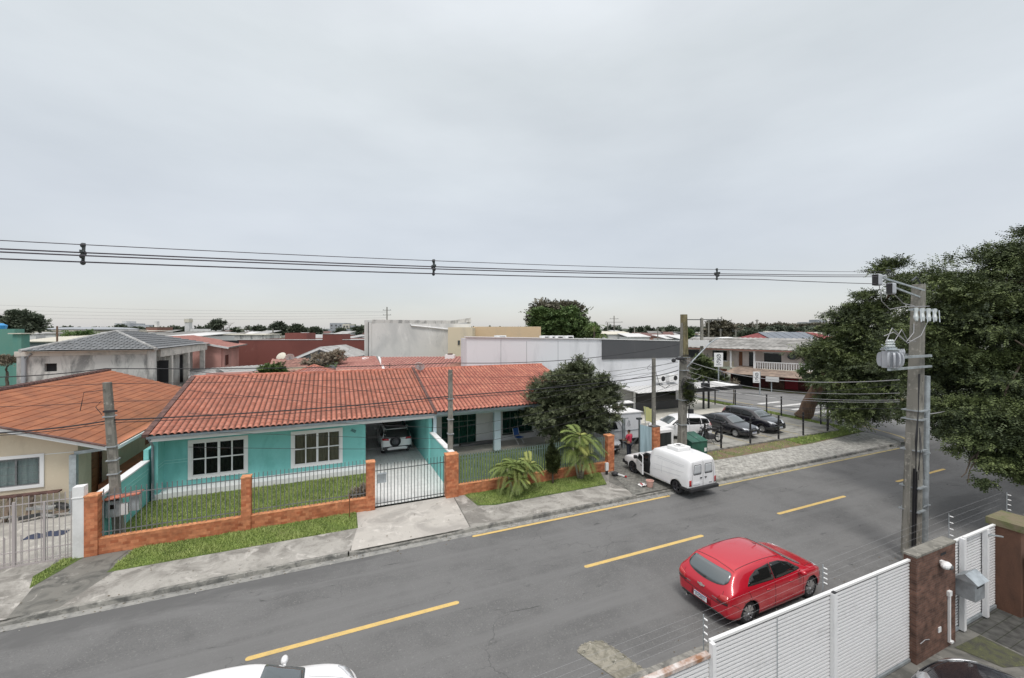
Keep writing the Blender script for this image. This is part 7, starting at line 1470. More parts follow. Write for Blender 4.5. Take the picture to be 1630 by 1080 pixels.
roof_plane('roof', [tuple(AD(300, 606, 37)), tuple(AD(428, 598, 37)), tuple(AD(440, 582, 47)), tuple(AD(300, 582, 47))], M['fibro'], t, w=.55, course=1.8, amp=.10, step=.03, ns=6, profile='wave')
part('wall', M['salmon'], t, lambda b: b.bar(tuple(AD(330, 612, 38)), tuple(AD(428, 608, 38)), .3, 2.0))
t = th('reddish brown corrugated roof behind the green bush', 'roof', 'corrugated_shed')
roof_plane('roof', [tuple(AD(425, 594, 38)), tuple(AD(490, 592, 38)), tuple(AD(492, 571, 46)), tuple(AD(433, 572, 46))], mat('rust_sheet', (0.30, 0.16, 0.13), .8, var=.35, scale=1), t, w=.5, course=2, amp=.1, step=.03, ns=6, profile='wave'); part('wall', M['cream'], t, lambda b: b.bar(tuple(AD(430, 600, 39)), tuple(AD(490, 598, 39)), .3, 1.6))
t = th('small gable with white edge in front of the maroon wall', 'house', 'gable_house')
g = [AD(466, 573, 48), AD(509, 555, 48), AD(556, 572, 48)]
part('wall', M['far_grey'], t, lambda b: b.ext([(g[0].x, g[0].y, 2), (g[2].x, g[2].y, 2), tuple(g[2]), tuple(g[1]), tuple(g[0])], (0, .2, 0)))
part('roof', M['fibro'], t, lambda b: [b.ext([p0-Vector((.0, .4, -.05)), p1-Vector((.0, .4, -.05)), p1-Vector((0, .4, -.2)), p0-Vector((0, .4, -.2))], (3, 7, 0)) for p0, p1 in ((g[0], g[1]), (g[1], g[2]))]); part('bargeboard', M['white_clean'], t, lambda b: (b.bar(g[0]-Vector((0, .5, 0)), g[1]-Vector((0, .5, 0)), .08, .2), b.bar(g[1]-Vector((0, .5, 0)), g[2]-Vector((0, .5, 0)), .08, .2)))
t = th('terracotta hip roof just above the turquoise house ridge', 'roof', 'hip_roof')
P0, P1, P2, P3 = AD(452, 601, 36), AD(540, 596, 36), AD(500, 582, 39), AD(470, 590, 44)
roof_plane('roof', [tuple(P0), tuple(P1), tuple(P2)], M['tile_far'], t, w=.3, course=.4, amp=.04, ns=4); roof_plane('roof_side', [tuple(P1), tuple(AD(560, 592, 44)), tuple(P2)], M['tile_far'], t, w=.3, course=.4, amp=.04, ns=4); ridge_caps('hip_cap', tuple(P1), tuple(P2), M['ridge_red'], t, .13); ridge_caps('hip_cap', tuple(P0), tuple(P2), M['ridge_red'], t, .13); part('wall', M['cream'], t, lambda b: b.bar(P0+Vector((.3, .6, -.9)), P1+Vector((-.3, .6, -.9)), .2, 1.6))
t = th('pinkish red corrugated roof with skylight left of the concrete building', 'roof', 'red_roof')
roof_plane('roof', [tuple(AD(533, 594, 37)), tuple(AD(612, 592, 37)), tuple(AD(598, 568, 48)), tuple(AD(541, 569, 48))], M['tile_far'], t, w=.35, course=.5, amp=.07, ns=5)
part('skylight', M['white_clean'], t, lambda b: b.bar(tuple(AD(581, 577, 44)), tuple(AD(582, 570, 47)), .7, .12)); part('flashing', M['white_clean'], t, lambda b: b.bar(tuple(AD(603, 569, 47.5)), tuple(AD(612, 592, 36.9)), .22, .16)); part('wall', M['cream'], t, lambda b: b.bar(tuple(AD(536, 600, 38)), tuple(AD(610, 598, 38)), .3, 1.2))
t = th('broad red tiled roof with white chimney before the pale concrete building', 'roof', 'red_roof')
roof_plane('roof', [tuple(AD(606, 594, 36.5)), tuple(AD(775, 590, 36.5)), tuple(AD(746, 568, 45)), tuple(AD(607, 570, 46))], M['tile_far'], t, w=.35, course=.5, amp=.07, ns=5)
part('chimney', M['white_clean'], t, lambda b: (b.bar(tuple(AD(709, 569, 44)), tuple(AD(724, 569, 44)), .8, .55),)); part('chimney_top', M['ridge_dark'], t, lambda b: b.bar(tuple(AD(713, 564.5, 44)), tuple(AD(720, 564.5, 44)), .5, .2)); part('verge', M['fibro_dark'], t, lambda b: b.bar(tuple(AD(745, 567, 45)), tuple(AD(775, 590, 36.5)), .2, .16)); part('wall', M['far_white'], t, lambda b: b.bar(tuple(AD(610, 600, 38)), tuple(AD(770, 596, 37.5)), .3, 1.2))
t = th('brown hip roof peeping over the light blue house ridge', 'roof', 'hip_roof')
P0, P1, P2 = AD(676, 594, 34.5), AD(775, 592, 34.5), AD(730, 577, 38)
roof_plane('roof', [tuple(P0), tuple(P1), tuple(P2)], mat('roof_brown', (0.30, 0.16, 0.12), .85, var=.3, scale=2), t, w=.3, course=.4, amp=.03, ns=4); roof_plane('roof_side', [tuple(P1), tuple(AD(775, 588, 42)), tuple(P2)], MC['roof_brown'], t, w=.3, course=.4, amp=.03, ns=4); part('wall', M['cream'], t, lambda b: b.bar(P0+Vector((.3, .5, -.9)), P1+Vector((-.3, .5, -.9)), .2, 1.5))
# maroon building
t = th('long low maroon building with stepped parapet', 'building', 'maroon_building')
A0, A1 = AD(377.5, 541.5, 60), AD(592, 540, 60); ux = (A1-A0); ux.z = 0; Lm = ux.length; t.location = (A0.x, A0.y, 0); t.rotation_euler = (0, 0, math.atan2(ux.y, ux.x)); zt_ = A0.z; K = Lm/214.5
part('wall', M['maroon'], t, lambda b: (b.box(0, Lm, 0, .3, 0, zt_), b.box(0, .3, .3, 14, 0, zt_), b.box(Lm-.3, Lm, .3, 14, 0, zt_), b.box(.3, Lm-.3, 13.7, 14, 0, zt_))); part('stair_block', M['maroon'], t, lambda b: (b.box(136*K, 167.5*K, -.01, 3, zt_-.2, zt_+.85), b.box(40*K, 78*K, 6, 9, zt_-.2, zt_+.95)))
part('coping', M['far_white'], t, lambda b: (b.box(-.05, 136*K-.01, -.06, .36, zt_, zt_+.07), b.box(167.5*K+.01, Lm+.05, -.06, .36, zt_, zt_+.07), b.box(136*K, 167.5*K, -.07, 3.05, zt_+.85, zt_+.9))); part('roof', M['fibro'], t, lambda b: b.box(.3, Lm-.3, .3, 13.7, zt_-.25, zt_-.15))
t = shed('ribbed_roof', 'pale ribbed metal roof behind the maroon parapet', 'roof', 455, 515, 540, 78, 12, 'far_grey', 'fibro', rise=.6); t = shed('ribbed_roof', 'grey metal roof with white patch between maroon and concrete buildings', 'roof', 545, 582, 540, 78, 10, 'far_grey', 'fibro', rise=.6); part('patch', M['far_white'], t, lambda b: b.box(-.5, 1.0, 1, 6, t['z']+.45, t['z']+.52))
# tall raw concrete building and cream neighbour
t = th('tall pale weathered concrete building behind the red roofs', 'building', 'concrete_building')
c0, c1 = AD(592, 508, 52), AD(750, 505, 56); v = c1-c0; v.z = 0; Lc = v.length; t.location = (c0.x, c0.y, 0); t.rotation_euler = (0, 0, math.atan2(v.y, v.x)); zc = c0.z; gap = (713-592)/(750-592)*Lc
CW = multi('pale_render', (0.68, 0.67, 0.64), [((0.56, 0.56, 0.54), .35, .46, .62, (1, 1, .6), .6), ((0.76, 0.75, 0.72), .8, .56, .66, (1, 1, .4), .6), ((0.36, 0.36, 0.35), 1.2, .63, .72, (1.5, 1.5, .3), .2)])
part('wall', CW, t, lambda b: (b.box(0, Lc, 0, .4, 0, zc-.55), b.box(0, .4, .4, 10, 0, zc-.2), b.box(Lc-.4, Lc, .4, 10, 0, zc), b.box(.4, Lc-.4, 9.6, 10, 0, zc)))
part('parapet', M['rough_concrete'], t, lambda b: (b.bar((.0, .2, zc-.30), (Lc*.8, .2, zc-.35), .36, .42), b.bar((Lc*.80, .2, zc-.38), (Lc, .2, zc-.0), .36, .5)))
part('buttress', CW, t, lambda b: (b.box(-.9, -.01, .8, 9, 0, zc-.15), b.box(-.35, -.02, .1, .7, 0, zc-.5))); part('gap', M['shade_grey'], t, lambda b: b.box(-.45, -.36, .3, .79, 0, zc-.4))
part('pipe', M['white_clean'], t, lambda b: b.tube([(Lc*.37, -.1, zc-.55), (Lc*.38, -.15, zc-.8), (Lc*.99, -.15, zc-1.6)], .09, 8)); part('roof', M['fibro_dark'], t, lambda b: b.box(.4, Lc-.4, .4, 9.6, zc-.8, zc-.7))
part('diagonal_pipe', M['fibro'], t, lambda b: (b.tube([(-.1, -.25, 4.6), (4, -.35, 3.6), (9.5, -.4, 3.2)], .09, 6), b.tube([(.5, -.25, 4.2), (4.5, -.35, 3.4), (9.5, -.4, 3.05)], .06, 6)))
t = shed('cream_building', 'narrow cream wall with two small vents right of the concrete building', 'building', 713, 752, 521.5, 50, 8, 'cream', 'far_beige', parapet=True)
for x in (-.15, .45): part('vent', M['iron_dark'], t, lambda b: b.box(x-.12, x+.12, -.1, 0, 6.0, 6.5))
part('side_window', M['iron_dark'], t, lambda b: b.box(t['w']/2-.35, t['w']/2-.2, -.05, 0, 5.2, 6.1))
shed('tan_building', 'long tan wall rising above the white facade', 'building', 752, 861, 520.5, 54, 8, 'tan', 'far_beige', parapet=True)
# long white shop with dark panel and canopy
YS = 31.3
t = th('long white shop building with a dark grey panel and flat canopy', 'building', 'shop_building')
sx0, sx1, sx2 = AY(743, 537, YS).x, AY(957.5, 540, YS).x, AY(1083, 543, YS).x
zl, zm_, zr_ = AY(743, 537, YS).z, AY(957.5, 540.5, YS).z, AY(1083, 543.5, YS).z
part('wall', M['sheet_white'], t, lambda b: (b.ext([(sx0, YS, 0), (sx1, YS, 0), (sx1, YS, zm_), (sx0, YS, zl)], (0, .3, 0)), b.ext([(sx1, YS, 0), (sx2, YS, 0), (sx2, YS, zr_), (sx1, YS, zm_)], (0, .3, 0)), b.box(sx2-.3, sx2, YS+.3, YS+16, 0, zr_), b.box(sx0, sx0+.3, YS+.3, YS+1.6, 0, zl-.1)))
part('dark_panel', M['sheet_dark'], t, lambda b: b.ext([(sx1+.02, YS-.12, 5.12), (sx2+.1, YS-.12, 5.06), (sx2+.1, YS-.12, zr_-.03), (sx1+.02, YS-.12, zm_-.03)], (0, .119, 0)))
part('coping', M['white_clean'], t, lambda b: (b.bar((sx0-.1, YS+.12, zl+.03), (sx1, YS+.12, zm_+.03), .5, .06), b.bar((sx1+.01, YS+.12, zm_+.03), (sx2+.15, YS+.12, zr_+.03), .55, .06)))
part('roof', M['far_white'], t, lambda b: b.add([(sx0+.3, YS+.3, zl-.25), (sx2-.3, YS+.3, zr_-.25), (sx2-.3, YS+15, zr_-.1), (sx0+.3, YS+1.6, zl-.2)], [(0, 1, 2, 3)]))
part('seam', M['far_grey'], t, lambda b: [b.box(x, x+.03, YS-.012, YS, .3, z-.1) for x, z in ((AY(797, 540, YS).x, zl-.15), (AY(888, 540, YS).x, zm_), (AY(838, 540, YS).x, zm_))])
for lab in range(5):
    px = (868, 880, 889, 905, 797)[lab]; v_ = AD(px, 537, 42 if lab < 4 else 36); part('roof_unit', M['white_clean'], t, lambda b: b.box(v_.x-.5, v_.x+.4, v_.y-.3, v_.y+.3, 6.7, v_.z+.15)); part('unit_grille', M['dark_void'], t, lambda b: b.box(v_.x-.2, v_.x+.3, v_.y-.32, v_.y-.30, 6.9, v_.z+.05))
part('canopy', M['white_clean'], t, lambda b: [b.ext([(AY(985, 620, YS).x, YS-.02, 2.42), (AY(1125, 615, YS).x+1.2, YS-.02, 2.42), (AY(1125, 615, YS).x+1.6, YS-2.6, 2.28), (AY(985, 620, YS).x, YS-2.6, 2.28)], (0, 0, .05))])
part('canopy_rib', M['far_white'], t, lambda b: [b.bar((AY(985, 620, YS).x+i*.45, YS-.05, 2.50), (AY(985, 620, YS).x+i*.45, YS-2.58, 2.36), .1, .05) for i in range(26)])
part('canopy_edge', M['black_paint'], t, lambda b: (b.box(AY(1060, 620, YS).x-1, AY(1125, 615, YS).x+1.7, YS-2.72, YS-2.61, 2.0, 2.36), b.box(AY(1125, 615, YS).x+1.61, AY(1125, 615, YS).x+1.72, YS-2.6, YS, 2.0, 2.36)))
part('shopfront', M['glass_dark'], t, lambda b: (b.box(AY(1010, 640, YS).x, AY(1075, 640, YS).x, YS-.06, YS-.02, .5, 2.1),)); part('shopfront_base', M['sheet_dark'], t, lambda b: b.box(AY(960, 640, YS).x-4, AY(1083, 640, YS).x, YS-.10, YS-.07, .1, .9)); part('shop_side', M['fibro'], t, lambda b: b.box(AY(960, 640, YS).x-4, AY(1008, 640, YS).x, YS-.055, YS-.02, .9, 2.4))
part('pilaster', M['white_clean'], t, lambda b: b.box(AY(1008, 640, YS).x-.1, AY(1008, 640, YS).x+.1, YS-.2, YS-.101, .1, 2.3))
for x in (AY(1100, 640, YS).x, AY(1108, 640, YS).x): part('canopy_post', M['black_paint'], t, lambda b: b.box(x-.07, x+.07, YS-1.6, YS-1.46, .1, 3.0))
for x, w_ in ((AY(1048, 610, YS).x, .45), (AY(1067, 610, YS).x, .55)):
    q = part('air_conditioner', M['white_clean'], t, lambda b: b.box(x-w_, x+w_, YS-.45, YS-.02, 2.75, 3.45)); part('fan', M['dark_void'], q, lambda b: b.cyl((x+w_*.4, YS-.46, 3.1), (x+w_*.4, YS-.45, 3.1), .24, .24, 18))
part('canopy_lamp', M['black_paint'], t, lambda b: b.box(AY(1088, 612, YS).x-.3, AY(1088, 612, YS).x+.3, YS-2.9, YS-2.4, 2.4, 2.8))
# two-storey porch building across the side street
A0 = AD(1088, 600, 64); B0 = AD(1345, 600, 50.5); ub = B0-A0; ub.z = 0; Lb_ = ub.length
t = empty('porch_building', (A0.x, A0.y, 0), math.atan2(ub.y, ub.x), 'two storey pink white building with balcony balusters across the side street', 'building')
def BX(px):      # pixel column -> position along the front
    lo, hi = 0.0, Lb_*1.2
    for _ in range(40):
        m_ = (lo+hi)/2; p = A0+ub.normalized()*m_; dd = sn*p.x+cs*p.y; x = 815+665*(cs*p.x-sn*p.y)/dd
        lo, hi = (m_, hi) if x < px else (lo, m_)
    return lo
def BZ(px, py): p = A0+ub.normalized()*BX(px); return EYE-(py-525)/665*(sn*p.x+cs*p.y)
pw = multi('pink_white', (0.62, 0.54, 0.50), [((0.50, 0.43, 0.38), .8, .48, .66, (1, 1, .5), .4), ((0.68, 0.63, 0.58), 2, .56, .7, (1, 1, 1), 0)])
uz = 5.1
W_ = [(BX(1094), BX(1113), 3.55, 4.75), (BX(1134), BX(1157), 3.35, 4.75), (BX(1176), BX(1182), 2.6, 4.7), (BX(1192), BX(1202), 2.6, 4.7), (BX(1216), BX(1244), 3.45, 4.65)]
b = MB(); wall(b, 'x', 0, Lb_, 0, .3, 2.55, uz, W_); b.build('upper_wall', pw, t)
for i, r_ in enumerate(W_): part('window' if i not in (2, 3) else 'door', M['glass_dark'] if i not in (2,) else M['wood'], t, lambda b: b.box(r_[0], r_[1], .12, .16, r_[2], r_[3]))
part('window_frame', M['white_clean'], t, lambda b: [b.box(r_[0]-.1, r_[1]+.1, -.05, -.001, z0, z1) for r_ in (W_[4], W_[1]) for z0, z1 in ((r_[2]-.12, r_[2]), (r_[3], r_[3]+.1))])
part('porch_wall', M['cream'], t, lambda b: b.box(BX(1110), BX(1168), -.02, -.001, 2.6, 3.3))
lo_w = mat('dark_red_wall', (0.10, 0.02, 0.02), .8, var=.3, scale=1); b = MB(); wall(b, 'x', BX(1165), Lb_, -.6, -.3, 0, 2.5, [(BX(1167), BX(1200), .05, 2.3)]); b.build('lower_wall', lo_w, t)
part('garage_dark', M['dark_void'], t, lambda b: b.box(BX(1166), BX(1201), -.28, -.2, 0, 2.45)); part('shutter', mat('shutter_red', (0.25, 0.01, 0.02), .6), t, lambda b: b.box(BX(1251), BX(1272), -.66, -.61, .1, 1.9)); part('brick_base', M['brick_dark'], t, lambda b: b.box(BX(1225), BX(1250), -.65, -.61, .1, 1.2)); part('light_door', M['far_white'], t, lambda b: b.box(BX(1318), BX(1324), -.66, -.61, .1, 2.1))
part('balcony_slab', M['far_beige'], t, lambda b: b.box(BX(1168), Lb_, -1.4, -.01, 2.4, 2.6)); bal = MB(); x = BX(1207)
while x < Lb_: bal.cyl((x, -1.3, 2.6), (x, -1.3, 3.42), .055, .055, 6); x += .27
bal.box(BX(1205), Lb_, -1.38, -1.22, 3.42, 3.54); bal.build('balustrade', M['white_clean'], t)
part('column', M['white_clean'], t, lambda b: [b.box(BX(px)-.1, BX(px)+.1, -1.38, -1.18, 2.6, uz) for px in (1168, 1205)]); part('porch_lamp', M['white_clean'], t, lambda b: [b.ball((BX(px), -1.45, 4.85), .14) for px in (1168, 1205)])
roof_plane('roof', [(-1, -1.9, uz+.05), (Lb_+2, -1.9, uz+.0), (Lb_+2, 7, 6.45), (-1, 7, 6.55)], M['fibro_dark'] if 0 else mat('roof_fibro_mix', (0.40, 0.39, 0.37), .9, col2=(0.24, 0.235, 0.22), scale=.7, contrast=.4), t, w=.7, course=2.4, amp=.08, step=.04, ns=5, profile='wave')
part('fascia', M['far_brown'], t, lambda b: b.bar((-1, -1.88, uz-.05), (Lb_+2, -1.88, uz-.1), .08, .16)); part('side_wall', pw, t, lambda b: b.box(0, .3, .3, 10, 0, uz))
part('awning', mat('awning_brown', (0.36, 0.28, 0.22), .9, col2=(0.22, 0.17, 0.14), scale=1.2, contrast=.4), t, lambda b: b.add([(BX(1166), -4.2, 1.95), (Lb_+1, -4.2, 1.85), (Lb_+1, -.6, 2.5), (BX(1180), -.6, 2.75), (BX(1166), -4.2, 2.02), (Lb_+1, -4.2, 1.92), (Lb_+1, -.6, 2.57), (BX(1180), -.6, 2.82)], [(0,3,2,1),(4,5,6,7),(0,1,5,4),(1,2,6,5),(2,3,7,6),(3,0,4,7)]))
part('awning_post', M['galv'], t, lambda b: [b.cyl((BX(px), -4.0, 0), (BX(px), -4.0, 1.95), .07) for px in (1168, 1240, 1300)]); part('lower_left_wall', M['shade_grey'], t, lambda b: b.add([(BX(1145), -3.8, 0), (BX(1166), -3.8, 0), (BX(1166), -3.8, 2.0), (BX(1152), -3.8, 2.9), (BX(1145), -3.6, 0), (BX(1166), -3.6, 0), (BX(1166), -3.6, 2.0), (BX(1152), -3.6, 2.9)], [(0,1,2,3),(7,6,5,4),(0,4,5,1),(1,5,6,2),(2,6,7,3),(3,7,4,0)]))
part('small_sign', M['far_white'], t, lambda b: b.box(BX(1232), BX(1252), -4.3, -4.22, 1.3, 1.9)); part('dish', M['iron_dark'], t, lambda b: b.ball((BX(1262), -.4, 4.3), (.55, .1, .4)))
# brick rubble and white sheet beside the hedge
p = AD(1148, 612, 60); t = empty('brick_pile', (p.x, p.y, 0), 0, 'leaning heap of old bricks and white board before the porch building', 'pile'); part('bricks', mat('old_brick', (0.34, 0.16, 0.10), .9, var=.4, scale=3), t, lambda b: b.ext([(-1.6, 0, 0), (1.0, 0, 0), (1.2, 0, 2.1), (-.2, 0, 2.2)], (0, .8, 0))); part('board', M['far_white'], t, lambda b: b.bar((1.5, -.3, .3), (2.2, -.3, 2.0), .35, .08, up=(0, 1, 0)))
# signs with the two ring emblem
def ring_sign(label, px0, px1, y0, y1, d, post, rz=-.45):
    a, c = AD(px0, y0, d), AD(px1, y1, d); w = (AD(px1, y0, d)-a).length; h = a.z-c.z; mid = (a+AD(px1, y0, d))/2; t = empty('sign', (mid.x, mid.y, 0), rz, label, 'sign', 'signs with the two ring emblem')
    part('panel', M['white_clean'], t, lambda b: b.box(-w/2, w/2, -.06, .06, c.z, a.z)); e = MB()
    for k, zc in enumerate((a.z-h*.24, a.z-h*.60)):
        r_ = w*.22; e.tube([(r_*math.cos(q), -.075, zc+r_*1.05*math.sin(q)) for q in [2*math.pi*i/18 for i in range(17)]], .028*w, 5); e.tube([(-r_*1.1, -.075, zc+r_*.4), (-r_*.2, -.075, zc+r_*.35), (r_*.3, -.075, zc-r_*.4), (r_*1.1, -.075, zc-r_*.5)] if k == 0 else [(-r_, -.075, zc-r_*.6), (0, -.075, zc+r_*.1), (r_*.2, -.075, zc+r_*.9)], .03*w, 5)
    e.bar((-w*.32, -.07, a.z-h*.86), (w*.32, -.07, a.z-h*.86), .02, .05); e.build('emblem', M['ink'], t); part('frame', M['galv'], t, lambda b: b.box(-w/2, w/2, -.07, -.061, a.z-h*.425, a.z-h*.415))
    part('post', M['galv'], t, lambda b: b.cyl((w*post, 0, 0), (w*post, 0, a.z if post > .4 else c.z), .07)); return t
ring_sign('white sign board with dark ring emblem beside the hedge', 1137, 1150.5, 562, 584, 52, 0); ring_sign('smaller white sign board with ring emblem under the awning', 1199, 1209.5, 592, 609.5, 50, .5)
# solar house behind
t = shed('solar_house', 'red roofed house with solar panels behind the porch building', 'house', 1215, 1330, 542, 82, 12, 'far_white'); w = t['w']; z = t['z']
part('roof', mat('dark_red_roof', (0.22, 0.05, 0.05), .8, var=.2, scale=1), t, lambda b: b.add([(-w/2-1.5, -.5, z-.4), (w/2+3, -.5, z-.4), (w/2, 6, z+1.5), (-w/2+3, 6, z+1.5), (-w/2-1.5, 12, z-.4), (w/2+3, 12, z-.4)], [(0, 1, 2, 3), (3, 2, 5, 4), (0, 3, 4), (1, 5, 2), (0, 4, 5, 1)]))
part('solar_panels', mat('solar_panel', (0.10, 0.115, 0.14), .25, coat=.5), t, lambda b: [b.add([(x, 1.4, z+.25), (x+1.55, 1.4, z+.25), (x+1.55, 5.6, z+1.5), (x, 5.6, z+1.5), (x, 1.4, z+.33), (x+1.55, 1.4, z+.33), (x+1.55, 5.6, z+1.58), (x, 5.6, z+1.58)], [(0,3,2,1),(4,5,6,7),(0,1,5,4),(1,2,6,5),(2,3,7,6),(3,0,4,7)]) for x in [-w/2+2.2+1.65*i for i in range(6)]])
# far roofs on the right of the white shop
rf = random.Random(21)
for i, (px0, px1, y, d, m_, r_, lab) in enumerate(((958, 1006, 533, 120, 'far_white', 'far_beige', 'white fronted low shed with brown lower roof beyond the shop'), (1000, 1034, 537, 110, 'far_white', 'far_white', 'small white gabled roof right of the white fronted shed'), (1028, 1062, 536, 130, 'far_brown', 'tile_far', 'terracotta roof between white gables on the skyline'), (1056, 1078, 536, 140, 'far_brown', 'tile_far', 'red roof left of the lamp pole on the skyline'),
     (1062, 1090, 540, 100, 'far_white', 'far_white', 'pale carport roof just left of the lamp pole'), (1086, 1110, 541, 95, 'far_grey', 'far_white', 'grey white roof just right of the lamp pole'), (1150, 1225, 545, 90, 'far_white', 'fibro_dark', 'low grey roof behind the porch building'))):
    shed('distant_house', lab, 'house', px0, px1, y, d, 10, m_, r_, rise=.8)
t = shed('dark_warehouse', 'long dark roofed warehouse on the skyline left of the lamp pole', 'warehouse', 1060, 1100, 530, 200, 14, 'shade_grey', 'shade_grey', rise=.2)
# skyline town, left and centre
for i, (px0, px1, y, d, m_) in enumerate(((303, 341, 524, 260, 'far_white'), (389, 420, 526, 230, 'far_white'), (420, 462, 528, 240, 'far_beige'), (504, 545, 524, 300, 'far_grey'), (548, 578, 524, 280, 'far_grey'), (525, 548, 514.5, 330, 'far_grey'), (557, 569, 518.5, 310, 'far_grey'), (545, 556, 516, 320, 'far_beige'), (1284, 1298, 513, 420, 'far_grey'), (1303, 1316, 509, 430, 'far_grey'))):
    t = shed('apartment_block', ('white apartment row behind the umbrella tree', 'white house row right of the umbrella tree', 'beige low block among the skyline trees', 'grey block with dark roof left of the concrete building', 'grey block touching the concrete building', 'taller grey block with stepped top', 'narrow block beside the concrete building', 'beige narrow block on the central skyline', 'grey tower block on the right hill', 'grey tower block half hidden by the leaning tree crown')[i], 'building', px0, px1, y, d, 14, m_, 'far_grey', parapet=True)
    w = t['w']; z = t['z']; n = max(2, int(w/3.2)); wins(t, [(-w/2+.8+j*(w-1)/n, -w/2+.8+j*(w-1)/n+1.3, zz, zz+1.3) for j in range(n) for zz in ([z-2.6] if z < 10 else [z-2.6, z-5.4])], 'shade_grey', y=-.1)
# ---------------------------------------------------------------- distant trees
def ftree(label, px, py, d, rpx, sq, n, leaf, seed, m='leaf_far', extra=(), name='tree', **k):
    l = [lob(px, py, d, rpx, sq)]+[lob(*e[:2], d+e[4] if len(e) > 4 else d, e[2], e[3]) for e in extra]; p = l[0]
    return tree(name, label, (p[0], p[1], 0), l, m, n, leaf, seed, max(.15, p[3]*.06), group=None, spread=leaf*1.6, droop=.05, shell=.5, flat=d/18, **k) if rpx < 20 else tree(name, label, (p[0], p[1], 0), l, m, n, leaf, seed, max(.15, p[3]*.06), group=None, spread=leaf*1.4, droop=.05, shell=.5, flat=d/18, clump=p[3]*.28, nclump=110, **k)
ftree('broad dark tree above the green building at the left edge', 30, 512, 110, 24, .7, 2600, .55, 31, extra=((8, 515, 18, .7), (48, 515, 16, .8), (35, 503, 16, .6), (22, 524, 22, .5)))
ftree('flat topped umbrella pine on the left skyline', 356, 517, 180, 17, .38, 1200, .7, 32, extra=((344, 519, 9, .5), (370, 516, 9, .5), (356, 513, 12, .4)), name='umbrella_pine')
ftree('wide low tree right of the umbrella pine', 393, 522, 200, 16, .4, 900, .8, 33, extra=((410, 524, 10, .5), (380, 523, 9, .5)))
ftree('low dark trees around the beige block, rounded one', 428, 525, 170, 12, .6, 800, .6, 34)
ftree('rounded tree left of the maroon stair block', 444, 522, 160, 10, .8, 900, .6, 35, extra=((455, 527, 10, .5), (436, 527, 8, .6)))
ftree('pointed crowned tree above the maroon parapet', 472, 527, 150, 12, .55, 900, .6, 36, extra=((473, 522, 6, .8), (484, 529, 8, .5)))
ftree('small dark tree beside the grey block', 502, 529, 150, 8, .6, 500, .6, 37)
ftree('olive bush behind the cream roof at the far left', 122, 538, 70, 20, .5, 900, .3, 38, 'leaf_mid', extra=((138, 536, 12, .5),), name='bush')
ftree('scrubby green bush between green wall and unfinished house', 12, 580, 50, 14, .8, 500, .2, 39, 'leaf_brown', extra=((8, 572, 10, .5),), name='bush')
ftree('round green bush behind the turquoise house ridge', 433, 591, 37, 20, .6, 1400, .13, 40, 'leaf_mid', name='bush', extra=((420, 595, 9, .7), (445, 594, 10, .6)))
ftree('bare brown shrub beside the small white gable', 512, 574, 42, 26, .55, 900, .13, 41, 'leaf_brown', name='bush', extra=((535, 567, 18, .6), (495, 580, 14, .6)))
ftree('green and brown shrub at the foot of the maroon wall', 534, 580, 41, 15, .9, 800, .13, 42, 'leaf_mid', name='bush', extra=((552, 591, 16, .4),))
ftree('tiny dead sapling standing between the two red roofs', 620, 580, 38, 4, 1.2, 60, .14, 43, 'leaf_brown', name='bush')
ftree('big round green tree behind the tan building', 893, 516, 75, 34, .62, 5200, .36, 44, 'leaf_mid', extra=((872, 508, 22, .8), (915, 520, 20, .8), (880, 525, 30, .5), (905, 500, 20, .6), (925, 527, 14, .7), (860, 520, 14, .9)))
ftree('brownish green taller tree behind the big round tree', 887, 497, 84, 36, .38, 2600, .4, 45, 'leaf_far2', extra=((858, 502, 14, .8), (918, 500, 14, .8), (870, 490, 20, .4), (905, 490, 20, .4), (850, 512, 9, .9), (926, 508, 8, .8)))
ftree('small conical green tree right of the big round tree', 944, 527, 70, 9, 1.1, 700, .3, 46, 'leaf_mid')
ftree('broad brown green tree left of the hill', 1150, 524, 140, 22, .65, 1800, .6, 47, 'leaf_far2', extra=((1137, 528, 14, .9), (1165, 526, 12, .8), (1128, 520, 9, .9), (1150, 535, 26, .4)))
ftree('olive tree behind the porch building roof', 1196, 534, 120, 16, .5, 1000, .5, 48, 'leaf_far', extra=((1183, 536, 12, .5), (1208, 537, 10, .5)))
ftree('bush clump beside the lamp pole top', 1096, 532, 90, 7, .8, 400, .35, 49, 'leaf_mid', name='bush')
ftree('dark hedge in front of the porch building left end', 1122, 590, 57, 20, .9, 2600, .22, 50, 'leaf_big', name='hedge', extra=((1110, 598, 12, .9), (1136, 600, 14, .7), (1118, 575, 12, .8)))
ftree('small wide tree right of the power pylon', 1015, 532, 160, 9, .6, 500, .6, 51, extra=((1025, 534, 7, .5),))
for i, (px, py, h, d, lab) in enumerate(((946, 518, 1, 62, 'tall feathery palm above the white shop roof'), (957, 530, 1, 60, 'shorter feathery palm beside the tall palm'))):
    p = AD(px, py, d); palm(lab, (p.x, p.y, 0), [(0, 0, p.z-.3, .14)], 'leaf_palm_dark', 60+i, L_=(2.0, 1.3)[i], nf=15, w=.7, upright=.7, group='palms on the skyline', bark='trunk')
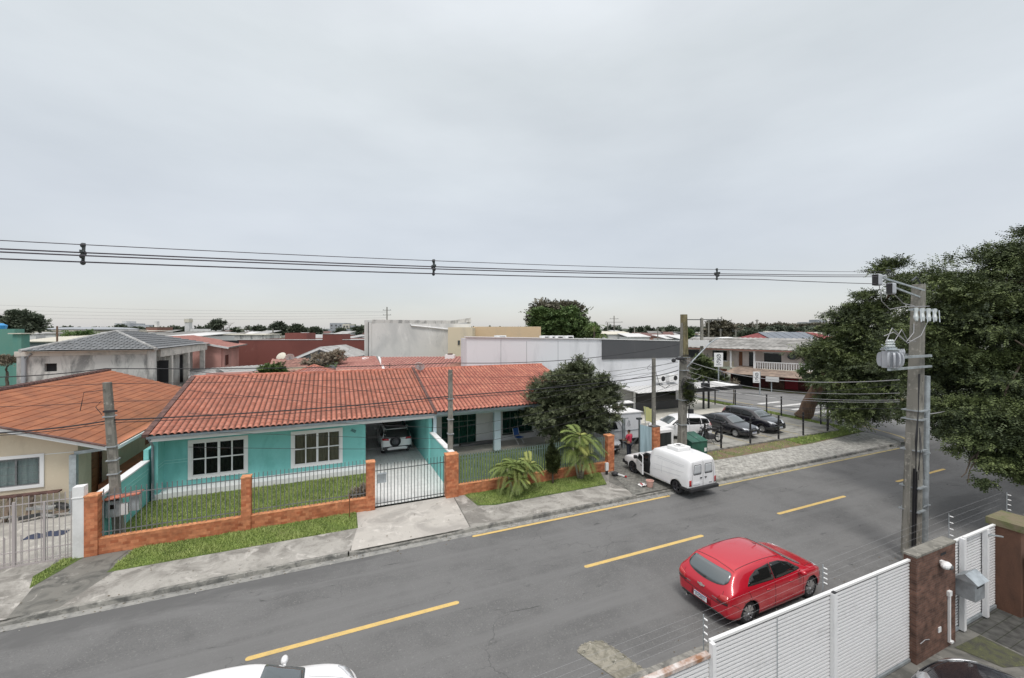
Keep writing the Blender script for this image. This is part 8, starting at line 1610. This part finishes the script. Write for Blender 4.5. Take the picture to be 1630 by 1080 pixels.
# distant hill and treeline as masses
def ridge(name, m, pts, d, depth, kind, zb=0, label=None, cat=None, seed=1):
    rr = random.Random(seed); b = MB(); P = [AD(px, py, d) for px, py in pts]; Q = []
    for p, q in zip(P, P[1:]):
        n = max(1, int((q-p).length/6))
        for i in range(n): v = p.lerp(q, i/n); v.z += rr.uniform(-.5, .5)*d/260; Q.append(v)
    Q.append(P[-1]); dv = Vector((sn, cs, 0)); vs = []
    for v in Q: vs += [(v.x, v.y, zb), (v.x, v.y, v.z*.75), tuple(v+dv*depth*.3), tuple(v+dv*depth)]
    for k in range(len(Q)):
        x, y, z = vs[4*k+3]; vs[4*k+3] = (x, y, zb)
    fs = []
    for k in range(len(Q)-1): fs += [(4*k+j, 4*k+4+j, 4*k+5+j, 4*k+1+j) for j in range(3)]
    b.add(vs, fs); o = b.build(name, m, smooth=True); tag(o, label, cat, kind=kind); return o
hm = multi('hill_green', (0.10, 0.115, 0.085), [((0.06, 0.07, 0.05), .05, .45, .6, (1, 1, 1), .5), ((0.20, 0.19, 0.17), .12, .6, .68, (1, 1, 1), 0)], bump=0)
ridge('hill', hm, [(1150, 525), (1180, 520), (1200, 521), (1225, 518), (1245, 515), (1262, 516), (1290, 519), (1330, 520), (1400, 522)], 520, 160, 'structure', seed=2)
ridge('hill', hm, [(-200, 524), (0, 523), (150, 524.5), (330, 524), (480, 524.5), (620, 523.5), (760, 524), (900, 524), (1100, 523.5), (1300, 523)], 900, 200, 'structure', seed=3)
rs = np.random.RandomState(5)
def mass(name, label, xs, d, r, y, n, leaf, seed, m='leaf_far'):
    l = [lob(x, y+rs.uniform(-1.5, 2), d+rs.uniform(-25, 25), r*rs.uniform(.7, 1.3), .5) for x in xs]; o = link(name, crown_mesh(name, l, M[m], n, leaf, seed, spread=leaf*1.2, droop=0, shell=.4, flat=8)); return tag(o, label, 'trees', kind='stuff')
mass('treeline', 'far low treeline along the left and central skyline', list(range(-60, 860, 14)), 300, 7, 527, 6500, 1.6, 70)
mass('treeline', 'far low treeline along the skyline right of the white shop', list(range(960, 1480, 12)), 280, 8, 526, 5200, 1.4, 71)
mass('treeline', 'scattered brown trees on the hillside at the right skyline', list(range(1176, 1330, 9)), 330, 9, 521, 2600, 1.3, 72, 'leaf_far2')
# far roofs between trees: countless small houses far away
rr = random.Random(8)
DW = {'far_white': 'white', 'far_beige': 'beige', 'far_grey': 'grey', 'far_brown': 'brown'}; DR = {'fibro': 'grey corrugated', 'far_white': 'white flat', 'tile_far': 'red tiled', 'fibro_dark': 'dark grey', 'far_beige': 'cream'}
def dl(k, i, wm, rm, px):
    ref = ('beyond the green building', 'beyond the unfinished house', 'beyond the pink house', 'beyond the maroon building', 'beyond the concrete building', 'behind the big round tree', 'beyond the feathery palms', 'beyond the lamp pole', 'beyond the porch building')[min(8, [a for a in range(9) if px < (60, 230, 360, 560, 760, 940, 1010, 1120, 9999)[a]][0])]
    lb = '%s house with %s roof %s, %s' % (DW[wm], DR[rm], ref, ('nearest small row', 'far small row', 'nearer right row', 'farthest right row')[k]); SEEN[lb] = SEEN.get(lb, 0)+1
    return lb+('', ', further right', ', farthest right', ', last of them')[SEEN[lb]-1]
SEEN = {}
for (d, n, lo, hi) in ((130, 26, 40, 840), (175, 26, 20, 860), (150, 16, 960, 1330), (210, 16, 960, 1400)):
    for i in range(n):
        px = lo+(hi-lo)*(i+rr.random()*.6)/n; w = rr.uniform(9, 22)*130/d; y = rr.uniform(532, 537) if d < 160 else rr.uniform(529, 532.5)
        if d == 130 and px > 560: continue
        wm = rr.choice(['far_white', 'far_beige', 'far_grey', 'far_white', 'far_brown']); rm = rr.choice(['fibro', 'far_white', 'tile_far', 'fibro_dark', 'tile_far', 'far_beige'])
        k_ = (0 if d == 130 else 1 if d == 175 else 2 if d == 150 else 3); shed('distant_house', dl(k_, i, wm, rm, px), 'house', px-w/2, px+w/2, y, d, 8, wm, rm, rise=rr.uniform(.4, 1.3), group='small distant houses', rz=rr.uniform(-.3, .3))
# power poles on the skyline
for px, y0, d, lab, arms in ((977.5, 503, 150, 'tall power pole with four crossarms right of the feathery palms', ((1.0, 1.6), (2.2, 3.2), (3.4, 2.4), (4.8, 2.6))), (967, 514, 150, 'thin short pole left of the tall power pole', ((.4, .8),)), (1010, 520, 120, 'thin pole above the small white gabled roof', ((.2, .6),)), (1047, 522, 100, 'white thin pole left of the lamp pole', ((.1, .3),)), (1091, 512, 110, 'thin mast just right of the lamp pole', ((2.5, 1.0),)), (1128, 510, 80, 'thin pole beside the double crossarm pole', ((.2, .4),)),
      (1147, 524, 75, 'short pale pole above the porch building roof, left', ((.2, .3),)), (1171, 525, 75, 'short pale pole above the porch building roof, middle', ((.2, .6),)), (1205, 509, 130, 'tall thin pole before the right hill', ((.3, .5),)), (1198, 512, 140, 'second thin pole before the right hill', ((.3, .3),)), (616, 489, 130, 'dark pole rising above the concrete building', ((.9, 1.3), (2.4, 1.3))), (434.5, 524, 120, 'thin white mast above the maroon building', ((.0, .1),))):
    p = AD(px, y0, d); tpole(lab, p.x, p.y, p.z, .17 if d > 100 else .12, arms, rz=R(-23.5))
for i, (ya, yb) in enumerate(((480, 496), (489, 498), (495, 502), (501, 506))):
    a, b_ = AD(-150, ya, 110), AD(616, yb, 130); cable('faint distant power line across the left sky, %s' % ('top', 'second', 'third', 'bottom')[i], [a, b_], .9, .028, 'wire_grey', 'distant power lines', 24)
p = AD(355, 594, 41); dish('satellite_dish', 'pale satellite dish lying low on the grey corrugated roof', (p.x, p.y, p.z-.5), R(-40), .62)
p = AD(446, 566, 46); dish('satellite_dish', 'large beige satellite dish before the maroon wall', (p.x, p.y, p.z-.6), R(150), .55, 'far_beige')
p = AD(461, 567, 45); dish('satellite_dish', 'white satellite dish beside the large beige one', (p.x, p.y, p.z-.6), R(10), .45)
p = AD(334, 540, 80); dish('satellite_dish', 'grey satellite dish beside the weathered beige wall', (p.x, p.y, p.z-.8), R(10), .7, 'far_grey')
